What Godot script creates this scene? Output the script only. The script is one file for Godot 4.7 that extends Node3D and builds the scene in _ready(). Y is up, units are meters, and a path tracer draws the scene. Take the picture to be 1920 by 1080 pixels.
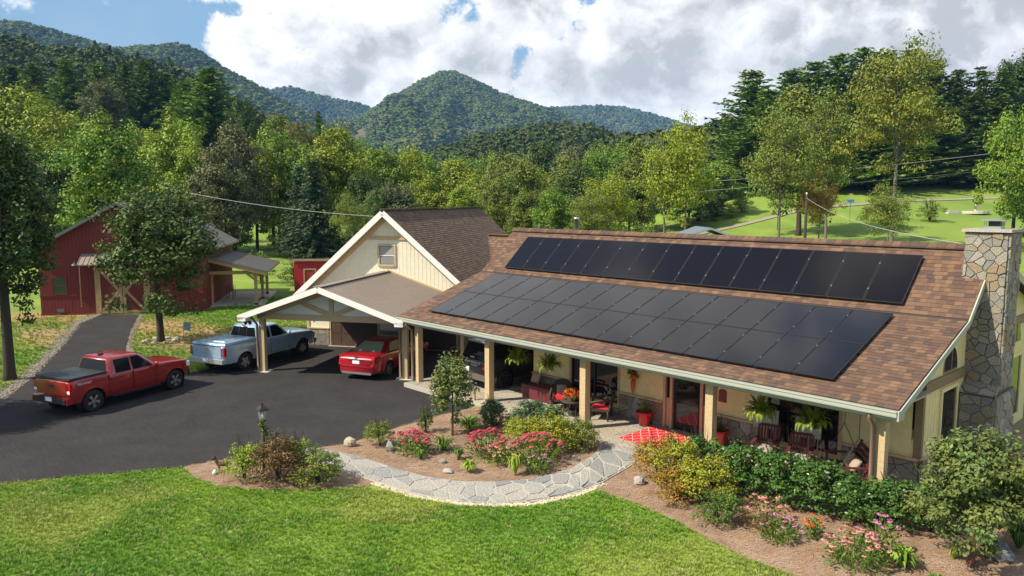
extends Node3D
# A drone view of a stone and cream ranch house with solar panels, its garage wing and carport, a red barn, vehicles, gardens, woods and mountains.
# World frame: x runs along the porch eave, z points from the house to the lawn, y up, metres.

const YAW := 0.8159                         # heading of the camera and of the valley grid
const EYE := Vector3(24.53, 7.207, 17.11)
var rng := RandomNumberGenerator.new()
var M := {}
var names := {}
var T := {}
var patch := FastNoiseLite.new()
var patch2 := FastNoiseLite.new()

# ---------------------------------------------------------------- mesh helpers
class MB:
	var v := PackedVector3Array()
	var c := PackedColorArray()
	var col := Color(1, 1, 1)
	var tinted := false
	func tri(a: Vector3, b: Vector3, d: Vector3) -> void:
		v.append(a); v.append(b); v.append(d)
		if tinted:
			c.append(col); c.append(col); c.append(col)
	func quad(a: Vector3, b: Vector3, d: Vector3, e: Vector3) -> void:
		tri(a, b, d); tri(a, d, e)
	func box(p: Vector3, s: Vector3, b := Basis.IDENTITY) -> void:
		var h := s * 0.5
		var q := PackedVector3Array()
		for i in 8:
			q.append(p + b * Vector3(h.x if i & 1 else -h.x, h.y if i & 2 else -h.y, h.z if i & 4 else -h.z))
		quad(q[0], q[2], q[3], q[1]); quad(q[4], q[5], q[7], q[6])
		quad(q[0], q[4], q[6], q[2]); quad(q[1], q[3], q[7], q[5])
		quad(q[0], q[1], q[5], q[4]); quad(q[2], q[6], q[7], q[3])
	func span(lo: Vector3, hi: Vector3) -> void:
		box((lo + hi) * 0.5, hi - lo)
	func beam(a: Vector3, b: Vector3, w: float, h: float) -> void:
		var f := (b - a).normalized()
		var up := Vector3.UP if absf(f.y) < 0.95 else Vector3.BACK
		var r := f.cross(up).normalized()
		box((a + b) * 0.5, Vector3(w, h, a.distance_to(b)), Basis(r, r.cross(f), -f))
	func tube(pts: Array, radii: Array, n := 7) -> void:
		var rings := []
		for i in pts.size():
			var f: Vector3 = (pts[mini(i + 1, pts.size() - 1)] - pts[maxi(i - 1, 0)]).normalized()
			var side := f.cross(Vector3.UP if absf(f.y) < 0.9 else Vector3.RIGHT).normalized()
			var up := side.cross(f)
			var ring := PackedVector3Array()
			for k in n:
				var a := TAU * k / n
				ring.append(pts[i] + (side * cos(a) + up * sin(a)) * float(radii[i]))
			rings.append(ring)
		for i in pts.size() - 1:
			for k in n:
				var j := (k + 1) % n
				quad(rings[i][k], rings[i][j], rings[i + 1][j], rings[i + 1][k])
		for k in range(1, n - 1):
			tri(rings[0][0], rings[0][k + 1], rings[0][k])
			tri(rings[-1][0], rings[-1][k], rings[-1][k + 1])
	func lathe(o: Vector3, prof: Array, n := 16, b := Basis.IDENTITY) -> void:   # prof: Vector2(radius, height) from bottom to top
		for i in prof.size() - 1:
			for k in n:
				var a := TAU * k / n
				var e := TAU * (k + 1) / n
				var p0: Vector2 = prof[i]
				var p1: Vector2 = prof[i + 1]
				quad(o + b * Vector3(cos(a) * p0.x, p0.y, sin(a) * p0.x), o + b * Vector3(cos(a) * p1.x, p1.y, sin(a) * p1.x), o + b * Vector3(cos(e) * p1.x, p1.y, sin(e) * p1.x), o + b * Vector3(cos(e) * p0.x, p0.y, sin(e) * p0.x))
	func prism(poly: PackedVector2Array, x: Transform3D, d0: float, d1: float, bevel := 0.0) -> void:   # polygon in the xy plane of x, raised from d0 to d1 along its z
		var topp := poly
		if bevel > 0.0:
			var o := Geometry2D.offset_polygon(poly, -bevel)
			if o.size() == 1 and o[0].size() == poly.size():
				var best := 0
				for i in o[0].size():
					if o[0][i].distance_to(poly[0]) < o[0][best].distance_to(poly[0]):
						best = i
				topp = PackedVector2Array()
				var same := Geometry2D.is_polygon_clockwise(o[0]) == Geometry2D.is_polygon_clockwise(poly)
				for i in poly.size():
					topp.append(o[0][(best + (i if same else poly.size() - i)) % poly.size()])
		var ids := Geometry2D.triangulate_polygon(topp)
		for i in range(0, ids.size(), 3):
			tri(x * Vector3(topp[ids[i]].x, topp[ids[i]].y, d1), x * Vector3(topp[ids[i + 1]].x, topp[ids[i + 1]].y, d1), x * Vector3(topp[ids[i + 2]].x, topp[ids[i + 2]].y, d1))
		for i in poly.size():
			var j := (i + 1) % poly.size()
			quad(x * Vector3(poly[i].x, poly[i].y, d0), x * Vector3(poly[j].x, poly[j].y, d0), x * Vector3(topp[j].x, topp[j].y, d1), x * Vector3(topp[i].x, topp[i].y, d1))
	func back(poly: PackedVector2Array, x: Transform3D, d0: float) -> void:
		var ids := Geometry2D.triangulate_polygon(poly)
		for i in range(0, ids.size(), 3):
			tri(x * Vector3(poly[ids[i]].x, poly[ids[i]].y, d0), x * Vector3(poly[ids[i + 2]].x, poly[ids[i + 2]].y, d0), x * Vector3(poly[ids[i + 1]].x, poly[ids[i + 1]].y, d0))
	func leaf(p: Vector3, n: Vector3, along: Vector3, s: float, w: float) -> void:
		var a := (along - n * along.dot(n)).normalized() * s
		var b := n.cross(a) * w
		quad(p - a, p + b, p + a, p - b)
	func done(smooth := false) -> ArrayMesh:
		var m := ArrayMesh.new()
		if v.is_empty():
			return m
		if smooth:
			var vol := 0.0
			for i in range(0, v.size(), 3):
				vol += v[i].dot(v[i + 1].cross(v[i + 2]))
			if vol > 0.0:
				for i in range(0, v.size(), 3):
					var t := v[i + 1]; v[i + 1] = v[i + 2]; v[i + 2] = t
			var st := SurfaceTool.new()
			st.begin(Mesh.PRIMITIVE_TRIANGLES)
			st.set_smooth_group(0)
			for i in v.size():
				if tinted:
					st.set_color(c[i])
				st.add_vertex(v[i])
			st.index()
			st.generate_normals()
			return st.commit()
		var arr := []
		arr.resize(Mesh.ARRAY_MAX)
		arr[Mesh.ARRAY_VERTEX] = v
		if tinted:
			arr[Mesh.ARRAY_COLOR] = c
		m.add_surface_from_arrays(Mesh.PRIMITIVE_TRIANGLES, arr)
		return m

func numbered(called: String, parent: Node) -> String:
	var key := "%d/%s" % [parent.get_instance_id(), called]
	var k: int = names.get(key, 0)
	names[key] = k + 1
	return called if k == 0 else "%s_%03d" % [called, k]

func obj(called: String, m: Mesh, material: Material, parent: Node = self, at := Vector3.ZERO, b := Basis.IDENTITY) -> MeshInstance3D:
	var o := MeshInstance3D.new()
	o.mesh = m
	o.material_override = material
	o.name = numbered(called, parent)
	o.transform = Transform3D(b, at)
	parent.add_child(o, true)
	return o

func tag(o: Node, label: String, category: String, group := "") -> Node:
	o.set_meta("label", label); o.set_meta("category", category)
	if group != "":
		o.set_meta("group", group)
	return o

func thing(called: String, label: String, category: String, at := Vector3.ZERO, turn := 0.0, group := "") -> Node3D:
	var o := Node3D.new()
	o.name = numbered(called, self)
	add_child(o, true)
	o.position = at; o.rotation.y = turn
	tag(o, label, category, group)
	return o

func struct(called: String, m: Mesh, material: Material, at := Vector3.ZERO, turn := 0.0) -> MeshInstance3D:
	var o := obj(called, m, material)
	o.position = at; o.rotation.y = turn
	o.set_meta("kind", "structure")
	return o

func multi(called: String, m: Mesh, material: Material, xf: Array, cols: PackedColorArray, parent: Node = self) -> MultiMeshInstance3D:
	var mm := MultiMesh.new()
	mm.transform_format = MultiMesh.TRANSFORM_3D
	mm.use_colors = true
	mm.mesh = m
	mm.instance_count = xf.size()
	for i in xf.size():
		mm.set_instance_transform(i, xf[i])
		mm.set_instance_color(i, cols[i])
	var o := MultiMeshInstance3D.new()
	o.multimesh = mm
	o.material_override = material
	o.name = numbered(called, parent)
	parent.add_child(o, true)
	o.set_meta("kind", "stuff")
	return o

func S(t: float) -> float:
	var u := clampf(t, 0.0, 1.0)
	return u * u * (3.0 - 2.0 * u)

func rnd(a: float, b: float) -> float:
	return rng.randf_range(a, b)

func rdir() -> Vector3:
	var y := rnd(-1, 1)
	var a := rnd(0, TAU)
	var r := sqrt(1 - y * y)
	return Vector3(cos(a) * r, y, sin(a) * r)

func curve(pts: Array, x: float) -> float:      # piecewise linear through Vector2 points
	if x <= pts[0].x:
		return pts[0].y
	for i in pts.size() - 1:
		if x <= pts[i + 1].x:
			return lerpf(pts[i].y, pts[i + 1].y, (x - pts[i].x) / maxf(pts[i + 1].x - pts[i].x, 1e-6))
	return pts[-1].y

func poly(a: Array) -> PackedVector2Array:
	var p := PackedVector2Array()
	for i in range(0, a.size(), 2):
		p.append(Vector2(a[i], a[i + 1]))
	return p

# ---------------------------------------------------------------- terrain
func yard(x: float, z: float) -> float:
	return 0.16 * S((x - 2.5) / 3.0) * S((5.5 - z) / 5.0)

func lie(f: float, r: float) -> float:          # height of the land, f metres up the valley from the viewer and r to the right
	var t := maxf(f - 60.0, 0.0)
	var q := t * t if t < 125.0 else 15625.0 + 60.0 * (minf(t, 300.0) - 125.0)
	var h := 0.00078 * S((r - 10.0) / 50.0) * q
	h += 27.0 * S((f - 110.0) / 130.0) * S((-r - 0.10 * f) / 60.0)
	return h

func land(x: float, z: float) -> float:
	var d := Vector2(x - EYE.x, z - EYE.z)
	var f := d.dot(Vector2(-sin(YAW), -cos(YAW)))
	var r := d.dot(Vector2(cos(YAW), -sin(YAW)))
	return yard(x, z) + lie(f, r)

func drape(p: PackedVector2Array, step: float, lift: float, edge := 0.0) -> ArrayMesh:   # a sheet cut to polygon p (x, z) that follows the yard, with a skirt at its edge
	var mb := MB.new()
	var lo := p[0]
	var hi := p[0]
	for q in p:
		lo = lo.min(q); hi = hi.max(q)
	var x := lo.x
	while x < hi.x:
		var z := lo.y
		while z < hi.y:
			var cell := PackedVector2Array([Vector2(x, z), Vector2(x + step, z), Vector2(x + step, z + step), Vector2(x, z + step)])
			for piece in Geometry2D.intersect_polygons(p, cell):
				var ids := Geometry2D.triangulate_polygon(piece)
				for i in range(0, ids.size(), 3):
					var t := []
					for k in 3:
						var w: Vector2 = piece[ids[i + k]]
						t.append(Vector3(w.x, land(w.x, w.y) + lift, w.y))
					mb.tri(t[0], t[1], t[2])
			z += step
		x += step
	if edge > 0.0:
		for i in p.size():
			var a := p[i]
			var b := p[(i + 1) % p.size()]
			var n := maxi(1, int(a.distance_to(b) / step))
			for k in n:
				var c := a.lerp(b, float(k) / n)
				var d := a.lerp(b, float(k + 1) / n)
				mb.quad(Vector3(c.x, land(c.x, c.y) + lift, c.y), Vector3(d.x, land(d.x, d.y) + lift, d.y), Vector3(d.x, land(d.x, d.y) + lift - edge, d.y), Vector3(c.x, land(c.x, c.y) + lift - edge, c.y))
	return mb.done()

# ---------------------------------------------------------------- materials
func lin(r: float, g: float, b: float) -> Color:
	return Color(r, g, b).linear_to_srgb()

func noise_tex(sd: int, freq: float, lo: float, hi: float, size := 512, oct := 4, stretch := 1) -> ImageTexture:
	var n := FastNoiseLite.new()
	n.seed = sd; n.frequency = freq; n.fractal_octaves = oct
	n.noise_type = FastNoiseLite.TYPE_SIMPLEX_SMOOTH
	var im := n.get_seamless_image(size, size)
	im.convert(Image.FORMAT_L8)
	if stretch > 1:
		im.resize(size, maxi(8, size / stretch), Image.INTERPOLATE_BILINEAR)
	var d := im.get_data()
	for i in d.size():
		d[i] = int(255.0 * lerpf(lo, hi, d[i] / 255.0))
	return ImageTexture.create_from_image(Image.create_from_data(im.get_width(), im.get_height(), false, Image.FORMAT_L8, d))

func blend_tex(sd: int, freq: float, cols: Array, size := 512, oct := 5, grain := 0.0) -> ImageTexture:      # noise through a colour ramp of linear colours
	var n := FastNoiseLite.new()
	n.seed = sd; n.frequency = freq; n.fractal_octaves = oct
	var im := n.get_seamless_image(size, size)
	im.convert(Image.FORMAT_L8)
	var d := im.get_data()
	var out := PackedByteArray()
	out.resize(d.size() * 3)
	var lut := []
	for i in 256:
		var t := i / 255.0 * (cols.size() - 1)
		var k := mini(int(t), cols.size() - 2)
		lut.append(cols[k].lerp(cols[k + 1], t - k).linear_to_srgb())
	rng.seed = sd
	for i in d.size():
		var q: Color = lut[clampi(d[i] + int(rng.randfn(0.0, 1.0) * grain * 255.0), 0, 255)]
		out[i * 3] = int(q.r * 255); out[i * 3 + 1] = int(q.g * 255); out[i * 3 + 2] = int(q.b * 255)
	return ImageTexture.create_from_image(Image.create_from_data(size, size, false, Image.FORMAT_RGB8, out))

func mat(r: float, g: float, b: float, rough := 0.8, tex: Texture2D = null, scale := 1.0, metal := 0.0, spec := 0.5) -> StandardMaterial3D:
	var m := StandardMaterial3D.new()
	m.albedo_color = lin(r, g, b)
	m.roughness = rough; m.metallic = metal; m.metallic_specular = spec
	if tex:
		m.albedo_texture = tex
		m.uv1_triplanar = true; m.uv1_world_triplanar = true
		m.uv1_scale = Vector3.ONE * scale
	return m

func leafmat(r: float, g: float, b: float, rough := 0.55) -> StandardMaterial3D:
	var m := mat(r, g, b, rough, null, 1.0, 0.0, 0.35)
	m.vertex_color_use_as_albedo = true
	m.backlight_enabled = true
	m.backlight = Color(0.5, 0.5, 0.22)
	return m

func relief(m: StandardMaterial3D, tex: Texture2D, depth: float) -> StandardMaterial3D:
	m.heightmap_enabled = true
	m.heightmap_texture = tex
	m.heightmap_scale = depth
	return m

func paint(r: float, g: float, b: float, flake := 0.3) -> StandardMaterial3D:
	var m := mat(r, g, b, 0.32, null, 1.0, flake)
	m.clearcoat_enabled = true
	m.clearcoat = 1.0; m.clearcoat_roughness = 0.04
	return m

func asphalt_tex() -> ImageTexture:      # rolled asphalt: fine grit, faint paving lanes, scattered pale scuffs
	var n := FastNoiseLite.new()
	n.seed = 21; n.frequency = 0.008; n.fractal_octaves = 4
	var a := n.get_seamless_image(768, 768)
	n.seed = 22; n.frequency = 0.02
	var b := n.get_seamless_image(768, 768)
	a.convert(Image.FORMAT_L8); b.convert(Image.FORMAT_L8)
	b.resize(768, 96, Image.INTERPOLATE_BILINEAR)
	var da := a.get_data()
	var db := b.get_data()
	var out := PackedByteArray()
	out.resize(768 * 768 * 3)
	rng.seed = 23
	for y in 768:
		for x in 768:
			var i := y * 768 + x
			var k := 0.022 + 0.011 * (da[i] / 255.0) + 0.013 * (db[(y % 96) * 768 + x] / 255.0) + rng.randfn(0.0, 1.0) * 0.0045
			if rng.randf() < 0.004:
				k += 0.03
			var c := Color(k * 1.03, k * 0.97, k * 1.02).linear_to_srgb()
			out[i * 3] = int(c.r * 255); out[i * 3 + 1] = int(c.g * 255); out[i * 3 + 2] = int(c.b * 255)
	return ImageTexture.create_from_image(Image.create_from_data(768, 768, false, Image.FORMAT_RGB8, out))

func ragged(p: PackedVector2Array, step: float, amp: float) -> PackedVector2Array:      # a crumbling edge
	var out := PackedVector2Array()
	for i in p.size():
		var a := p[i]
		var b := p[(i + 1) % p.size()]
		var n := maxi(1, int(a.distance_to(b) / step))
		for k in n:
			out.append(a.lerp(b, float(k) / n) + Vector2(rnd(-amp, amp), rnd(-amp, amp)))
	return out

func make_materials() -> void:
	T.fine = noise_tex(1, 0.06, 0.72, 1.0, 512, 4)
	T.soft = noise_tex(2, 0.012, 0.93, 1.0, 512, 5)
	T.rough = noise_tex(3, 0.03, 0.55, 1.0, 512, 5)
	T.grain = noise_tex(4, 0.02, 0.86, 1.0, 512, 4, 8)
	M.asphalt = mat(1, 1, 1, 0.92, asphalt_tex(), 0.085, 0.0, 0.25)
	M.ground = mat(1, 1, 1, 0.95, noise_tex(5, 0.05, 0.6, 1.0), 0.7)
	M.ground.vertex_color_use_as_albedo = true
	M.mulch = relief(mat(1, 1, 1, 0.95, blend_tex(12, 0.05, [Color(.115, .07, .046), Color(.22, .143, .096), Color(.295, .198, .138), Color(.38, .265, .19)], 1024, 5, 0.12), 0.55), T.rough, 2.0)
	M.straw = mat(1, 1, 1, 0.9); M.straw.vertex_color_use_as_albedo = true
	M.grass = leafmat(1, 1, 1, 0.6)
	M.mortar = mat(.53, .49, .42, 0.9, T.fine, 1.3)
	M.pebble = mat(1, 1, 1, 0.8); M.pebble.vertex_color_use_as_albedo = true
	M.flag = []
	for q in [[.40, .41, .40], [.48, .475, .455], [.35, .365, .37], [.52, .505, .46], [.44, .43, .40], [.56, .53, .47]]:
		M.flag.append(relief(mat(q[0], q[1], q[2], 0.8, T.rough, 1.1), T.fine, 0.6))
	M.pstone = []
	for q in [[.58, .52, .42], [.52, .48, .40], [.62, .56, .45], [.48, .455, .40], [.56, .49, .38]]:
		M.pstone.append(mat(q[0], q[1], q[2], 0.8, T.rough, 0.9))
	M.stone = []
	for q in [[.42, .38, .31], [.50, .46, .38], [.36, .34, .29], [.45, .40, .30], [.55, .51, .44], [.40, .38, .34], [.45, .35, .24], [.37, .365, .345]]:
		M.stone.append(relief(mat(q[0], q[1], q[2], 0.88, T.rough, 1.7), T.rough, 1.5))
	M.joint = mat(.15, .13, .11, 0.95, T.fine, 2.0)
	M.cream = mat(.78, .68, .33, 0.75, T.soft, 0.5)
	M.gcream = mat(.82, .77, .60, 0.75, T.soft, 0.5)
	M.tan = mat(.57, .43, .25, 0.7, T.grain, 1.0)
	M.brown = mat(.26, .185, .10, 0.7, T.grain, 1.0)
	M.soffit = mat(.42, .36, .26, 0.8)
	M.white = mat(.80, .79, .75, 0.6)
	M.gutter = mat(.36, .385, .335, 0.45)
	M.spout = mat(.20, .135, .105, 0.4)
	M.darkmetal = mat(.035, .03, .028, 0.45, null, 1.0, 0.3)
	M.steel = mat(.55, .56, .56, 0.35, null, 1.0, 0.9)
	M.shingle = []
	for q in [[0.261, 0.152, 0.096], [0.211, 0.123, 0.082], [0.17, 0.101, 0.073], [0.139, 0.09, 0.072], [0.236, 0.138, 0.091], [0.19, 0.11, 0.077], [0.29, 0.171, 0.106]]:
		M.shingle.append(mat(q[0], q[1], q[2], 0.95, T.rough, 3.0))
	M.shingles = mat(1, 1, 1, 0.95, T.rough, 3.0)
	M.shingles.vertex_color_use_as_albedo = true
	M.roofdeck = mat(.05, .036, .03, 0.95)
	M.glass = mat(.012, .013, .015, 0.04, null, 1.0, 0.0, 0.6)
	M.metalroof = mat(.33, .275, .235, 0.45, T.soft, 0.3, 0.35)
	M.barnroof = mat(.24, .225, .215, 0.4, T.soft, 0.3, 0.45)
	M.garagedoor = mat(.085, .047, .034, 0.6, T.grain, 1.5)
	M.barnred = mat(.165, .018, .016, 0.75, T.grain, 0.9)
	M.shedred = mat(.42, .022, .03, 0.6)
	M.wood = mat(.42, .285, .14, 0.75, T.grain, 1.0)
	M.concrete = mat(.52, .48, .42, 0.9, T.soft, 0.4)
	M.bark = relief(mat(.085, .065, .05, 0.95, T.rough, 1.6), T.rough, 2.5)
	M.palebark = mat(.26, .225, .18, 0.95, T.rough, 1.2)
	M.redbark = mat(.20, .09, .055, 0.9, T.rough, 2.0)
	M.tyre = mat(.012, .012, .013, 0.85)
	M.alloy = mat(.62, .63, .65, 0.25, null, 1.0, 0.9)
	M.chrome = mat(.82, .83, .85, 0.1, null, 1.0, 1.0)
	M.blacktrim = mat(.014, .014, .015, 0.5)
	M.plate = mat(.74, .78, .80, 0.5)
	M.redlight = mat(.42, .008, .012, 0.12)
	M.clearlight = mat(.75, .77, .78, 0.08)
	M.redpot = mat(.42, .018, .022, 0.22)
	M.soil = mat(.035, .024, .017, 0.95)
	M.cushion = mat(.50, .016, .028, 0.9)
	M.wicker = mat(.045, .03, .022, 0.7)
	M.maroon = mat(.105, .016, .022, 0.55)
	M.rock = []
	for q in [[.62, .57, .44], [.42, .42, .42], [.60, .57, .52], [.24, .27, .31]]:
		M.rock.append(relief(mat(q[0], q[1], q[2], 0.85, T.rough, 1.2), T.rough, 2.0))
	M.leaf = {}
	var L := {yg = [.31, .39, .036], lime = [.32, .44, .040], g = [.215, .345, .038], dg = [.085, .150, .028], ol = [.215, .275, .046], br = [.25, .24, .060], gb = [.175, .195, .085], bl = [.115, .175, .105], pine = [.22, .36, .072], hem = [.155, .245, .055], au = [.25, .28, .042], maple = [.095, .150, .034], shade = [.075, .125, .030],
		hedge = [.085, .180, .036], gold = [.36, .39, .036], rust = [.42, .26, .045], myrtle = [.17, .235, .065], rho = [.11, .19, .075], fern = [.26, .36, .035], herb = [.13, .22, .035], bronze = [.20, .13, .045]}
	for k in L:
		M.leaf[k] = leafmat(L[k][0], L[k][1], L[k][2])
	M.leaf.hedge.roughness = 0.32
	M.leaf.rho.roughness = 0.35
	M.leaf.dg.roughness = 0.5

# ---------------------------------------------------------------- sky
var fb := FastNoiseLite.new()
var fb2 := FastNoiseLite.new()
# cloud banks: azimuth from the valley axis, elevation, half widths (degrees), strength
const BANKS := [[-9.5, 12.0, 5.5, 5.0, 1.2], [-18.0, 10.6, 3.6, 2.6, 1.0], [-14.0, 12.5, 3.4, 3.0, 1.0], [-12.0, 8.6, 6.5, 2.6, 1.0], [-3.5, 9.5, 4.5, 4.0, 1.0], [1.0, 13.5, 4.2, 3.0, 1.0], [4.0, 8.5, 4.5, 3.5, 1.0], [10.0, 9.5, 7.5, 6.0, 1.3], [14.0, 14.5, 9.0, 4.0, 1.2], [24.0, 10.0, 13.0, 9.0, 1.4], [34.0, 15.0, 12.0, 9.0, 1.2], [3.0, 20.0, 12.0, 5.0, 1.0], [22.0, 24.0, 14.0, 6.0, 1.0], [-31.6, 12.2, 2.0, 1.2, 0.20], [-18.6, 13.9, 4.5, 0.9, 0.30], [-2.0, 33.0, 30.0, 13.0, 0.42], [7.0, 4.5, 9.0, 2.6, 0.9]]
const BRIGHT := [[-9.5, 14.0, 4.0, 2.8, 0.55], [-18.3, 11.0, 3.0, 2.2, 0.5], [6.0, 11.2, 1.2, 2.0, 0.6], [12.5, 14.6, 4.0, 1.2, 0.6], [3.0, 6.6, 2.6, 1.4, 0.45], [-14.0, 12.8, 2.0, 1.8, 0.4], [12.0, 5.8, 2.2, 0.8, 0.35], [-1.0, 7.0, 1.4, 1.2, 0.35]]

func sky_at(az: float, el: float) -> Color:      # degrees; azimuth clockwise from the valley axis
	var h := clampf(el / 90.0, 0.0, 1.0)
	var low := Color(.66, .80, .90)
	var c := low.lerp(Color(.29, .56, .86), S(el / 16.0)).lerp(Color(.085, .21, .46), S((el - 12.0) / 70.0))
	if el < -2.0:
		return Color(.30, .34, .33)
	var p := Vector3(sin(deg_to_rad(az)) * cos(deg_to_rad(el)), sin(deg_to_rad(el)) * 1.35, cos(deg_to_rad(az)) * cos(deg_to_rad(el))) * 100.0
	var n := fb.get_noise_3dv(p)
	var n2 := fb2.get_noise_3dv(p)
	var far := S((absf(az) - 40.0) / 15.0) + S((el - 44.0) / 12.0)
	var d := -1.0
	for b in BANKS:
		var q := Vector2((az - b[0]) / b[2], (el - b[1]) / b[3]).length()
		d = maxf(d, b[4] * (1.0 - q))
	d += n * 0.50 + 0.02
	if far > 0.0:
		d = lerpf(d, n2 * 1.3 + n * 0.5 + 0.06, minf(far, 1.0))
	var a := S(d / 0.16)
	if a <= 0.0:
		var veil := S(n2 * 1.6 + 0.1) * 0.14
		return c.lerp(Color(.9, .93, .96), veil)
	var br := 0.0
	for b in BRIGHT:
		var q := Vector2((az - b[0]) / b[2], (el - b[1]) / b[3]).length()
		br = maxf(br, b[4] * S(1.25 - q))
	# billows: sun comes over the viewer's left shoulder, so lobes are bright on their upper left
	var s := fb.get_noise_3dv(p + Vector3(-2.6, 3.0, 0)) - n
	var thick := S((d - 0.12) / 0.75)
	var l := 1.33 - 0.40 * thick + br * 0.7 - s * 0.6 + n2 * 0.25
	l = clampf(l, 0.76, 1.7)
	var cloud := Color(l, l, l) * Color(.955, .975, 1.0).lerp(Color(1, 1, 1), S((l - 0.5) / 0.5))
	cloud = cloud.lerp(Color(.70, .77, .82), 0.55 * S((6.5 - el) / 6.0) * (1.0 - S((l - 0.9) / 0.4)))
	return c.lerp(cloud, a)

func sky_patch(w: int, h: int, az0: float, az1: float, el1: float, el0: float) -> Image:
	var d := PackedFloat32Array()
	d.resize(w * h * 3)
	var i := 0
	for y in h:
		var el := lerpf(el1, el0, (y + 0.5) / h)
		for x in w:
			var az := lerpf(az0, az1, (x + 0.5) / w)
			if az > 180.0:
				az -= 360.0
			elif az < -180.0:
				az += 360.0
			var c := sky_at(az, el)
			d[i] = c.r; d[i + 1] = c.g; d[i + 2] = c.b
			i += 3
	return Image.create_from_data(w, h, false, Image.FORMAT_RGBF, d.to_byte_array())

func make_sky() -> Sky:
	fb.seed = 7; fb.frequency = 0.13; fb.fractal_octaves = 6; fb.fractal_gain = 0.52
	fb.domain_warp_enabled = true; fb.domain_warp_amplitude = 6.0; fb.domain_warp_frequency = 0.06
	fb2.seed = 19; fb2.frequency = 0.035; fb2.fractal_octaves = 4
	var turn := -rad_to_deg(YAW)               # column 0 looks along -z
	var whole := sky_patch(768, 192, -turn, 360.0 - turn, 90.0, 0.0)
	var im := Image.create(768, 384, false, Image.FORMAT_RGBF)
	im.fill(Color(.30, .34, .33))
	im.blit_rect(whole, Rect2i(0, 0, 768, 192), Vector2i.ZERO)
	im.resize(4096, 2048, Image.INTERPOLATE_BILINEAR)
	var deg := 4096.0 / 360.0
	var x0 := int((turn - 42.0 + 360.0) * deg)
	var w := int(84.0 * deg)
	var y0 := int((90.0 - 30.0) * deg)
	var y1 := 1024
	var view := sky_patch(w, y1 - y0, x0 / deg - 360.0 - turn, (x0 + w) / deg - 360.0 - turn, 90.0 - y0 / deg, 0.0)
	im.blit_rect(view, Rect2i(0, 0, w, y1 - y0), Vector2i(x0 % 4096, y0))
	var s := PanoramaSkyMaterial.new()
	s.panorama = ImageTexture.create_from_image(im)
	var sky := Sky.new()
	sky.sky_material = s
	return sky

# ---------------------------------------------------------------- land
func make_ground() -> void:
	var fs := PackedFloat32Array()
	var rs := PackedFloat32Array()
	var f := -40.0
	while f < 9000.0:
		fs.append(f)
		f += 1.0 if f < 75.0 else (f - 75.0) * 0.08 + 1.5
	var r := 0.0
	while r < 9000.0:
		rs.append(r)
		if r > 0.0:
			rs.append(-r)
		r += 1.0 if r < 45.0 else (r - 45.0) * 0.1 + 1.5
	rs.sort()
	var F := Vector3(-sin(YAW), 0, -cos(YAW))
	var R := Vector3(cos(YAW), 0, -sin(YAW))
	var grid := []
	var cols := []
	for a in fs:
		var row := PackedVector3Array()
		var crow := PackedColorArray()
		for b in rs:
			var p := EYE + F * a + R * b
			p.y = land(p.x, p.z)
			row.append(p)
			crow.append(soil_colour(p.x, p.z, a, b))
		grid.append(row); cols.append(crow)
	var v := PackedVector3Array()
	var c := PackedColorArray()
	for i in fs.size() - 1:
		for j in rs.size() - 1:
			for q in [[i, j], [i + 1, j], [i + 1, j + 1], [i, j], [i + 1, j + 1], [i, j + 1]]:
				v.append(grid[q[0]][q[1]]); c.append(cols[q[0]][q[1]])
	var mb := MB.new()
	mb.v = v; mb.c = c; mb.tinted = true
	struct("ground", mb.done(), M.ground)

func soil_colour(x: float, z: float, f: float, r: float) -> Color:
	var n := patch.get_noise_2d(x, z)
	var m := patch2.get_noise_2d(x * 0.4, z * 0.4)
	var c := Color(.20, .34, .028).lerp(Color(.31, .43, .045), clampf(n + 0.5, 0, 1))
	c = c.lerp(Color(.15, .26, .026), clampf(m * 1.3, 0, 0.6))
	var bare := bareness(x, z)
	c = c.lerp(Color(.50, .28, .115).lerp(Color(.40, .28, .15), clampf(m + .5, 0, 1)), bare)
	return c

func bareness(x: float, z: float) -> float:      # worn orange earth by the barn and the young tree
	var b := 0.0
	for q in [[-28.0, 4.6, 4.2, 1.4], [-21.5, 2.0, 4.0, 2.4], [-17.5, 1.2, 3.5, 2.0], [-22.0, 7.5, 4.5, 1.6], [-15.0, 3.2, 2.6, 1.6], [-30.5, 6.8, 3.0, 2.0]]:
		b = maxf(b, 1.5 - Vector2((x - q[0]) / q[2], (z - q[1]) / q[3]).length())
	return clampf(b + patch2.get_noise_2d(x * 6.0, z * 6.0) * 0.9 - 0.12, 0.0, 0.92) if b > 0.0 else 0.0

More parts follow.
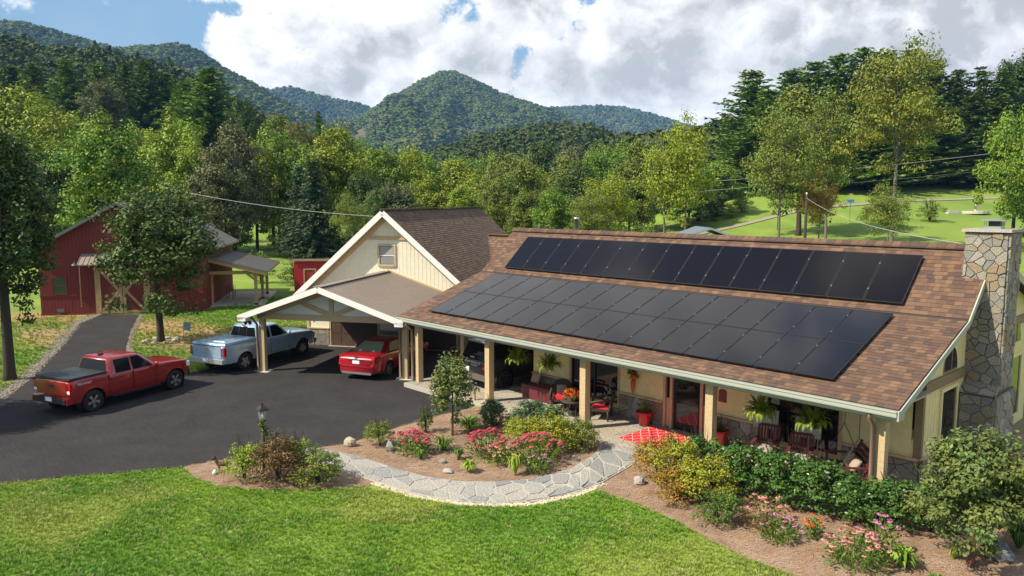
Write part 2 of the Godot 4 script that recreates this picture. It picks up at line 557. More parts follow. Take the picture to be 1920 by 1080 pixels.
func grass_in(p: PackedVector2Array, step: float, m: Mesh, called: String, label: String, least: float, size: float, skip := []) -> void:
	var lo := p[0]
	var hi := p[0]
	for q in p:
		lo = lo.min(q); hi = hi.max(q)
	var xf := []
	var cols := PackedColorArray()
	var x := lo.x
	while x < hi.x:
		var z := lo.y
		while z < hi.y:
			var w := Vector2(x + rnd(-.5, .5) * step, z + rnd(-.5, .5) * step)
			z += step
			var d := Vector2(w.x - EYE.x, w.y - EYE.z)
			var f := d.dot(Vector2(-sin(YAW), -cos(YAW)))
			var r := d.dot(Vector2(cos(YAW), -sin(YAW)))
			if f < least or absf(r) > f * 0.78 + 2.0 or not Geometry2D.is_point_in_polygon(w, p):
				continue
			var bare := bareness(w.x, w.y)
			if bare > 0.25 and rng.randf() < bare * 0.8:
				continue
			var n := patch.get_noise_2d(w.x, w.y)
			var mm := patch2.get_noise_2d(w.x * 1.4, w.y * 1.4)
			var k := patch2.get_noise_2d(w.x * 0.35 + 40.0, w.y * 0.35)
			var s := size * rnd(0.7, 1.25) * (1.0 + 0.35 * mm)
			var c := Color(.105, .245, .019).lerp(Color(.195, .325, .030), clampf(n * 1.2 + 0.5, 0, 1))
			c = c.lerp(Color(.11, .235, .026), clampf(mm * 2.0 - 0.2, 0, 0.55))
			c = c.lerp(Color(.43, .40, .12), clampf(k * 2.2 - 0.45, 0, 0.38))
			if bare > 0.0:
				c = c.lerp(Color(.36, .27, .10), bare * 0.7)
			if rng.randf() < 0.07:
				c = c.lerp(Color(.45, .40, .20), 0.6)
			c = c * rnd(0.8, 1.12)
			xf.append(Transform3D(Basis(Vector3.UP, rnd(0, TAU)).scaled(Vector3(s, s * rnd(.75, 1.2), s)), Vector3(w.x, land(w.x, w.y) - 0.01, w.y)))
			cols.append(c)
		x += step
	var o := multi(called, m, M.grass, xf, cols)
	tag(o, label, "grass")

func tuft() -> ArrayMesh:
	var mb := MB.new()
	for k in 16:
		var a := rnd(0, TAU)
		var o := Vector3(cos(a), 0, sin(a)) * rnd(0, .05)
		var lean := Vector3(cos(a + rnd(-1, 1)), 0, sin(a + rnd(-1, 1))) * rnd(.02, .06)
		var side := Vector3(-sin(a), 0, cos(a)) * 0.0045
		var h := rnd(.035, .075)
		mb.quad(o - side, o + side, o + lean * .4 + Vector3(0, h * .7, 0) + side, o + lean * .4 + Vector3(0, h * .7, 0) - side)
		mb.tri(o + lean * .4 + Vector3(0, h * .7, 0) - side, o + lean * .4 + Vector3(0, h * .7, 0) + side, o + lean + Vector3(0, h, 0))
	return mb.done()

func ridge(a: Array) -> Array:
	var p := []
	for i in range(0, a.size(), 2):
		p.append(Vector2(a[i], a[i + 1]))
	return p

func mountain(called: String, sil: Array, depth: float, run: float, tall: float, spacing: float, crown: Mesh, tones: Array, foot: float) -> void:
	# a wooded ridge: its crest line at the given distance up the valley, spurs running down towards the house
	var nz := FastNoiseLite.new()
	nz.seed = hash(called) % 1000; nz.frequency = 1.0 / (run * 0.42); nz.fractal_octaves = 4; nz.fractal_type = FastNoiseLite.FRACTAL_RIDGED
	var fine := FastNoiseLite.new()
	fine.seed = 5; fine.frequency = 1.0 / (run * 0.13); fine.fractal_octaves = 3
	var x0: float = sil[0].x
	var x1: float = sil[-1].x
	var hgt := func(x: float, t: float) -> float:            # t: 1 at the crest, 0 at the foot, past 1 behind
		var top := curve(sil, x) - tall * 0.62
		var spur := (nz.get_noise_2d(x, t * run * 0.35) - 0.25) * 0.55 + fine.get_noise_2d(x, t * run) * 0.12
		var u := t if t <= 1.0 else maxf(0.0, 2.0 - t)
		var e := 4.0 * u * (1.0 - u) * (1.0 - 0.45 * u)
		return foot + (top - foot) * (pow(u, 1.08) + e * spur * 0.55) if t <= 1.0 else foot + (top - foot) * (1.0 - 0.6 * (1.0 - u))
	var nx := int((x1 - x0) / (run / 28.0))
	var mb := MB.new()
	var ts := []
	for k in 30:
		ts.append(k / 24.0)
	for i in nx:
		var a := lerpf(x0, x1, float(i) / nx)
		var b := lerpf(x0, x1, float(i + 1) / nx)
		for k in ts.size() - 1:
			var q := []
			for e in [[a, ts[k]], [a, ts[k + 1]], [b, ts[k + 1]], [b, ts[k]]]:
				q.append(Vector3(e[0], hgt.call(e[0], e[1]), -(depth - run * (1.0 - e[1]))))
			mb.quad(q[0], q[1], q[2], q[3])
	var at := Vector3(EYE.x, 0, EYE.z)
	struct(called, mb.done(), M.forestfloor, at, YAW)
	var xf := []
	var cols := PackedColorArray()
	var base := Transform3D(Basis(Vector3.UP, YAW), at)
	var z := -0.02
	var slope := sqrt(run * run + 120.0 * 120.0)
	while z < 1.12:
		var x := x0
		while x < x1:
			var xx := x + rnd(-.5, .5) * spacing
			var t := z + rnd(-.5, .5) * spacing / slope
			x += spacing
			if t < 0.03:
				continue
			var y: float = hgt.call(xx, t)
			var s := tall * rnd(0.5, 1.35)
			var wide := s * rnd(0.42, 0.6)
			var n := nz.get_noise_2d(xx * 1.7 + 90.0, t * run * 1.7)
			var c: Color = tones[0].lerp(tones[1], clampf(n * 0.9 + 0.45 + rnd(-.3, .3), 0, 1))
			if rng.randf() < 0.12:
				c = tones[2]
			xf.append(base * Transform3D(Basis(Vector3.UP, rnd(0, TAU)).scaled(Vector3(wide, s * 0.5, wide)), Vector3(xx, y + s * 0.42, -(depth - run * (1.0 - t)))))
			cols.append(c * rnd(.8, 1.15))
		z += spacing / slope * 0.9
	var o := multi("forest", crown, M.farleaf, xf, cols)
	tag(o, "woods covering the %s" % called.replace("_", " "), "forest")

func lumpy_crown(sd: int, n := 9, m := 6) -> ArrayMesh:
	var nz := FastNoiseLite.new()
	nz.seed = sd; nz.frequency = 1.15; nz.fractal_octaves = 2
	var mb := MB.new()
	var g := []
	for i in m + 1:
		var row := []
		for k in n:
			var e := lerpf(-PI / 2 * .55, PI / 2, float(i) / m)
			var a := TAU * (k + 0.5 * (i % 2)) / n
			var d := Vector3(cos(a) * cos(e), sin(e), sin(a) * cos(e))
			row.append(d * (1.0 + nz.get_noise_3dv(d * 1.3) * 0.75))
		g.append(row)
	for i in m:
		for k in n:
			mb.quad(g[i][k], g[i + 1][k], g[i + 1][(k + 1) % n], g[i][(k + 1) % n])
	return mb.done()

# ---------------------------------------------------------------- trees and shrubs
func tone(lo: float, hi: float, warm: float) -> Color:
	var k := rnd(lo, hi)
	var w := rnd(-warm, warm)
	return Color(clampf(k * (1.0 + w), 0, 1), clampf(k, 0, 1), clampf(k * (1.0 - absf(w)), 0, 1))

func crown(sd: int, rad: Vector3, clumps: int, per: int, size: float, hollow := 0.42, taper := 0.0, gap := 0.0) -> ArrayMesh:
	# leaf clumps spread unevenly through an ellipsoid centred on the origin
	rng.seed = sd
	var mb := MB.new()
	mb.tinted = true
	var cs := []
	for k in clumps:
		var d := rdir()
		if d.y < -0.5 and rng.randf() < 0.5:
			d.y = -d.y
		var rr := pow(rng.randf(), hollow) * rnd(.78, 1.04)
		var c := d * rr
		if taper != 0.0:
			var w := 1.0 - taper * maxf(0.0, c.y * 0.5 + 0.5)
			c.x *= w; c.z *= w
		cs.append(c)
	var mean := pow(1.0 / clumps, 1.0 / 3.0) * 1.15
	for c0 in cs:
		var c: Vector3 = c0
		var cr := mean * rnd(0.6, 1.25)
		var ct := rnd(0.62, 1.0)
		var cw := rnd(-0.14, 0.14)
		if gap > 0.0 and rng.randf() < gap:
			continue
		for j in per:
			var d := rdir()
			if d.y < -0.2:
				d.y *= 0.45
			var p := (c + d * cr * pow(rng.randf(), 0.35)) * rad
			var n := (d + rdir() * 0.75 + Vector3(0, 0.35, 0)).normalized()
			var k := ct * rnd(0.72, 1.0)
			var w := cw + rnd(-.09, .09)
			mb.col = Color(clampf(k * (1.0 + w), 0, 1), clampf(k, 0, 1), clampf(k * (1.0 - w), 0, 1))
			var s := size * rnd(.65, 1.3)
			mb.leaf(p, n, rdir(), s, 0.55)
	return mb.done()

func conifer(sd: int, h: float, w: float, rows: int, droop: float, size: float, bare: float, layered := 0.0) -> ArrayMesh:
	rng.seed = sd
	var mb := MB.new()
	mb.tinted = true
	for i in rows:
		var t := (i + rnd(-.3, .3)) / rows
		var y := h * lerpf(bare, 1.0, t)
		var len := w * 0.5 * pow(maxf(0.0, 1.0 - t), 0.72) * rnd(.72, 1.1) + 0.05 * w
		var arms := int(lerpf(8, 5, t))
		for k in arms:
			var a := TAU * (k + rnd(-.3, .3)) / arms + i * 1.7
			var out := Vector3(cos(a), 0, sin(a))
			var l := len * rnd(.62, 1.12)
			var n := int(maxf(5, l / (size * 0.16)))
			var ct := rnd(.55, 1.0)
			for j in n:
				var u := (j + rng.randf()) / n
				var p := out * l * u + Vector3(0, y + (-droop * u + layered * u * u) * l, 0)
				p += Vector3(rnd(-1, 1), rnd(-.35, .5), rnd(-1, 1)) * size * (0.5 + 0.7 * sin(u * PI))
				mb.col = tone(.62, 1.0, .1) * ct
				mb.leaf(p, (Vector3.UP * 1.1 + rdir() * .8).normalized(), out + rdir() * 0.9 + Vector3(0, -droop, 0), size * rnd(.6, 1.2), 0.42)
	return mb.done()

func limbs(sd: int, h: float, r: float, crown_y: float, spread: float, n := 6, lean := 0.0) -> ArrayMesh:
	rng.seed = sd
	var mb := MB.new()
	var top := Vector3(rnd(-.3, .3) * spread * 0.3 + lean, h, rnd(-.2, .2) * spread * .3)
	var mid := Vector3(lean * .35 + rnd(-.1, .1) * r, h * .45, rnd(-1, 1) * r)
	mb.tube([Vector3(0, -0.15, 0), Vector3(0, h * .04, 0), mid * .5 + Vector3(0, 0, 0), mid, top], [r * 1.5, r * 1.12, r * .95, r * .75, r * .12], 9)
	for k in n:
		var t := rnd(.38, .85)
		var o := mid.lerp(top, (t - .38) / .62)
		o.y = h * t if t > .45 else o.y
		o = mid.lerp(top, clampf((o.y - mid.y) / (top.y - mid.y), 0, 1))
		var a := TAU * k / n + rnd(-.4, .4)
		var e := o + Vector3(cos(a) * spread * rnd(.5, .95), (h - o.y) * rnd(.15, .75) + .1, sin(a) * spread * rnd(.5, .95))
		var m := o.lerp(e, .5) + Vector3(0, -spread * .06, 0)
		mb.tube([o, m, e], [r * .42, r * .26, r * .06], 5)
		for q in 2:
			var e2 := e + Vector3(rnd(-1, 1), rnd(-.1, .6), rnd(-1, 1)) * spread * .35
			mb.tube([m, m.lerp(e2, .5), e2], [r * .2, r * .12, r * .03], 4)
	return mb.done(true)

var proto := {}
func make_protos() -> void:
	# woodland trees are 10 m tall and 7 m wide before scaling
	for k in 4:
		proto["D%d" % k] = [crown(100 + k, Vector3(3.7, 4.8, 3.7), 190, 130, 0.115, 0.40, [0.25, 0.0, 0.4, 0.15][k], 0.05), limbs(110 + k, 8.6, 0.16, 4.0, 2.4, 7), 5.05]
	for k in 3:
		proto["L%d" % k] = [crown(120 + k, Vector3(3.4, 3.5, 3.4), 140, 110, 0.085, 0.5, [0.1, 0.3, 0.0][k], 0.12), limbs(130 + k, 9.2, 0.12, 4.0, 2.7, 10, [0.5, -0.4, 0.2][k]), 6.6]
	for k in 3:
		proto["P%d" % k] = [conifer(140 + k, 10.0, 6.6, 34, 0.10, 0.21, 0.08, 0.26), limbs(150 + k, 9.5, 0.17, 2.0, 0.3, 3), 0.0]
	for k in 2:
		proto["S%d" % k] = [conifer(160 + k, 10.0, 5.6, 40, 0.38, 0.18, 0.03, 0.1), limbs(165 + k, 9.3, 0.15, 2.0, 0.2, 3), 0.0]

func shrub_meshes() -> void:
	# shrubs fill a half dome one metre in radius
	proto.fine = []
	proto.glossy = []
	proto.loose = []
	for k in 2:
		proto.fine.append(crown(200 + k, Vector3(1, 1, 1), 70, 75, 0.042, 0.3))
		proto.glossy.append(crown(210 + k, Vector3(1, 1, 1), 80, 52, 0.062, 0.28))
		proto.loose.append(crown(220 + k, Vector3(1, 1, 1), 60, 48, 0.05, 0.42, 0.0, 0.1))
	proto.twigs = null
	var mb := MB.new()
	rng.seed = 33
	for k in 16:
		var a := rnd(0, TAU)
		var e := Vector3(cos(a) * rnd(.2, .7), rnd(.5, .8), sin(a) * rnd(.2, .7))
		mb.tube([Vector3(cos(a) * .06, -.5, sin(a) * .06), e * .5 + Vector3(0, -.1, 0), e], [.022, .016, .006], 4)
	proto.twigs = mb.done()

func shrub(called: String, label: String, at: Vector3, w: float, h: float, kind: String, tint: String, group := "", turn := 0.0, deep := 1.0) -> Node3D:
	var t := thing(called, label, "shrub", at, turn, group)
	var set: Array = proto[kind]
	var k := absi(hash(label + str(at))) % set.size()
	obj("foliage", set[k], M.leaf[tint], t, Vector3(0, h * .48, 0), Basis.from_scale(Vector3(w * .5, h * .54, w * .5 * deep))).set_meta("kind", "stuff")
	obj("stems", proto.twigs, M.bark, t, Vector3(0, h * .48, 0), Basis.from_scale(Vector3(w * .42, h * .95, w * .42 * deep)))
	return t

# ---------------------------------------------------------------- stonework
func cells(w: float, h: float, nx: int, ny: int, jit: float, gap: float) -> Array:      # irregular stones that fill a w by h rectangle
	var seeds := []
	for j in range(-1, ny + 1):
		for i in range(-1, nx + 1):
			var off := 0.5 * (j & 1)
			if rng.randf() < 0.16:
				continue
			seeds.append(Vector2((i + 0.5 + off * 0.8 - 0.2 + rnd(-jit, jit)) * w / nx, (j + 0.5 + rnd(-jit, jit)) * h / ny))
	var out := []
	var reach := 2.6 * maxf(w / nx, h / ny)
	for s in seeds:
		var p := PackedVector2Array([Vector2(0, 0), Vector2(w, 0), Vector2(w, h), Vector2(0, h)])
		for o in seeds:
			if o == s or s.distance_to(o) > reach:
				continue
			p = cut(p, (s + o) * 0.5, (o - s).normalized())
			if p.size() < 3:
				break
		if p.size() < 3:
			continue
		var q := Geometry2D.offset_polygon(p, -gap)
		if q.size() >= 1 and q[0].size() >= 3:
			var area := 0.0
			for i in q[0].size():
				area += q[0][i].cross(q[0][(i + 1) % q[0].size()])
			if absf(area) > 0.006:
				out.append(q[0])
	return out

func cut(p: PackedVector2Array, m: Vector2, n: Vector2) -> PackedVector2Array:        # keeps the side of the line that n points away from
	var out := PackedVector2Array()
	for i in p.size():
		var a := p[i]
		var b := p[(i + 1) % p.size()]
		var da := (a - m).dot(n)
		var db := (b - m).dot(n)
		if da <= 0:
			out.append(a)
		if (da < 0 and db > 0) or (da > 0 and db < 0):
			out.append(a.lerp(b, da / (da - db)))
	return out

func stones(parent: Node, x: Transform3D, w: float, h: float, size: Vector2, mats: Array, called := "stone", thick := 0.035, jit := 0.44, gap := 0.004) -> void:
	if w < 0.1:
		return
	for p in cells(w, h, maxi(1, roundi(w / size.x)), maxi(1, roundi(h / size.y)), jit, gap):
		var mb := MB.new()
		mb.prism(p, x, 0.0, thick * rnd(.6, 1.4), 0.007)
		obj(called, mb.done(), mats[rng.randi() % mats.size()], parent)

func plane(o: Vector3, ux: Vector3, uy: Vector3) -> Transform3D:
	return Transform3D(Basis(ux, uy, ux.cross(uy)), o)

# ---------------------------------------------------------------- roofing
func tab_mesh() -> ArrayMesh:
	var mb := MB.new()           # one asphalt tab, a metre wide before scaling: x along the course, y up the slope, z off the roof
	var a := 0.016
	mb.quad(Vector3(0, 0, a), Vector3(0, .165, .004), Vector3(1, .165, .004), Vector3(1, 0, a))
	mb.quad(Vector3(0, 0, 0), Vector3(0, 0, a), Vector3(1, 0, a), Vector3(1, 0, 0))
	mb.tri(Vector3(0, 0, 0), Vector3(0, .165, .004), Vector3(0, 0, a))
	mb.tri(Vector3(1, 0, 0), Vector3(1, 0, a), Vector3(1, .165, .004))
	return mb.done()

func under_panels(x: float, t: float) -> bool:
	return x + XL < 16.85 and t > .55 and t < 4.3

func shingle_slope(roof: Node, x: Transform3D, len: float, up: float, near: Array, mb: MB, tones: Array, w0 := 0.12, w1 := 0.27) -> void:
	# courses of tabs over a slope; x places the eave corner with x along the eave and y up the slope. Tabs picked out one by one are added to near.
	var e := 0.145
	var rows := int(up / e)
	for j in rows:
		var s := rnd(-.3, 0.0)
		while s < len:
			var w := rnd(w0, w1)
			var a := maxf(s, 0.0)
			var b := minf(s + w, len)
			s += w
			if b - a < 0.03:
				continue
			var k := rng.randi() % tones.size()
			var o := x * Vector3(a, j * e, 0.002)
			var near_d := o.distance_to(EYE)
			if near.size() > 0 and near_d < near[0] and not under_panels((a + b) * 0.5, j * e):
				near[1].append([near_d, o, b - a - 0.004, k])
			var q: Array = tones[k]
			var g := rnd(.9, 1.1)
			mb.col = Color(q[0] * g, q[1] * g, q[2] * g)
			var t := [near.size(), mb.v.size()]
			var A := x * Vector3(a + .002, j * e, .018)
			var B := x * Vector3(b - .002, j * e, .018)
			var C := x * Vector3(b - .002, j * e + e + .02, .006)
			var D := x * Vector3(a + .002, j * e + e + .02, .006)
			if near.size() > 0 and near_d < near[0] and not under_panels((a + b) * 0.5, j * e):
				near[1][-1].append([A, B, C, D, x * Vector3(a + .002, j * e, 0), x * Vector3(b - .002, j * e, 0), mb.col])
			else:
				mb.quad(A, D, C, B)
				mb.quad(x * Vector3(a + .002, j * e, 0), A, B, x * Vector3(b - .002, j * e, 0))

const TONES := [[0.261, 0.152, 0.096], [0.211, 0.123, 0.082], [0.17, 0.101, 0.073], [0.139, 0.09, 0.072], [0.236, 0.138, 0.091], [0.19, 0.11, 0.077], [0.29, 0.171, 0.106]]

# ---------------------------------------------------------------- the ranch house
const XL := -0.18
const XR := 18.52
const EAVE := Vector2(0.0, 2.75)
const BREAK := Vector2(-4.37, 4.263)
const RIDGE := Vector2(-6.2765, 5.979)

func roof_y(z: float) -> float:
	if z > BREAK.x:
		return lerpf(EAVE.y, BREAK.y, z / BREAK.x)
	if z > RIDGE.x:
		return lerpf(BREAK.y, RIDGE.y, (z - BREAK.x) / (RIDGE.x - BREAK.x))
	return RIDGE.y - 0.334 * (RIDGE.x - z)

func box_part(called: String, lo: Vector3, hi: Vector3, m: Material, parent: Node) -> MeshInstance3D:
	var mb := MB.new()
	mb.span(lo, hi)
	return obj(called, mb.done(), m, parent)

func window_front(parent: Node, x0: float, x1: float, y0: float, y1: float, z: float, sashes: int) -> void:
	var w := box_part("window", Vector3(x0, y0, z - 0.10), Vector3(x1, y1, z - 0.06), M.glass, parent)
	var f := MB.new()
	f.span(Vector3(x0 - .09, y0 - .09, z - .05), Vector3(x0, y1 + .09, z + .03)); f.span(Vector3(x1, y0 - .09, z - .05), Vector3(x1 + .09, y1 + .09, z + .03))
	f.span(Vector3(x0, y0 - .09, z - .05), Vector3(x1, y0, z + .04)); f.span(Vector3(x0, y1, z - .05), Vector3(x1, y1 + .09, z + .03))
	obj("frame", f.done(), M.tan, w)
	for k in range(0, sashes + 1):
		var x := lerpf(x0 + .02, x1 - .02, float(k) / sashes)
		box_part("mullion", Vector3(x - .03, y0, z - .06), Vector3(x + .03, y1, z - .02), M.blacktrim, w)

func make_house() -> void:
	rng.seed = 501
	var h := thing("ranch_house", "long cream and stone ranch house with brown shingle roof and front porch", "house", Vector3.ZERO)
	# walls, front at z = -2.4
	var W := MB.new()
	var zf := -2.4
	for s in [[4.95, 6.74], [8.99, 10.72], [12.42, 14.13], [16.32, 18.2]]:
		W.span(Vector3(s[0], .2, zf - .2), Vector3(s[1], 3.3, zf))
	for s in [[6.74, 8.99, .46], [14.13, 16.32, .52]]:
		W.span(Vector3(s[0], .2, zf - .2), Vector3(s[1], s[2], zf))
	for s in [[6.74, 8.99], [10.72, 12.42], [14.13, 16.32]]:
		W.span(Vector3(s[0], 2.46, zf - .2), Vector3(s[1], 3.3, zf))
	W.span(Vector3(4.95, .2, -11.6), Vector3(5.15, 3.3, zf - .2))
	W.span(Vector3(4.95, 0, -11.8), Vector3(18.2, 3.4, -11.6))
	var wall := obj("front_wall", W.done(), M.cream, h)
	var G := MB.new()            # gable wall, x = 18.2, facing +x
	var gp := PackedVector2Array()
	for z in [-2.4, -4.37, -6.28, -11.6]:
		gp.append(Vector2(-z, roof_y(z) - 0.16))
	gp.append(Vector2(11.6, 0)); gp.append(Vector2(2.4, 0))
	var gx := plane(Vector3(18.0, 0, 0), Vector3(0, 0, -1), Vector3(0, 1, 0))
	G.prism(gp, gx, 0.0, 0.2)
	var gable := obj("gable_wall", G.done(), M.cream, h)
	# wainscot stones along the porch
	for s in [[4.95, 6.74, .97], [6.74, 8.99, .46], [8.99, 10.72, .97], [12.42, 14.13, .97], [14.13, 16.32, .52], [16.32, 18.2, .97]]:
		box_part("wainscot_mortar", Vector3(s[0], .2, zf), Vector3(s[1], s[2] - .05, zf + .03), M.joint, wall)
		stones(wall, plane(Vector3(s[0], .2, zf + .03), Vector3.RIGHT, Vector3.UP), s[1] - s[0], s[2] - .25, Vector2(.34, .26), M.stone)
	for s in [[4.95, 6.74], [8.99, 10.72], [12.42, 14.13], [16.32, 18.29]]:
		box_part("wainscot_cap", Vector3(s[0], .94, zf + .001), Vector3(s[1], 1.0, zf + .10), M.tan, wall)
	box_part("wainscot_mortar", Vector3(18.2, 0, -5.1), Vector3(18.23, .93, -2.4), M.joint, gable)
	stones(gable, plane(Vector3(18.23, 0.02, -2.36), Vector3(0, 0, -1), Vector3.UP), 2.7, .9, Vector2(.36, .27), M.stone)
	box_part("wainscot_cap", Vector3(18.2, .94, -5.1), Vector3(18.29, 1.0, -2.3), M.tan, gable)
	box_part("corner_board", Vector3(18.06, 1.0, zf), Vector3(18.24, 2.62, zf + .025), M.brown, h)
	box_part("corner_board", Vector3(18.2, 1.0, -2.56), Vector3(18.225, 2.66, zf), M.brown, h)
	for x in [6.71, 9.02, 14.10, 16.35]:
		pass
	# gable details
	box_part("belt_beam", Vector3(18.2, 2.60, -5.3), Vector3(18.27, 2.86, -2.42), M.brown, gable)
	for zc in [[-3.72, -4.80], [-9.6, -10.9]]:
		var w := box_part("window", Vector3(18.19, .55, zc[1]), Vector3(18.215, 2.42, zc[0]), M.glass, gable)
		var f := MB.new()
		f.span(Vector3(18.2, .45, zc[0]), Vector3(18.25, 2.52, zc[0] + .1)); f.span(Vector3(18.2, .45, zc[1] - .1), Vector3(18.25, 2.52, zc[1]))
		f.span(Vector3(18.2, 2.42, zc[1]), Vector3(18.25, 2.52, zc[0])); f.span(Vector3(18.2, .45, zc[1]), Vector3(18.25, .55, zc[0]))
		obj("frame", f.done(), M.cream, w)
		var arch := PackedVector2Array()
		var c := Vector2(-(zc[0] + zc[1]) * .5, 2.94)
		var ro := PackedVector2Array()
		for k in 17:
			var a := PI * k / 16
			arch.append(c + Vector2(cos(a) * .46, sin(a) * .60)); ro.append(c + Vector2(cos(a) * .53, sin(a) * .67 - .06))
		var am := MB.new(); am.prism(arch, gx, .19, .225)
		var aw := obj("arched_window", am.done(), M.glass, gable)
		var rm := MB.new(); rm.prism(ro, gx, .19, .212)
		obj("frame", rm.done(), M.brown, aw)
		box_part("mullion", Vector3(18.22, 2.94, -c.x - .02), Vector3(18.235, 3.5, -c.x + .02), M.brown, aw)
	box_part("belt_beam", Vector3(18.2, 3.45, -11.6), Vector3(18.27, 3.7, -7.0), M.brown, gable)
	var siding := MB.new()          # board grooves of the gable siding
	var z := -2.7
	while z > -11.5:
		if not (z < -5.0 and z > -7.0):
			siding.span(Vector3(18.199, 1.0, z - .012), Vector3(18.206, roof_y(z) - .2, z))
		z -= .2
	obj("siding_battens", siding.done(), M.cream, gable).set_meta("kind", "stuff")
	# windows and door on the porch
	window_front(wall, 6.83, 8.90, .55, 2.37, zf, 2)
	window_front(wall, 14.22, 16.23, .61, 2.37, zf, 2)
	var d := box_part("front_door", Vector3(11.06, .2, zf - .12), Vector3(12.06, 2.32, zf - .06), M.blacktrim, wall)
	box_part("pane", Vector3(11.19, .42, zf - .06), Vector3(11.95, 2.2, zf - .045), M.glass, d)
	box_part("handle", Vector3(11.10, 1.15, zf - .06), Vector3(11.14, 1.32, zf - .01), M.darkmetal, d)
	var fr := MB.new()
	for x in [10.72, 10.97, 12.06, 12.31]:
		fr.span(Vector3(x, .2, zf - .06), Vector3(x + .09, 2.46, zf + .04))
	fr.span(Vector3(10.81, 2.32, zf - .06), Vector3(12.31, 2.46, zf + .03))
	obj("frame", fr.done(), M.tan, d)
	for x in [10.81, 12.15]:
		box_part("panel", Vector3(x, .2, zf - .09), Vector3(x + .16, 1.12, zf - .03), M.tan, d)
		box_part("sidelight", Vector3(x, 1.12, zf - .09), Vector3(x + .16, 2.32, zf - .05), M.glass, d)
	# porch posts, beam, soffit
	for x in [0.6, 4.75, 9.2, 13.66, 18.05]:
		var m := MB.new()
		var y0 := 0.0 if x < 1 else .2
		m.span(Vector3(x - .115, y0, -.52), Vector3(x + .115, 2.42, -.29))
		m.span(Vector3(x - .15, y0, -.555), Vector3(x + .15, y0 + .03, -.255))
		obj("porch_post", m.done(), M.tan, h)
	var pm := MB.new(); pm.span(Vector3(.79, .2, -2.56), Vector3(1.01, 2.9, -2.34)); obj("porch_post", pm.done(), M.tan, h)
	box_part("porch_beam", Vector3(.3, 2.38, -.53), Vector3(18.3, 2.64, -.28), M.tan, h)
	box_part("porch_ceiling", Vector3(-.1, 2.66, -2.4), Vector3(18.4, 2.70, -.02), M.soffit, h)
	# roof
	var R := MB.new()
	var rp := PackedVector2Array()
	for q in [EAVE, BREAK, RIDGE, Vector2(-12.6, 3.867)]:
		rp.append(Vector2(q.x, q.y - .02))
	for q in [Vector2(-12.6, 3.867), RIDGE, BREAK, EAVE]:
		rp.append(Vector2(q.x, q.y - .14))
	var rx := Transform3D(Basis(Vector3(0, 0, 1), Vector3.UP, Vector3(-1, 0, 0)), Vector3(XR, 0, 0))
	R.prism(rp, rx, 0.0, XR - XL)
	R.back(rp, rx, 0.0)
	var roof := obj("roof", R.done(), M.roofdeck, h)
	var sl := (BREAK - EAVE).length()
	var su := (RIDGE - BREAK).length()
	var dl := (BREAK - EAVE).normalized()
	var du := (RIDGE - BREAK).normalized()
	var lowx := plane(Vector3(XL, EAVE.y - .02, 0.02), Vector3.RIGHT, Vector3(0, dl.y, dl.x))
	var upx := plane(Vector3(XL, BREAK.y - .02, BREAK.x), Vector3.RIGHT, Vector3(0, du.y, du.x))
	var mb := MB.new()
	mb.tinted = true
	var near := [19.2, []]
	shingle_slope(roof, lowx, XR - XL, sl, near, mb, TONES)
	shingle_slope(roof, upx, XR - XL, su, [], mb, TONES)
	var picked: Array = near[1]
	picked.sort_custom(func(a, b): return a[0] < b[0])
	for i in picked.size():
		var q: Array = picked[i][4]
		if i < 300:
			var one := MB.new()
			var o: Vector3 = picked[i][1]
			one.quad(q[0] - o, q[3] - o, q[2] - o, q[1] - o)
			one.quad(q[4] - o, q[0] - o, q[1] - o, q[5] - o)
			one.tri(q[4] - o, q[3] - o, q[0] - o)
			one.tri(q[5] - o, q[1] - o, q[2] - o)
			obj("shingle", one.done(), M.shingle[picked[i][3]], roof, o)
		else:
			mb.col = q[6]
			mb.quad(q[0], q[3], q[2], q[1])
			mb.quad(q[4], q[0], q[1], q[5])
	obj("shingle_courses", mb.done(), M.shingles, roof).set_meta("kind", "stuff")
	var cap := MB.new()
	cap.tinted = true
	var x := XL
	while x < XR - .35:
		var k: Array = TONES[rng.randi() % 4 + 1]
		cap.col = Color(k[0], k[1], k[2])
		var w := .24
		for s in [1.0, -1.0]:
			var a := Vector3(x, RIDGE.y + .075, RIDGE.x)
			cap.quad(a, a + Vector3(w, .012, 0), a + Vector3(w, -.10, s * .17), a + Vector3(0, -.112, s * .17))
			cap.quad(a + Vector3(0, -.112, s * .17), a + Vector3(w, -.10, s * .17), a + Vector3(w, -.15, s * .17), a + Vector3(0, -.15, s * .17))
		x += w
	obj("ridge_caps", cap.done(), M.shingles, roof).set_meta("kind", "stuff")
	# rake boards, gutter, downspouts, vent pipe
	var rb := MB.new()
	for q in [[EAVE, BREAK], [BREAK, RIDGE]]:
		var a: Vector2 = q[0]
		var b: Vector2 = q[1]
		rb.beam(Vector3(XR + .02, a.y - .12, a.x), Vector3(XR + .02, b.y - .12, b.x), .035, .15)
	rb.beam(Vector3(XR + .02, RIDGE.y - .13, RIDGE.x), Vector3(XR + .02, 3.737, -12.6), .035, .2)
	rb.span(Vector3(XR + .003, 2.5, -.22), Vector3(XR + .045, 2.72, .1))
	obj("rake_board", rb.done(), M.gutter, roof)
	var sf := MB.new()
	sf.beam(Vector3(18.37, EAVE.y - .17, -.1), Vector3(18.37, BREAK.y - .17, BREAK.x), .3, .02)
	sf.beam(Vector3(18.37, BREAK.y - .17, BREAK.x), Vector3(18.37, RIDGE.y - .17, RIDGE.x), .3, .02)
	obj("rake_soffit", sf.done(), M.gutter, roof)
	var gt := MB.new()
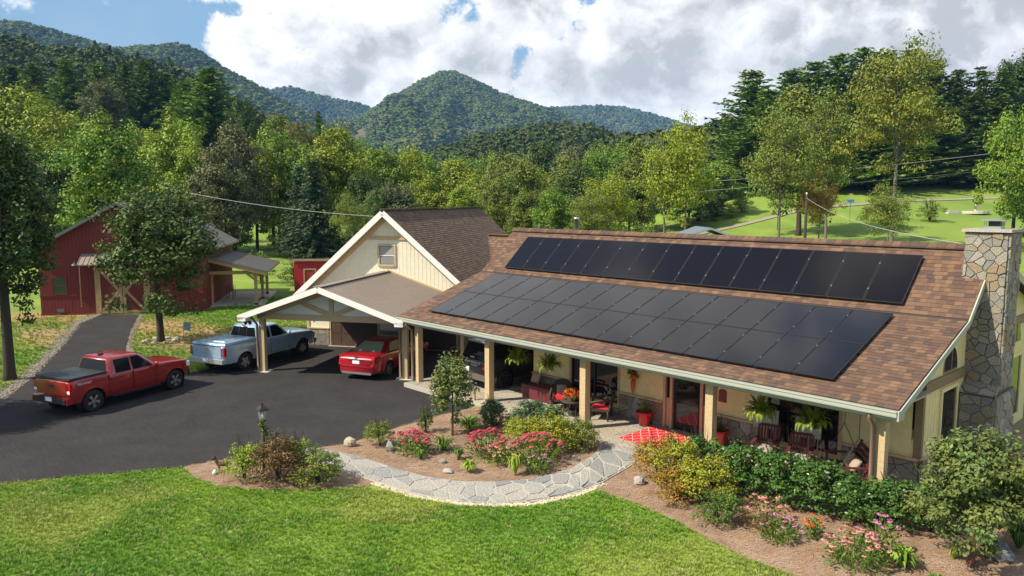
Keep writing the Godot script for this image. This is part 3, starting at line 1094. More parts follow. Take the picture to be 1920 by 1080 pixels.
	gt.span(Vector3(XL, 2.58, .005), Vector3(XR, 2.60, .12)); gt.span(Vector3(XL, 2.60, .105), Vector3(XR, 2.70, .125)); gt.span(Vector3(XL, 2.685, .10), Vector3(XR, 2.715, .14))
	gt.span(Vector3(XL, 2.48, -.03), Vector3(XR, 2.72, .004)); gt.span(Vector3(XR - .02, 2.6, .005), Vector3(XR, 2.7, .105)); gt.span(Vector3(XL, 2.6, .005), Vector3(XL + .02, 2.7, .105))
	obj("gutter", gt.done(), M.gutter, roof)
	for x2 in [0.45, 17.93]:
		var sp := MB.new()
		var e := 0.05 if x2 < 1 else .2
		var zz := -.2
		sp.tube([Vector3(x2, 2.6, .06), Vector3(x2, 2.46, .06), Vector3(x2, 2.22, zz), Vector3(x2, e + .1, zz), Vector3(x2 - .12, e + .03, zz + .22)], [.052, .052, .052, .052, .052], 6)
		obj("downspout", sp.done(true), M.spout, h)
	var vp := MB.new()
	vp.lathe(Vector3(2.6, 5.7, -7.3), [Vector2(.09, 0), Vector2(.09, .72), Vector2(.12, .72), Vector2(.12, .82), Vector2(0, .84)], 12)
	obj("vent_pipe", vp.done(true), M.steel, roof)
	# chimney
	var C := MB.new()
	C.span(Vector3(18.22, 0, -6.85), Vector3(19.03, 2.2, -5.12)); C.span(Vector3(18.0, 2.2, -6.52), Vector3(19.0, 6.42, -5.45))
	var ch := obj("chimney", C.done(), M.joint, h)
	rng.seed = 77
	stones(ch, plane(Vector3(18.0, 2.3, -5.45), Vector3.RIGHT, Vector3.UP), 1.0, 4.1, Vector2(.23, .17), M.stone, "stone", .045)
	stones(ch, plane(Vector3(19.0, 2.3, -5.45), Vector3(0, 0, -1), Vector3.UP), 1.07, 4.1, Vector2(.23, .17), M.stone, "stone", .045)
	stones(ch, plane(Vector3(18.22, 0.02, -5.12), Vector3.RIGHT, Vector3.UP), .81, 2.15, Vector2(.29, .24), M.stone, "stone", .045)
	stones(ch, plane(Vector3(19.03, 0.02, -5.12), Vector3(0, 0, -1), Vector3.UP), 1.7, 2.15, Vector2(.3, .25), M.stone, "stone", .045)
	stones(ch, plane(Vector3(18.2, 2.2, -5.08), Vector3.RIGHT, Vector3(0, .35, -.6).normalized()), .86, .46, Vector2(.4, .24), M.stone, "stone", .05)
	var cc := MB.new()
	cc.prism(poly([17.92, 5.36, 18.5, 5.33, 19.09, 5.36, 19.1, 6.0, 19.08, 6.61, 18.4, 6.63, 17.91, 6.6]), Transform3D(Basis(Vector3.RIGHT, Vector3(0, 0, -1), Vector3.UP), Vector3(0, 6.42, 0)), 0, .075, .02)
	obj("cap_slab", cc.done(), M.stone[4], ch)
	var fl := MB.new()
	fl.span(Vector3(18.33, 6.49, -6.15), Vector3(18.72, 6.56, -5.8)); fl.span(Vector3(18.25, 6.70, -6.22), Vector3(18.8, 6.725, -5.73)); fl.beam(Vector3(18.52, 6.74, -6.2), Vector3(18.52, 6.74, -5.75), .3, .02)
	obj("flue_cap", fl.done(), M.steel, ch)
	var mesh := MB.new()
	for k in 9:
		mesh.span(Vector3(18.33 + k * .048, 6.56, -5.805), Vector3(18.337 + k * .048, 6.7, -5.80)); mesh.span(Vector3(18.715, 6.56, -6.15 + k * .043), Vector3(18.72, 6.7, -6.143 + k * .043))
	mesh.span(Vector3(18.40, 6.56, -6.1), Vector3(18.66, 6.7, -5.9))
	obj("flue_screen", mesh.done(), M.darkmetal, ch)
	# breezeway behind the parked suv
	var bw := MB.new()
	bw.span(Vector3(-3.2, 0, -8.4), Vector3(4.95, 4.2, -8.2))
	var bo := obj("breezeway_wall", bw.done(), M.cream, h)
	box_part("breezeway_door", Vector3(-1.4, .1, -8.2), Vector3(1.2, 2.3, -8.16), M.garagedoor, bo)
	stones(bo, plane(Vector3(1.4, .1, -8.2), Vector3.RIGHT, Vector3.UP), 3.5, .85, Vector2(.42, .3), M.stone)
	# joining roof between the house and the garage wing
	var jr := MB.new()
	jr.tinted = true
	for j in 11:
		var x0 := lerpf(-.35, -1.75, j / 10.0)
		shingle_slope(roof, plane(Vector3(x0, 4.6 + .67 * .145 * j, -4.98 - .742 * .145 * j), Vector3.RIGHT, Vector3(0, .67, -.742)), -.1 - x0, .146, [], jr, TONES)
	obj("shingle_courses", jr.done(), M.shingles, roof).set_meta("kind", "stuff")
	var jd := MB.new()
	jd.quad(Vector3(-.3, 4.59, -4.99), Vector3(-1.72, 5.67, -6.18), Vector3(-.05, 5.67, -6.18), Vector3(-.05, 4.59, -4.99))
	jd.quad(Vector3(-1.75, 5.67, -6.18), Vector3(-1.75, 4.1, -8.4), Vector3(-.05, 4.1, -8.4), Vector3(-.05, 5.67, -6.18))
	obj("joining_deck", jd.done(), M.roofdeck, roof)
	var jc := MB.new()
	jc.tinted = true; jc.col = Color(.165, .093, .070)
	jc.beam(Vector3(-1.75, 5.72, -6.17), Vector3(-.2, 5.72, -6.17), .26, .05)
	obj("ridge_caps", jc.done(), M.shingles, roof)

func ordinal(k: int) -> String:
	return ["first", "second", "third", "fourth", "fifth", "sixth", "seventh", "eighth", "ninth", "tenth", "eleventh", "twelfth", "thirteenth", "fourteenth", "fifteenth"][k]

func panel_texture() -> ImageTexture:
	var im := Image.create(256, 448, false, Image.FORMAT_RGB8)
	im.fill(Color(.075, .066, .082))
	for y in 448:
		if y % 6 == 0:
			im.fill_rect(Rect2i(0, y, 256, 1), Color(.105, .097, .115))
	for k in range(1, 6):
		im.fill_rect(Rect2i(k * 256 / 6, 0, 1, 448), Color(.06, .06, .08))
	for k in range(1, 20):
		im.fill_rect(Rect2i(0, k * 448 / 20, 256, 1), Color(.06, .06, .08))
	im.fill_rect(Rect2i(0, 222, 256, 3), Color(.05, .05, .07))
	return ImageTexture.create_from_image(im)

func make_panels() -> void:
	var pw := 1.03
	var ph := 1.838
	var frame := MB.new()
	frame.span(Vector3(0, 0, -.035), Vector3(pw, .018, .003)); frame.span(Vector3(0, ph - .018, -.035), Vector3(pw, ph, .003))
	frame.span(Vector3(0, .018, -.035), Vector3(.018, ph - .018, .003)); frame.span(Vector3(pw - .018, .018, -.035), Vector3(pw, ph - .018, .003))
	var fm := frame.done()
	var st := SurfaceTool.new()
	st.begin(Mesh.PRIMITIVE_TRIANGLES)
	for q in [[0, 0], [0, 1], [1, 1], [0, 0], [1, 1], [1, 0]]:
		st.set_uv(Vector2(q[0], q[1]))
		st.set_normal(Vector3(0, 0, 1))
		st.add_vertex(Vector3(.018 + q[0] * (pw - .036), .018 + q[1] * (ph - .036), -.001))
	var face := st.commit()
	var gm := StandardMaterial3D.new()
	gm.albedo_texture = panel_texture()
	gm.roughness = 0.11
	gm.metallic_specular = 0.4
	var fmat := mat(.012, .012, .014, .4)
	var cl := MB.new()
	for y in [.42, 1.42]:
		cl.span(Vector3(pw - .004, y, -.01), Vector3(pw + .018, y + .045, .008))
	var clamp := cl.done()
	var rl := MB.new()
	for y in [.42, 1.42]:
		rl.span(Vector3(-.01, y, -.085), Vector3(pw + .02, y + .04, -.036))
	var rail := rl.done()
	var dl := (BREAK - EAVE).normalized()
	var du := (RIDGE - BREAK).normalized()
	var rows := [["lower row", .6017, EAVE, dl, 1.0965], ["middle row", 2.456, EAVE, dl, 1.0965], ["upper row", .215, BREAK, du, 1.148]]
	for row in rows:
		var up := Vector3(0, row[3].y, row[3].x)
		var nrm := Vector3(0, -row[3].x, row[3].y)
		for k in 15:
			var o: Vector3 = Vector3(row[4] + k * 1.05, row[2].y, row[2].x) + up * row[1] + nrm * .105
			var t := thing("solar_panel", "black solar panel, %s from the chimney in the %s on the house roof" % [ordinal(14 - k), row[0]], "solar panel", o, 0.0, "solar panels on the house roof")
			t.transform = Transform3D(Basis(Vector3.RIGHT, up, nrm), o)
			obj("frame", fm, fmat, t)
			obj("glass_face", face, gm, t)
			if k < 14:
				obj("clamps", clamp, M.steel, t)
			obj("rails", rail, fmat, t)

# ---------------------------------------------------------------- garage wing and carport
func make_garage() -> void:
	rng.seed = 601
	var g := thing("garage_wing", "cream gabled garage wing with dark shingle roof and open metal roofed carport", "garage", Vector3(-2.726, 0, 2.062), 0.591)
	# local frame: x right along the gable, -z away
	var zw := -7.27
	var slope := .883
	var W := MB.new()
	var wx := plane(Vector3(0, 0, zw), Vector3.RIGHT, Vector3.UP)
	var gp := poly([-4.33, 0, 4.33, 0, 4.33, 2.95, 0, 6.77, -4.33, 2.95])
	W.prism(gp, wx, -.2, 0)
	W.span(Vector3(-4.33, 0, zw - 16.0), Vector3(-4.13, 2.95, zw - .2)); W.span(Vector3(4.13, 0, zw - 16.0), Vector3(4.33, 2.95, zw - .2))
	W.prism(gp, plane(Vector3(0, 0, zw - 16.0), Vector3.RIGHT, Vector3.UP), -.2, 0)
	var wall := obj("gable_wall", W.done(), M.gcream, g)
	# wainscot, doors
	for s in [[-4.33, -3.14], [-.46, .9], [3.6, 4.33]]:
		box_part("wainscot_mortar", Vector3(s[0], 0, zw), Vector3(s[1], .84, zw + .03), M.joint, wall)
		stones(wall, plane(Vector3(s[0], .02, zw + .03), Vector3.RIGHT, Vector3.UP), s[1] - s[0], .82, Vector2(.36, .27), M.stone)
		box_part("wainscot_cap", Vector3(s[0], .85, zw), Vector3(s[1], .91, zw + .09), M.tan, wall)
	for s in [[-3.05, -.56], [1.0, 3.5]]:
		var d := box_part("garage_door", Vector3(s[0], .02, zw + .001), Vector3(s[1], 2.25, zw + .03), M.garagedoor, wall)
		for r in 4:
			for k in 4:
				var px: float = s[0] + (s[1] - s[0]) * (k + .12) / 4
				box_part("panel", Vector3(px, .12 + r * .55, zw + .03), Vector3(px + (s[1] - s[0]) * .19, .5 + r * .55, zw + .045), M.garagedoor, d)
		var f := MB.new()
		f.span(Vector3(s[0] - .1, 0, zw), Vector3(s[0], 2.35, zw + .05)); f.span(Vector3(s[1], 0, zw), Vector3(s[1] + .1, 2.35, zw + .05)); f.span(Vector3(s[0], 2.25, zw), Vector3(s[1], 2.35, zw + .05))
		obj("frame", f.done(), M.tan, d)
		box_part("sill", Vector3(s[0] - .1, .0, zw + .05), Vector3(s[1] + .1, .03, zw + .3), M.concrete, wall)
	box_part("corner_board", Vector3(-4.36, 0, zw + .001), Vector3(-4.22, 2.9, zw + .04), M.tan, wall)
	var grooves := MB.new()          # vertical siding battens on the gable
	var gxx := -4.2
	while gxx < 4.2:
		var gt := 6.77 - absf(gxx) * slope - .3
		if gt > 2.6:
			grooves.span(Vector3(gxx, 2.4, zw), Vector3(gxx + .014, gt, zw + .007))
		gxx += .2
	obj("siding_battens", grooves.done(), M.gcream, wall).set_meta("kind", "stuff")
	box_part("collar_band", Vector3(-1.33, 5.36, zw + .001), Vector3(1.33, 5.53, zw + .05), M.tan, wall)
	var w := box_part("window", Vector3(-.37, 4.16, zw + .001), Vector3(.37, 5.05, zw + .02), M.glass, wall)
	var f2 := MB.new()
	f2.span(Vector3(-.47, 4.06, zw), Vector3(-.37, 5.15, zw + .055)); f2.span(Vector3(.37, 4.06, zw), Vector3(.47, 5.15, zw + .055)); f2.span(Vector3(-.37, 5.05, zw), Vector3(.37, 5.15, zw + .05)); f2.span(Vector3(-.37, 4.06, zw), Vector3(.37, 4.16, zw + .07))
	obj("frame", f2.done(), M.tan, w)
	var lace := mat(.30, .31, .31, .9)
	box_part("curtain", Vector3(-.35, 4.62, zw + .021), Vector3(.35, 5.03, zw + .026), lace, w)
	box_part("curtain", Vector3(-.35, 4.18, zw + .021), Vector3(.35, 4.55, zw + .026), mat(.22, .23, .23, .9), w)
	box_part("sash", Vector3(-.37, 4.57, zw + .02), Vector3(.37, 4.61, zw + .04), M.white, w)
	# main roof
	var R := MB.new()
	var zr0 := -6.77
	var zr1 := -24.05
	var half := 4.95
	var ya := 6.815
	for s in [1.0, -1.0]:
		var a := Vector3(0, ya - .03, 0)
		var b := Vector3(s * half, ya - .03 - half * slope, 0)
		R.quad(a + Vector3(0, 0, zr0), b + Vector3(0, 0, zr0), b + Vector3(0, 0, zr1), a + Vector3(0, 0, zr1))
		R.quad(a + Vector3(0, -.16, zr0), b + Vector3(0, -.16, zr0), b + Vector3(0, -.16, zr1), a + Vector3(0, -.16, zr1))
		R.quad(b + Vector3(0, 0, zr0), b + Vector3(0, -.16, zr0), b + Vector3(0, -.16, zr1), b + Vector3(0, 0, zr1))
	var roof := obj("roof", R.done(), M.roofdeck, g)
	var k := Vector2(1, -slope).normalized()
	var sh := MB.new()
	sh.tinted = true
	var long := half * sqrt(1 + slope * slope)
	shingle_slope(roof, plane(Vector3(half, ya - half * slope - .02, zr0), Vector3(0, 0, -1), Vector3(-k.x, -k.y, 0)), zr0 - zr1, long, [], sh, TONES, .16, .32)
	shingle_slope(roof, plane(Vector3(-half, ya - half * slope - .02, zr1), Vector3(0, 0, 1), Vector3(k.x, -k.y, 0)), zr0 - zr1, long, [], sh, TONES, .2, .4)
	sh.col = Color(.165, .093, .070)
	sh.beam(Vector3(0, ya + .02, zr0), Vector3(0, ya + .02, zr1), .3, .05)
	obj("shingle_courses", sh.done(), M.shingles, roof).set_meta("kind", "stuff")
	var fa := MB.new()
	for s in [1.0, -1.0]:
		fa.beam(Vector3(0, ya - .15, zr0 + .02), Vector3(s * half, ya - .15 - half * slope, zr0 + .02), .03, .26)
	obj("rake_board", fa.done(), M.white, roof)
	var so := MB.new()
	for s in [1.0, -1.0]:
		so.beam(Vector3(0, ya - .25, (zr0 + zw) * .5), Vector3(s * half, ya - .25 - half * slope, (zr0 + zw) * .5), .46, .02)
		so.beam(Vector3(0, ya - .42, zw + .03), Vector3(s * 4.33, ya - .42 - 4.33 * slope, zw + .03), .06, .16)
	obj("rake_soffit", so.done(), M.tan, roof)
	# carport
	var hw := 3.573
	var yA := 3.824
	var yT := 2.574
	var cs := (yA - yT) / hw
	var cr := MB.new()
	for s in [1.0, -1.0]:
		var a := Vector3(0, yA, 0)
		var b := Vector3(s * hw, yT, 0)
		cr.quad(a, b, b + Vector3(0, 0, zw), a + Vector3(0, 0, zw))
		cr.quad(a - Vector3(0, .14, 0), b - Vector3(0, .14, 0), b + Vector3(0, -.14, zw), a + Vector3(0, -.14, zw))
		cr.quad(b, b - Vector3(0, .14, 0), b + Vector3(0, -.14, zw), b + Vector3(0, 0, zw))
	var croof := obj("carport_roof", cr.done(), M.metalroof, g)
	var kk := Vector2(hw, -(yA - yT)).normalized()
	var n := 31
	for i in n:
		var z := lerpf(-.03, zw + .1, float(i) / (n - 1))
		for s in [1.0, -1.0]:
			var rb := MB.new()
			rb.beam(Vector3(0, yA + .012, z), Vector3(s * hw, yT + .012, z), .05, .045)
			obj("metal_rib", rb.done(), M.metalroof, croof)
	var rc := MB.new()
	rc.beam(Vector3(-.08, yA + .02, .02), Vector3(-.08, yA + .02, zw), .2, .02); rc.beam(Vector3(.08, yA + .02, .02), Vector3(.08, yA + .02, zw), .2, .02)
	obj("ridge_cap", rc.done(), M.metalroof, croof)
	var fl := MB.new()
	fl.beam(Vector3(0, yA + .03, zw + .06), Vector3(3.3, yA + .03 - 3.3 * cs, zw + .06), .1, .14)
	obj("flashing", fl.done(), M.tan, croof)
	var fb3 := MB.new()
	for s in [1.0, -1.0]:
		fb3.beam(Vector3(0, yA - .10, .03), Vector3(s * hw, yT - .10, .03), .04, .22)
	fb3.span(Vector3(-hw, yT - .22, -.3), Vector3(-hw + .35, yT - .06, .05)); fb3.span(Vector3(hw - .35, yT - .22, -.3), Vector3(hw, yT - .06, .05))
	obj("fascia", fb3.done(), M.white, croof)
	var tr := MB.new()
	var zt := -1.2
	tr.span(Vector3(-3.4, 2.28, zt - .1), Vector3(3.4, 2.52, zt + .1))
	tr.span(Vector3(-.09, 2.52, zt + .02), Vector3(.09, yA - .16, zt + .09))
	for s in [1.0, -1.0]:
		tr.beam(Vector3(s * .1, 2.56, zt + .06), Vector3(s * 1.55, yA - 1.55 * cs - .2, zt + .06), .07, .17)
		tr.beam(Vector3(0, yA - .26, zt + .05), Vector3(s * 3.4, yA - .26 - 3.4 * cs, zt + .05), .1, .2)
	obj("truss", tr.done(), M.tan, croof)
	var pan := MB.new()
	pan.prism(poly([-3.2, 2.5, 3.2, 2.5, 0, yA - .15]), plane(Vector3(0, 0, zt - .05), Vector3.RIGHT, Vector3.UP), 0, .06)
	obj("gable_panel", pan.done(), mat(.70, .73, .66, .8), croof)
	for s in [-1.0, 1.0]:
		var po := MB.new()
		po.span(Vector3(s * 3.2 - .11, 0, zt - .11), Vector3(s * 3.2 + .11, 2.3, zt + .11))
		obj("carport_post", po.done(), M.tan, g)
		box_part("post_pad", Vector3(s * 3.2 - .3, 0, zt - .3), Vector3(s * 3.2 + .3, .035, zt + .3), M.concrete, g)
		var ds := MB.new()
		var xx: float = s * 3.2 - .17
		ds.tube([Vector3(s * 3.45 , 2.42, zt + .5), Vector3(s * 3.4 , 2.3, zt + .4), Vector3(xx, 2.05, zt + .16), Vector3(xx, .12, zt + .16), Vector3(xx - .1, .05, zt + .3)], [.05, .05, .05, .05, .05], 6)
		obj("downspout", ds.done(true), M.spout, g)
		box_part("carport_side_beam", Vector3(s * 3.3 - .08, 2.28, zw), Vector3(s * 3.3 + .08, 2.45, zt - .11), M.tan, g)
	for q in [Vector3(0, yA - .35, .1 + zt), Vector3(-3.3, 2.30, zt + .9)]:
		var fl2 := MB.new()
		for s in [-.1, .1]:
			fl2.lathe(q + Vector3(s, -.05, .08), [Vector2(0, -.07), Vector2(.07, -.06), Vector2(.05, .05), Vector2(0, .07)], 8, Basis(Vector3.RIGHT, 1.0))
		fl2.box(q, Vector3(.24, .05, .08))
		obj("floodlight", fl2.done(), M.darkmetal, g)

# ---------------------------------------------------------------- barn and sheds
func make_barn() -> void:
	rng.seed = 701
	var b := thing("red_barn", "dark red board barn with grey metal roof and side lean-to", "barn", Vector3(-28.36, 0, 1.8), deg_to_rad(58.0))
	var W := 4.86
	var H := 4.3
	var A := 7.1
	var Dp := 12.0
	var w := MB.new()
	var gp := poly([-W, 0, W, 0, W, H, 0, A - .1, -W, H])
	w.prism(gp, plane(Vector3.ZERO, Vector3.RIGHT, Vector3.UP), -.15, 0)
	w.span(Vector3(W - .15, 0, -Dp), Vector3(W, H, -.15)); w.span(Vector3(-W, 0, -Dp), Vector3(-W + .15, H, -.15))
	w.prism(gp, plane(Vector3(0, 0, -Dp), Vector3.RIGHT, Vector3.UP), -.15, 0)
	var wall := obj("wall", w.done(), M.barnred, b)
	# vertical boards on the front and the right side
	var x := -W
	while x < W - .05:
		var top := H + (A - .1 - H) * (1 - absf(x + .1) / W) - .02
		if not (absf(x + .1) < 1.45):
			var one := MB.new()
			one.span(Vector3(x + .006, .12, 0), Vector3(minf(x + .198, W), minf(top, 4.2), .014 + rnd(0, .008)))
			obj("board", one.done(), M.barnred, wall)
		if top > 4.4:
			var up := MB.new()
			up.span(Vector3(x + .006, 4.36, 0), Vector3(minf(x + .198, W), top, .014 + rnd(0, .008)))
			obj("board", up.done(), M.barnred, wall)
		x += .204
	var z := -.1
	while z > -Dp:
		var one := MB.new()
		one.span(Vector3(W, .1, z - .2), Vector3(W + .015 + rnd(0, .008), H, z - .006))
		obj("board", one.done(), M.barnred, wall)
		z -= .206
	for y in [[4.2, 4.36], [1.22, 1.32], [0.0, .12]]:
		for s in [[-W - .03, -1.5], [1.5, W + .03]]:
			box_part("trim_band", Vector3(s[0], y[0], 0), Vector3(s[1], y[1], .05), M.barnred, wall)
	box_part("trim_band", Vector3(-1.5, 4.2, 0), Vector3(1.5, 4.36, .05), M.barnred, wall)
	# doors with cross braces
	for s in [-1.0, 1.0]:
		var d := box_part("barn_door", Vector3(minf(0, s * 1.45), .05, .02), Vector3(maxf(0, s * 1.45), 3.0, .06), M.barnred, b)
		var f := MB.new()
		f.span(Vector3(minf(s * 1.45, s * 1.28), .05, .06), Vector3(maxf(s * 1.45, s * 1.28), 3.0, .1)); f.span(Vector3(minf(s * .02, s * .19), .05, .06), Vector3(maxf(s * .02, s * .19), 3.0, .1))
		f.span(Vector3(minf(s * .19, s * 1.28), .05, .06), Vector3(maxf(s * .19, s * 1.28), .22, .1)); f.span(Vector3(minf(s * .19, s * 1.28), 2.83, .06), Vector3(maxf(s * .19, s * 1.28), 3.0, .1))
		f.beam(Vector3(s * 1.24, .26, .078), Vector3(s * .2, 1.5, .078), .03, .16); f.beam(Vector3(s * .2, 1.5, .082), Vector3(s * 1.24, 2.8, .082), .03, .16)
		obj("brace", f.done(), M.wood, d)
		box_part("door_post", Vector3(minf(s * 1.45, s * 1.62), 0, .01), Vector3(maxf(s * 1.45, s * 1.62), 3.1, .08), M.wood, b)
	# door hood
	var hd := MB.new()
	hd.prism(poly([0, 3.9, 1.0, 3.28, 1.0, 3.22, 0, 3.78]), Transform3D(Basis(Vector3(0, 0, 1), Vector3.UP, Vector3(-1, 0, 0)), Vector3(2.3, 0, 0)), 0, 4.6)
	var hood := obj("door_hood", hd.done(), M.metalroof, b)
	for k in 17:
		var rb := MB.new()
		rb.beam(Vector3(-2.28 + k * .285, 3.915, 0.01), Vector3(-2.28 + k * .285, 3.295, 1.01), .035, .025)
		obj("metal_rib", rb.done(), M.metalroof, hood)
	# window, vent, lamp, rain chain
	var wi := box_part("window", Vector3(-4.08, 1.38, .0), Vector3(-3.32, 2.4, .03), mat(.02, .05, .035, .08), b)
	var wf := MB.new()
	wf.span(Vector3(-4.16, 1.32, 0), Vector3(-4.08, 2.48, .06)); wf.span(Vector3(-3.32, 1.32, 0), Vector3(-3.24, 2.48, .06)); wf.span(Vector3(-4.08, 2.4, 0), Vector3(-3.32, 2.48, .06)); wf.span(Vector3(-4.08, 1.32, 0), Vector3(-3.32, 1.38, .06)); wf.span(Vector3(-4.08, 1.87, .03), Vector3(-3.32, 1.91, .05))
	obj("frame", wf.done(), M.barnred, wi)
	box_part("vent", Vector3(-3.9, .2, .05), Vector3(-3.5, .42, .08), mat(.10, .12, .15, .5), b)
	var lp := MB.new()
	lp.tube([Vector3(-2.62, 3.35, .02), Vector3(-2.62, 3.5, .2), Vector3(-2.62, 3.4, .42)], [.02, .02, .02], 5)
	lp.lathe(Vector3(-2.62, 3.2, .42), [Vector2(.2, 0), Vector2(.16, .08), Vector2(.06, .13), Vector2(.05, .2), Vector2(0, .21)], 12)
	obj("gooseneck_lamp", lp.done(), mat(.14, .16, .19, .3, null, 1, .5), b)
	var rcn := MB.new()
	for k in 26:
		rcn.box(Vector3(-2.2, 3.15 - k * .1, .9), Vector3(.05, .06, .05), Basis(Vector3.UP, k * .8))
	rcn.tube([Vector3(-2.2, 3.25, .9), Vector3(-2.2, .6, .9)], [.008, .008], 4)
	obj("rain_chain", rcn.done(), mat(.42, .25, .17, .4, null, 1, .5), b)
	# main roof with raised seams
	var r := MB.new()
	var ov := .45
	var sl := (A - H) / W
	for s in [1.0, -1.0]:
		var p0 := Vector3(0, A + .06, ov)
		var p1 := Vector3(s * (W + .45), A + .06 - sl * (W + .45), ov)
		var dz := Vector3(0, 0, -Dp - ov * 2)
		r.quad(p0, p1, p1 + dz, p0 + dz)
		r.quad(p0 - Vector3(0, .16, 0), p1 - Vector3(0, .16, 0), p1 + dz - Vector3(0, .16, 0), p0 + dz - Vector3(0, .16, 0))
		r.quad(p0, p1, p1 - Vector3(0, .16, 0), p0 - Vector3(0, .16, 0))
		r.quad(p1, p1 + dz, p1 + dz - Vector3(0, .16, 0), p1 - Vector3(0, .16, 0))
	var roof := obj("roof", r.done(), M.barnroof, b)
	for s in [1.0, -1.0]:
		for k in 32:
			var zz := ov - k * (Dp + ov * 2) / 31.0
			var rb := MB.new()
			rb.beam(Vector3(0, A + .075, zz), Vector3(s * (W + .45), A + .075 - sl * (W + .45), zz), .03, .03)
			obj("metal_rib", rb.done(), M.barnroof, roof)
	box_part("gutter", Vector3(W + .44, A - .12 - sl * (W + .45), -Dp - ov), Vector3(W + .56, A + .02 - sl * (W + .45), ov), M.spout, roof)
	# lean-to on the right side
	var l := MB.new()
	var z0 := -2.0
	var z1 := -10.6
	l.prism(poly([W + .02, 3.42, 8.75, 2.42, 8.75, 2.30, W + .02, 3.30]), Transform3D(Basis(Vector3.RIGHT, Vector3.UP, Vector3(0, 0, 1)), Vector3(0, 0, z1)), 0, z0 - z1)
	var lean := obj("lean_to_roof", l.done(), M.barnroof, b)
	for k in 24:
		var rb := MB.new()
		var zz := lerpf(z0 - .02, z1 + .02, k / 23.0)
		rb.beam(Vector3(W + .03, 3.432, zz), Vector3(8.76, 2.432, zz), .03, .028)
		obj("metal_rib", rb.done(), M.barnroof, lean)
	var ed := MB.new()
	ed.prism(poly([W + .02, 3.29, 8.7, 2.30, 8.7, 2.12, W + .02, 3.10]), Transform3D(Basis.IDENTITY, Vector3(0, 0, z0 - .08)), 0, .06)
	obj("rafter", ed.done(), M.wood, lean)
	for d in [2.35, 5.9, 8.85]:
		box_part("lean_to_post", Vector3(7.8, .15, -d - .1), Vector3(8.0, 2.4, -d + .1), M.wood, b)
		box_part("post_base", Vector3(7.78, .04, -d - .12), Vector3(8.02, .2, -d + .12), M.darkmetal, b)
		var br := MB.new()
		br.beam(Vector3(7.9, 1.75, -d), Vector3(7.35, 2.25, -d), .1, .12)
		obj("knee_brace", br.done(), M.wood, b)
	box_part("tie_beam", Vector3(W + .02, 2.22, -2.45), Vector3(8.1, 2.44, -2.26), M.wood, b)
	box_part("lean_to_beam", Vector3(7.8, 2.30, z1 + .2), Vector3(8.0, 2.46, -2.46), M.wood, b)
	box_part("slab", Vector3(W + .02, 0, -10.8), Vector3(8.4, .06, -2.0), M.concrete, b)
	box_part("side_door", Vector3(W + .02, .06, -3.5), Vector3(W + .06, 2.1, -2.7), M.wood, b)
	var rk := MB.new()
	for s in [-6.0, -6.6, -7.3]:
		rk.tube([Vector3(W + .5, .06, s), Vector3(W + .5, 1.0, s), Vector3(W + .9, 1.0, s), Vector3(W + .9, .06, s)], [.02, .02, .02, .02], 5)
	obj("handrail", rk.done(), M.darkmetal, b)
	# small red shed
	rng.seed = 702
	var s := thing("garden_shed", "small bright red clapboard shed with cross braced door", "shed", Vector3(-29.6, 0, -12.5), deg_to_rad(52.0))
	var sb := MB.new()
	sb.span(Vector3(-1.5, 0, -2.4), Vector3(1.5, 2.55, 0))
	var sw := obj("wall", sb.done(), M.shedred, s)
	for k in 16:
		for f in 2:
			var bd := MB.new()
			if f == 0:
				bd.box(Vector3(0, .1 + k * .158, .012), Vector3(3.04, .15, .02), Basis(Vector3.RIGHT, .09))
			else:
				bd.box(Vector3(1.512, .1 + k * .158, -1.2), Vector3(.02, .15, 2.44), Basis(Vector3.BACK, -.09))
			obj("clapboard", bd.done(), M.shedred, sw)
	var sr := MB.new()
	sr.prism(poly([.15, 2.7, -2.55, 2.5, -2.55, 2.58, .15, 2.78]), Transform3D(Basis(Vector3(0, 0, 1), Vector3.UP, Vector3(-1, 0, 0)), Vector3(1.6, 0, 0)), 0, 3.2)
	var sroof := obj("roof", sr.done(), M.metalroof, s)
	box_part("fascia", Vector3(-1.6, 2.58, .13), Vector3(1.6, 2.72, .17), M.wood, sroof)
	var sd := box_part("door", Vector3(-.8, .25, .035), Vector3(.2, 2.0, .05), mat(.30, .02, .022, .6), s)
	var br := MB.new()
	br.span(Vector3(-.8, .25, .05), Vector3(-.68, 2.0, .08)); br.span(Vector3(.08, .25, .05), Vector3(.2, 2.0, .08)); br.span(Vector3(-.68, 1.88, .05), Vector3(.08, 2.0, .08)); br.span(Vector3(-.68, .25, .05), Vector3(.08, .37, .08))
	br.beam(Vector3(-.65, .4, .062), Vector3(.05, 1.85, .062), .11, .02)
	obj("brace", br.done(), M.wood, sd)
	box_part("corner_board", Vector3(1.5, 0, .0), Vector3(1.56, 2.55, .05), mat(.16, .014, .016, .6), s)

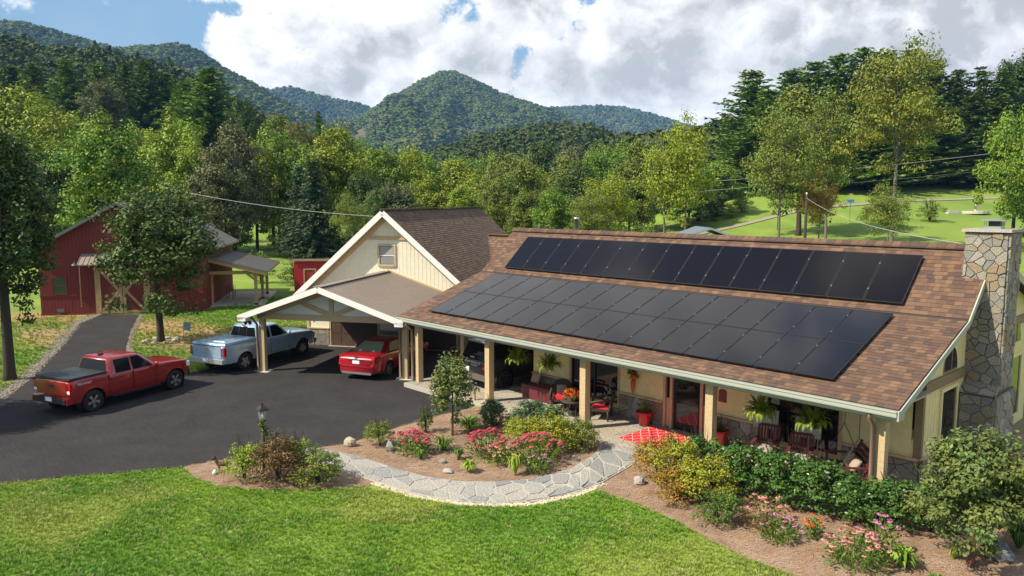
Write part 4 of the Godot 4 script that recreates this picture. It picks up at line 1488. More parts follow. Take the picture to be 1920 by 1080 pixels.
# ---------------------------------------------------------------- vehicles (local frame: front towards -z, on the ground, centred)
func body_shell(P: Dictionary) -> ArrayMesh:
	var L: float = P.len
	var W: float = P.half
	var mb := MB.new()
	var zs := PackedFloat32Array()
	for k in 111:
		zs.append(lerpf(-L / 2, L / 2, k / 110.0))
	for az in [P.front, P.rear]:
		for s in [-1.0, 1.0]:
			zs.append(az + s * P.arch * .9999); zs.append(az + s * P.arch * 1.0001)
	zs.sort()
	var rows := []
	for z in zs:
		var yt := curve(P.top, z)
		var e := clampf((absf(z) - (L / 2 - P.round)) / P.round, 0, 1)
		var w: float = W * (1.0 - P.nose * e * e)
		yt -= .05 * e * e * e
		var yb: float = P.clear + .05 * e
		for az in [P.front, P.rear]:
			var dz := absf(z - az)
			if dz < P.arch:
				yb = maxf(yb, P.wheel + sqrt(P.arch * P.arch - dz * dz) * .98)
		yb = minf(yb, yt - .06)
		var row := PackedVector3Array()
		var K := 8
		for k in K + 1:
			var y := lerpf(yb, yt, float(k) / K)
			var hr: float = (y - P.clear) / (P.shoulder - P.clear)
			var x: float = w * (1.0 - .05 * pow(maxf(0.0, 1.0 - hr * 2.0), 2) - P.tuck * pow(maxf(0.0, hr - .5) / .5, 2))
			for az in [P.front, P.rear]:      # flare round the arches
				var q := Vector2(z - az, y - P.wheel).length()
				if q < P.arch * 1.16:
					x += .018 * (1.0 - S((q - P.arch) / (P.arch * .16)))
			row.append(Vector3(x, y, z))
		var ex := row[K].x
		var crownh: float = P.crown
		for q in [[.955, .024], [.84, .04], [.5, .035 + crownh * .7], [0.0, .035 + crownh]]:
			row.append(Vector3(ex * q[0], yt + q[1] * (1.0 - .7 * e * e), z))
		rows.append(row)
	var n: int = rows[0].size()
	for i in rows.size() - 1:
		for k in n - 1:
			var a: Vector3 = rows[i][k]
			var b: Vector3 = rows[i][k + 1]
			var c: Vector3 = rows[i + 1][k + 1]
			var d: Vector3 = rows[i + 1][k]
			mb.quad(a, b, c, d)
			var f := Vector3(-1, 1, 1)
			mb.quad(d * f, c * f, b * f, a * f)
	for q in [0, rows.size() - 1]:
		for k in n - 1:
			var a: Vector3 = rows[q][k]
			var b: Vector3 = rows[q][k + 1]
			var f := Vector3(-1, 1, 1)
			if q == 0:
				mb.quad(a, a * f, b * f, b)
			else:
				mb.quad(a, b, b * f, a * f)
	return mb.done(true)

func cabin_ring(w: float, z0: float, z1: float, y: float, ch: float) -> PackedVector3Array:
	return PackedVector3Array([Vector3(w, y, z0 + ch * 1.6), Vector3(w, y, z1 - ch * 1.3), Vector3(w - ch, y, z1), Vector3(-w + ch, y, z1), Vector3(-w, y, z1 - ch * 1.3), Vector3(-w, y, z0 + ch * 1.6), Vector3(-w + ch, y, z0), Vector3(w - ch, y, z0)])

func cabin(P: Dictionary) -> ArrayMesh:
	var mb := MB.new()
	var G: Dictionary = P.cab
	var rings := []
	for q in [[0.0, 0.0], [.5, .0], [.86, .0], [.95, .06], [1.0, .18]]:
		var t: float = q[0]
		var ins: float = q[1]
		var r := cabin_ring(lerpf(G.wb, G.wt, t) - ins * .55, lerpf(G.f0, G.f1, t) + ins * .7, lerpf(G.r0, G.r1, t) - ins * .5, lerpf(G.y0, G.y1, t), .10)
		rings.append(r)
	rings.append(cabin_ring(G.wt * .35, lerpf(G.f1, G.r1, .3), lerpf(G.f1, G.r1, .75), G.y1 + .025, .05))
	for i in rings.size() - 1:
		for k in 8:
			mb.quad(rings[i][k], rings[i][(k + 1) % 8], rings[i + 1][(k + 1) % 8], rings[i + 1][k])
	for k in range(1, 7):
		mb.tri(rings[-1][0], rings[-1][k], rings[-1][k + 1])
	return mb.done(true)

func glass_pane(pts: Array, m: Material, parent: Node, called := "window", out := .012) -> MeshInstance3D:
	var mb := MB.new()
	var n: Vector3 = (pts[1] - pts[0]).cross(pts[2] - pts[0]).normalized() * out
	var c: Vector3 = (pts[0] + pts[1] + pts[2] + pts[3]) * .25
	if n.dot(c - Vector3(0, c.y, 0)) < 0:
		n = -n
	mb.quad(pts[0] + n, pts[1] + n, pts[2] + n, pts[3] + n)
	for k in 4:
		mb.quad(pts[k] + n, pts[(k + 1) % 4] + n, pts[(k + 1) % 4] - n, pts[k] - n)
	return obj(called, mb.done(), m, parent)

func cab_windows(P: Dictionary, t: Node, glass: Material) -> void:
	var G: Dictionary = P.cab
	var at := func(h: float, s: float, z: float) -> Vector3:
		return Vector3(s * lerpf(G.wb, G.wt, h), lerpf(G.y0, G.y1, h), z)
	for s in [-1.0, 1.0]:
		for w in P.side:
			var lo := .10
			var hi := .84
			var p := []
			for q in [[lo, w[0], true], [lo, w[1], false], [hi, w[1], false], [hi, w[0], true]]:
				var h: float = q[0]
				var zmin: float = lerpf(G.f0, G.f1, h) + .22
				var zmax: float = lerpf(G.r0, G.r1, h) - .16
				p.append(at.call(h, s, clampf(q[1], zmin, zmax)))
			glass_pane(p, glass, t)
	for e in [[G.f0, G.f1, "windshield"], [G.r0, G.r1, "rear_window"]]:
		var p := []
		for q in [[.08, -1], [.08, 1], [.86, 1], [.86, -1]]:
			p.append(Vector3(q[1] * (lerpf(G.wb, G.wt, q[0]) - .13), lerpf(G.y0, G.y1, q[0]), lerpf(e[0], e[1], q[0])))
		glass_pane(p, P.get("back_glass", glass) if e[2] == "rear_window" else glass, t, e[2])

func wheel_parts(P: Dictionary, t: Node3D) -> void:
	var r: float = P.wheel
	var wd := .235
	var ty := MB.new()
	ty.lathe(Vector3.ZERO, [Vector2(r * .6, -wd / 2), Vector2(r * .88, -wd / 2 - .005), Vector2(r * .975, -wd / 2 + .02), Vector2(r, -wd / 2 + .05), Vector2(r, wd / 2 - .05), Vector2(r * .975, wd / 2 - .02), Vector2(r * .88, wd / 2 + .005), Vector2(r * .6, wd / 2)], 28)
	var tm := ty.done(true)
	var rim := MB.new()
	var rr := r * .66
	rim.lathe(Vector3.ZERO, [Vector2(rr * .92, wd * .1), Vector2(rr * .93, wd * .48), Vector2(rr, wd * .5), Vector2(rr * 1.01, wd * .42)], 24)
	rim.lathe(Vector3.ZERO, [Vector2(0, wd * .46), Vector2(rr * .2, wd * .46), Vector2(rr * .24, wd * .4)], 12)
	var sp: int = P.spokes
	for k in sp:
		for dd in ([-.13, .13] if P.get("twin", false) else [0.0]):
			var a: float = TAU * k / sp + dd
			rim.box(Vector3(cos(a) * rr * .56, wd * .40, sin(a) * rr * .56), Vector3(rr * .8, .03, .05 if P.get("twin", false) else P.spoke), Basis(Vector3.UP, -a))
	var rm := rim.done()
	var hub := MB.new()
	hub.lathe(Vector3.ZERO, [Vector2(0, wd * .12), Vector2(rr * .95, wd * .12)], 18)
	var hm := hub.done()
	for z in [P.front, P.rear]:
		for s in [-1.0, 1.0]:
			var w := obj("wheel", tm, M.tyre, t, Vector3(s * (P.half - .125), r, z), Basis(Vector3.BACK, -s * PI / 2))
			obj("rim", rm, P.get("rim", M.alloy), w)
			obj("brake_disc", hm, M.blacktrim, w)

func vehicle(called: String, label: String, category: String, at: Vector3, turn: float, P: Dictionary) -> Node3D:
	var t := thing(called, label, category, at, turn)
	obj("body", body_shell(P), P.paint, t)
	if P.has("cab"):
		obj("cab", cabin(P), P.paint, t)
		cab_windows(P, t, P.glass)
	var u := MB.new()
	u.span(Vector3(-P.half + .28, P.clear - .06, -P.len / 2 + .3), Vector3(P.half - .28, P.clear + .25, P.len / 2 - .3))
	for z in [P.front, P.rear]:
		u.span(Vector3(-P.half + .3, P.clear, z - P.arch), Vector3(P.half - .3, P.wheel + P.arch - .05, z + P.arch))
		u.tube([Vector3(-P.half + .1, P.wheel, z), Vector3(P.half - .1, P.wheel, z)], [.06, .06], 6)
	obj("underbody", u.done(), M.blacktrim, t)
	for z in [P.front, P.rear]:
		for s in [-1.0, 1.0]:
			var wl := MB.new()
			wl.lathe(Vector3.ZERO, [Vector2(P.arch * .99, -.14), Vector2(P.arch * .99, .14)], 20, Basis(Vector3.BACK, PI / 2))
			obj("wheel_well", wl.done(), M.blacktrim, t, Vector3(s * (P.half - .19), P.wheel, z))
	wheel_parts(P, t)
	return t

func lamp_pair(t: Node, called: String, lo: Vector3, hi: Vector3, m: Material) -> void:
	for s in [-1.0, 1.0]:
		var mb := MB.new()
		var a := Vector3(minf(s * lo.x, s * hi.x), lo.y, lo.z)
		var b := Vector3(maxf(s * lo.x, s * hi.x), hi.y, hi.z)
		mb.span(a, b)
		obj(called, mb.done(), m, t)

func mirrors(t: Node, z: float, y: float, x: float, m: Material) -> void:
	for s in [-1.0, 1.0]:
		var mb := MB.new()
		mb.lathe(Vector3(s * (x + .1), y, z), [Vector2(0, -.1), Vector2(.09, -.08), Vector2(.11, 0), Vector2(.09, .08), Vector2(0, .1)], 8, Basis.from_scale(Vector3(1.05, 1, .6)))
		obj("mirror", mb.done(true), m, t)

func lettering(words: String, size: float, m: Material, parent: Node, at: Vector3, b: Basis) -> void:
	var tm := TextMesh.new()
	tm.text = words
	tm.font_size = 32
	tm.pixel_size = size / 32.0
	tm.depth = 0.006
	obj("lettering", tm, m, parent, at, b)

func seam(t: Node, lines: Array, m: Material) -> void:
	var mb := MB.new()
	for q in lines:
		mb.span(q[0], q[1])
	obj("door_seams", mb.done(), m, t)

func make_vehicles() -> void:
	var tint := mat(.010, .011, .012, .03, null, 1, 0, .3)
	# red crew cab pickup
	var red := paint(.25, .009, .008, .15)
	var P := {len = 5.04, half = .93, front = -1.79, rear = 1.66, wheel = .385, arch = .47, clear = .42, shoulder = 1.2, tuck = .06, round = .35, nose = .10, crown = .05, paint = red, glass = tint, spokes = 5, twin = true, spoke = .07,
		top = [Vector2(-2.52, .98), Vector2(-2.36, 1.06), Vector2(-1.2, 1.15), Vector2(-.9, 1.14), Vector2(1.0, 1.12), Vector2(1.05, 1.20), Vector2(2.52, 1.20)],
		cab = {f0 = -1.12, f1 = -.38, r0 = 1.02, r1 = .88, y0 = 1.10, y1 = 1.72, wb = .88, wt = .70}, side = [[-.85, .02], [.10, .72]]}
	var t := vehicle("pickup_truck", "red crew cab pickup with black tonneau cover parked on the asphalt", "pickup", Vector3(-5.55, .0, 8.76), deg_to_rad(22.3), P)
	for k in 3:
		var lid := MB.new()
		lid.span(Vector3(-.84, 1.235, 1.06 + k * .475), Vector3(.84, 1.30, 1.525 + k * .475))
		obj("tonneau_panel", lid.done(), mat(.028, .03, .033, .45), t)
	box_part("tailgate", Vector3(-.74, .72, 2.508), Vector3(.74, 1.17, 2.532), red, t)
	box_part("tailgate_emblem", Vector3(-.12, .97, 2.532), Vector3(.12, 1.05, 2.542), M.blacktrim, t)
	lamp_pair(t, "tail_light", Vector3(.76, .76, 2.42), Vector3(.925, 1.14, 2.52), M.redlight)
	lamp_pair(t, "reverse_light", Vector3(.775, .80, 2.51), Vector3(.90, .90, 2.527), M.clearlight)
	box_part("rear_bumper", Vector3(-.80, .45, 2.44), Vector3(.80, .62, 2.65), M.blacktrim, t)
	lamp_pair(t, "bumper_corner", Vector3(.55, .44, 2.42), Vector3(.90, .66, 2.62), red)
	box_part("license_plate", Vector3(-.16, .52, 2.65), Vector3(.16, .66, 2.66), M.plate, t)
	box_part("front_bumper", Vector3(-.84, .45, -2.56), Vector3(.84, .66, -2.42), M.blacktrim, t)
	box_part("grille", Vector3(-.5, .70, -2.532), Vector3(.5, .96, -2.5), M.blacktrim, t)
	lamp_pair(t, "headlight", Vector3(.55, .82, -2.52), Vector3(.90, .99, -2.27), M.clearlight)
	mirrors(t, -.86, 1.2, .93, red)
	for s in [-1.0, 1.0]:
		for z in [.02, .88]:
			box_part("door_handle", Vector3(s * .945 - .02, .98, z - .1), Vector3(s * .945 + .02, 1.02, z + .1), red, t)
		box_part("side_step", Vector3(s * .93 - .06, .36, -1.1), Vector3(s * .93 + .06, .42, .95), M.blacktrim, t)
	seam(t, [[Vector3(-.935, .5, -.93), Vector3(.935, 1.1, -.918)], [Vector3(-.948, .5, .05), Vector3(.948, 1.12, .062)], [Vector3(-.935, .5, 1.03), Vector3(.935, 1.16, 1.045)]], M.blacktrim)
	box_part("roof_antenna", Vector3(-.05, 1.74, .55), Vector3(.05, 1.79, .72), M.blacktrim, t)
	lettering("TRD SPORT", .10, mat(.62, .62, .66, .5), t, Vector3(.925, 1.075, 1.98), Basis(Vector3.UP, PI / 2))
	# light blue extended cab pickup with a fibreglass bed lid
	var blue := paint(.29, .42, .55, .2)
	P = {len = 5.75, half = .985, front = -1.92, rear = 1.72, wheel = .39, arch = .475, clear = .46, shoulder = 1.25, tuck = .05, round = .35, nose = .09, crown = .05, paint = blue, glass = tint, spokes = 5, spoke = .13,
		top = [Vector2(-2.85, .98), Vector2(-2.6, 1.08), Vector2(-1.3, 1.17), Vector2(-1.0, 1.17), Vector2(.9, 1.17), Vector2(.95, 1.22), Vector2(2.85, 1.22)],
		cab = {f0 = -1.22, f1 = -.52, r0 = .88, r1 = .72, y0 = 1.14, y1 = 1.78, wb = .90, wt = .72}, side = [[-.95, -.02], [.10, .58]]}
	t = vehicle("pickup_truck", "pale blue extended cab pickup with smooth bed lid beside carport post", "pickup", Vector3(-8.25, .0, 2.12), deg_to_rad(21.5), P)
	var lid := MB.new()
	lid.prism(poly([-.93, -.92, .93, -.92, .95, -2.8, .6, -2.9, -.6, -2.9, -.95, -2.8]), Transform3D(Basis(Vector3.RIGHT, Vector3(0, 0, -1), Vector3.UP), Vector3(0, 1.25, 0)), 0, .085, .05)
	lid.prism(poly([-.62, -1.15, .62, -1.15, .62, -2.5, -.62, -2.5]), Transform3D(Basis(Vector3.RIGHT, Vector3(0, 0, -1), Vector3.UP), Vector3(0, 1.335, 0)), 0, .025, .02)
	obj("bed_lid", lid.done(), blue, t)
	box_part("tailgate", Vector3(-.78, .74, 2.862), Vector3(.78, 1.2, 2.888), blue, t)
	box_part("tailgate_handle", Vector3(-.11, 1.08, 2.888), Vector3(.11, 1.15, 2.90), M.chrome, t)
	lamp_pair(t, "tail_light", Vector3(.79, .80, 2.75), Vector3(.965, 1.16, 2.875), M.redlight)
	box_part("rear_bumper", Vector3(-.95, .50, 2.78), Vector3(.95, .68, 3.0), mat(.55, .57, .58, .35, null, 1, .6), t)
	box_part("license_plate", Vector3(-.16, .56, 3.0), Vector3(.16, .70, 3.01), M.plate, t)
	box_part("front_bumper", Vector3(-.9, .48, -2.98), Vector3(.9, .70, -2.76), M.chrome, t)
	box_part("grille", Vector3(-.55, .72, -2.87), Vector3(.55, 1.0, -2.83), M.blacktrim, t)
	lamp_pair(t, "headlight", Vector3(.58, .78, -2.86), Vector3(.92, 1.0, -2.62), M.clearlight)
	mirrors(t, -.92, 1.26, .96, blue)
	box_part("brake_light", Vector3(-.1, 1.75, .76), Vector3(.1, 1.80, .80), M.redlight, t)
	var split := MB.new()
	for x in [-.22, .22]:
		split.beam(Vector3(x, 1.2, .895), Vector3(x, 1.72, .765), .03, .02)
	obj("window_divider", split.done(), M.blacktrim, t)
	for s in [-1.0, 1.0]:
		box_part("side_moulding", Vector3(s * .985 - .012, .78, -1.25), Vector3(s * .985 + .012, .83, 1.15), mat(.5, .55, .6, .3, null, 1, .6), t)
		box_part("door_handle", Vector3(s * .975 - .02, 1.0, -.1), Vector3(s * .975 + .02, 1.04, .1), blue, t)
	seam(t, [[Vector3(-.975, .55, -1.02), Vector3(.975, 1.13, -1.008)], [Vector3(-.985, .55, .16), Vector3(.985, 1.15, .172)], [Vector3(-.975, .55, .915), Vector3(.975, 1.19, .93)]], M.blacktrim)
	# red sedan
	var cherry := paint(.36, .010, .022, .25)
	var clear := mat(.05, .075, .055, .03, null, 1, 0, .6)
	P = {len = 4.87, half = .92, front = -1.50, rear = 1.38, wheel = .335, arch = .40, clear = .28, shoulder = .98, tuck = .05, round = .5, nose = .17, crown = .045, paint = cherry, glass = tint, back_glass = mat(.20, .24, .16, .03, null, 1, 0, .6), spokes = 9, spoke = .045,
		top = [Vector2(-2.43, .66), Vector2(-2.2, .76), Vector2(-1.1, .90), Vector2(-.9, .92), Vector2(1.2, .98), Vector2(1.7, 1.0), Vector2(2.3, .99), Vector2(2.43, .94)],
		cab = {f0 = -1.18, f1 = -.34, r0 = 1.80, r1 = .82, y0 = .92, y1 = 1.42, wb = .81, wt = .565}, side = [[-.9, .06], [.12, 1.1]]}
	t = vehicle("sedan", "cherry red sedan parked under the carport roof, rear outward", "car", Vector3(-2.96, .0, -1.28), deg_to_rad(26.2), P)
	for k in 2:
		var hr := MB.new()
		hr.lathe(Vector3(-.32 + k * .64, 1.05, 1.55), [Vector2(0, -.07), Vector2(.09, -.06), Vector2(.1, .02), Vector2(0, .08)], 10)
		obj("headrest", hr.done(true), mat(.5, .5, .42, .8), t)
	box_part("license_plate", Vector3(-.16, .70, 2.40), Vector3(.16, .85, 2.45), M.plate, t)
	box_part("trunk_chrome", Vector3(-.34, .865, 2.40), Vector3(.34, .90, 2.47), M.chrome, t)
	var em := MB.new()
	em.lathe(Vector3(0, .965, 2.43), [Vector2(.07, -.01), Vector2(.07, .01), Vector2(0, .015)], 12, Basis(Vector3.RIGHT, PI / 2))
	obj("emblem", em.done(), M.chrome, t)
	for s in [-1.0, 1.0]:
		var tl := MB.new()
		tl.beam(Vector3(s * .74, .62, 2.40), Vector3(s * .76, 1.0, 2.30), .12, .10)
		obj("tail_light", tl.done(), M.redlight, t)
		box_part("door_handle", Vector3(s * .905 - .02, .84, .0), Vector3(s * .905 + .02, .87, .16), M.chrome, t)
		var ch := MB.new()
		ch.beam(Vector3(s * .825, .955, -.9), Vector3(s * .80, .985, 1.42), .02, .02)
		ch.beam(Vector3(s * .80, .985, 1.42), Vector3(s * .665, 1.38, .78), .02, .025)
		obj("window_chrome", ch.done(), M.chrome, t)
	box_part("bumper_crease", Vector3(-.74, .565, 2.42), Vector3(.74, .60, 2.455), cherry, t)
	box_part("rear_valance", Vector3(-.68, .27, 2.28), Vector3(.68, .36, 2.44), mat(.16, .16, .17, .4), t)
	mirrors(t, -.72, 1.0, .86, cherry)
	lamp_pair(t, "headlight", Vector3(.55, .60, -2.40), Vector3(.8, .78, -2.1), M.clearlight)
	seam(t, [[Vector3(-.912, .36, -.92), Vector3(.912, .9, -.91)], [Vector3(-.918, .36, .18), Vector3(.918, .93, .19)]], M.blacktrim)
	# dark suv in the breezeway
	var black := paint(.018, .018, .022, .2)
	P = {len = 4.4, half = .94, front = -1.32, rear = 1.34, wheel = .36, arch = .43, clear = .34, shoulder = 1.1, tuck = .04, round = .3, nose = .08, crown = .04, paint = black, glass = tint, spokes = 5, spoke = .1, rim = mat(.08, .08, .09, .3, null, 1, .8),
		top = [Vector2(-2.2, .95), Vector2(-2.0, 1.04), Vector2(-1.0, 1.10), Vector2(2.2, 1.12)],
		cab = {f0 = -1.02, f1 = -.42, r0 = 2.16, r1 = 1.86, y0 = 1.08, y1 = 1.76, wb = .86, wt = .72}, side = [[-.8, .1], [.2, 1.0], [1.1, 1.75]]}
	t = vehicle("suv", "black suv parked in the open bay behind the porch posts", "suv", Vector3(2.98, .2, -3.45), deg_to_rad(-4.0), P)
	box_part("license_plate", Vector3(-.50, .62, 2.20), Vector3(-.20, .78, 2.225), M.plate, t)
	lamp_pair(t, "tail_light", Vector3(.66, .82, 2.08), Vector3(.90, 1.02, 2.215), M.redlight)
	box_part("rear_bumper", Vector3(-.86, .38, 2.1), Vector3(.86, .58, 2.29), mat(.10, .09, .08, .6), t)
	box_part("roof_spoiler", Vector3(-.66, 1.70, 1.82), Vector3(.66, 1.75, 2.02), black, t)
	box_part("wiper", Vector3(-.2, 1.16, 2.13), Vector3(.05, 1.19, 2.15), M.plate, t)
	lettering("BRONCO", .15, mat(.6, .6, .6, .4), t, Vector3(0, 1.0, 2.21), Basis.from_scale(Vector3(1.5, .8, 1)))
	lettering("SPORT", .10, mat(.6, .6, .6, .4), t, Vector3(.12, .89, 2.21), Basis.from_scale(Vector3(1.3, .8, 1)))
	for s in [-1.0, 1.0]:
		var rr := MB.new()
		rr.tube([Vector3(s * .62, 1.77, -.2), Vector3(s * .62, 1.83, .0), Vector3(s * .62, 1.83, 1.5), Vector3(s * .62, 1.77, 1.7)], [.02, .02, .02, .02], 6)
		obj("roof_rail", rr.done(true), M.alloy, t)
	mirrors(t, -.7, 1.16, .9, black)
	lamp_pair(t, "headlight", Vector3(.55, .78, -2.2), Vector3(.85, .96, -2.0), M.clearlight)

# ---------------------------------------------------------------- porch furniture
func fern(label: String, at: Vector3, hang: float) -> void:
	rng.seed = hash(label)
	var t := thing("hanging_fern", label, "fern", at, 0.0, "hanging ferns along the porch")
	var b := MB.new()
	b.lathe(Vector3(0, -.12, 0), [Vector2(0, 0), Vector2(.12, .01), Vector2(.17, .16), Vector2(.18, .18), Vector2(.15, .17)], 14)
	obj("basket", b.done(true), mat(.05, .04, .03, .8), t)
	var w := MB.new()
	for k in 3:
		var a := TAU * k / 3
		w.tube([Vector3(cos(a) * .16, .06, sin(a) * .16), Vector3(0, hang, 0)], [.006, .006], 4)
	obj("wire", w.done(), M.darkmetal, t)
	var f := MB.new()
	f.tinted = true
	for k in 95:
		var a := rnd(0, TAU)
		var out := Vector3(cos(a), 0, sin(a))
		var l := rnd(.32, .52)
		var e := rnd(.05, 1.35)
		var p := Vector3(0, .04, 0) + out * rnd(.02, .1)
		var bend := rnd(2.0, 3.4) if e < .9 else rnd(.4, 1.4)
		for j in 16:
			var u := j / 15.0
			var ang := e - bend * u * u * .8
			var dir := out * cos(ang) + Vector3(0, sin(ang), 0)
			if ang < -1.45:
				dir = (out * .12 + Vector3(0, -1, 0)).normalized()
			var nx := p + dir * l / 15.0
			var side := Vector3(-sin(a), 0, cos(a))
			f.col = tone(.45, 1.0, .14)
			var wd := .062 * sin(PI * (.12 + .86 * u)) + .012
			for s in [-1.0, 1.0]:
				f.tri(p, p + side * s * wd + dir * .02 + Vector3(0, rnd(-.012, .012), 0), nx)
			p = nx
	obj("fronds", f.done(), M.leaf.fern, t).set_meta("kind", "stuff")

func chair_wicker(label: String, at: Vector3, turn: float) -> void:
	var t := thing("wicker_chair", label, "chair", at, turn, "wicker chairs on the porch")
	var s := MB.new()
	s.span(Vector3(-.32, .30, -.30), Vector3(.32, .38, .32))
	obj("seat", s.done(), M.wicker, t)
	var bk := MB.new()
	var pts := PackedVector2Array([Vector2(-.34, .36)])
	for k in 13:
		var a := PI - PI * k / 12
		pts.append(Vector2(cos(a) * .34, .66 + sin(a) * .30))
	pts.append(Vector2(.34, .36))
	bk.prism(pts, Transform3D(Basis(Vector3.RIGHT, Vector3(0, .97, -.2).normalized(), Vector3(0, .2, .97).normalized()), Vector3(0, 0, -.22)), -.03, .03, .015)
	bk.back(pts, Transform3D(Basis(Vector3.RIGHT, Vector3(0, .97, -.2).normalized(), Vector3(0, .2, .97).normalized()), Vector3(0, 0, -.22)), -.03)
	obj("backrest", bk.done(), M.wicker, t)
	for x in [-.34, .34]:
		var ar := MB.new()
		ar.tube([Vector3(x, .72, -.3), Vector3(x, .62, .1), Vector3(x * 1.03, .56, .34), Vector3(x, .38, .36)], [.045, .045, .05, .04], 7)
		obj("armrest", ar.done(true), M.wicker, t)
		for z in [-.27, .3]:
			var l := MB.new()
			l.tube([Vector3(x * .95, 0, z), Vector3(x * .92, .32, z)], [.028, .035], 6)
			obj("leg", l.done(true), M.wicker, t)
	var c := MB.new()
	c.prism(poly([-.28, -.26, .28, -.26, .29, .28, -.29, .28]), Transform3D(Basis(Vector3.RIGHT, Vector3(0, 0, -1), Vector3.UP), Vector3(0, .38, 0)), 0, .11, .04)
	obj("cushion", c.done(), M.cushion, t)
	var pl := MB.new()
	pl.lathe(Vector3.ZERO, [Vector2(0, -.06), Vector2(.16, -.05), Vector2(.25, 0), Vector2(.16, .05), Vector2(0, .06)], 4)
	obj("pillow", pl.done(true), mat(.55, .44, .38, .9, T.rough, 6.0), t, Vector3(0, .62, -.14), Basis(Vector3.RIGHT, 1.25) * Basis(Vector3.UP, PI / 4))

func rocker(label: String, at: Vector3, turn: float) -> void:
	var t := thing("rocking_chair", label, "rocking chair", at, turn, "rocking chairs on the porch")
	for x in [-.27, .27]:
		var r := MB.new()
		var pts := []
		for k in 9:
			var u := k / 8.0
			pts.append(Vector3(x, .03 + .14 * pow(u * 2 - 1, 2), lerpf(.42, -.5, u)))
		r.tube(pts, [.022, .022, .022, .022, .022, .022, .022, .022, .022], 5)
		obj("runner", r.done(), M.maroon, t)
		for z in [.26, -.22]:
			var l := MB.new()
			l.beam(Vector3(x, .06, z), Vector3(x, .68 if z > 0 else 1.02, z - (.0 if z > 0 else .12)), .05, .05)
			obj("leg", l.done(), M.maroon, t)
		var a := MB.new()
		a.beam(Vector3(x, .69, -.3), Vector3(x, .66, .36), .09, .03)
		obj("armrest", a.done(), M.maroon, t)
	var s := MB.new()
	s.box(Vector3(0, .42, .02), Vector3(.56, .04, .52), Basis(Vector3.RIGHT, .06))
	obj("seat", s.done(), M.maroon, t)
	for y in [.56, .98]:
		box_part("back_rail", Vector3(-.25, y, -.34 - (y - .56) * .12), Vector3(.25, y + .07, -.30 - (y - .56) * .12), M.maroon, t)
	for k in 6:
		var sl := MB.new()
		sl.beam(Vector3(-.2 + k * .08, .6, -.315), Vector3(-.2 + k * .08, 1.0, -.365), .045, .018)
		obj("slat", sl.done(), M.maroon, t)
	var c := MB.new()
	c.prism(poly([-.25, -.24, .25, -.24, .26, .26, -.26, .26]), Transform3D(Basis(Vector3.RIGHT, Vector3(0, 0, -1), Vector3.UP), Vector3(0, .45, .02)), 0, .08, .035)
	obj("cushion", c.done(), mat(.62, .53, .47, .9, T.rough, 5.0), t)

func board_texture() -> ImageTexture:
	return blend_tex(71, 0.02, [Color(.18, .24, .30), Color(.36, .40, .38), Color(.44, .45, .36), Color(.52, .44, .14)], 256, 5, 0.08)

func pot(label: String, at: Vector3, tint: String) -> void:
	var t := thing("red_pot", label, "plant pot", at, 0.0, "red pots beside the front door")
	var p := MB.new()
	p.lathe(Vector3.ZERO, [Vector2(0, 0), Vector2(.15, 0), Vector2(.23, .36), Vector2(.27, .40), Vector2(.27, .46), Vector2(.23, .46), Vector2(.22, .40)], 20)
	obj("pot", p.done(true), M.redpot, t)
	var s := MB.new()
	s.lathe(Vector3(0, .40, 0), [Vector2(.22, 0), Vector2(0, .03)], 14)
	obj("soil", s.done(), M.soil, t)
	var f := MB.new()
	f.tinted = true
	rng.seed = hash(label)
	for k in 26:
		var a := rnd(0, TAU)
		var o := Vector3(cos(a), 0, sin(a)) * rnd(0, .12) + Vector3(0, .42, 0)
		var e := o + Vector3(cos(a) * rnd(.02, .16), rnd(.18, .75), sin(a) * rnd(.02, .16))
		f.col = tone(.4, .8, .2)
		var sd := Vector3(-sin(a), 0, cos(a)) * .007
		f.tri(o - sd, e, o + sd)
		for j in 4:
			f.leaf(o.lerp(e, rnd(.1, .6)) + rdir() * .06, rdir(), rdir(), .05, .5)
	obj("foliage", f.done(), M.leaf[tint], t).set_meta("kind", "stuff")

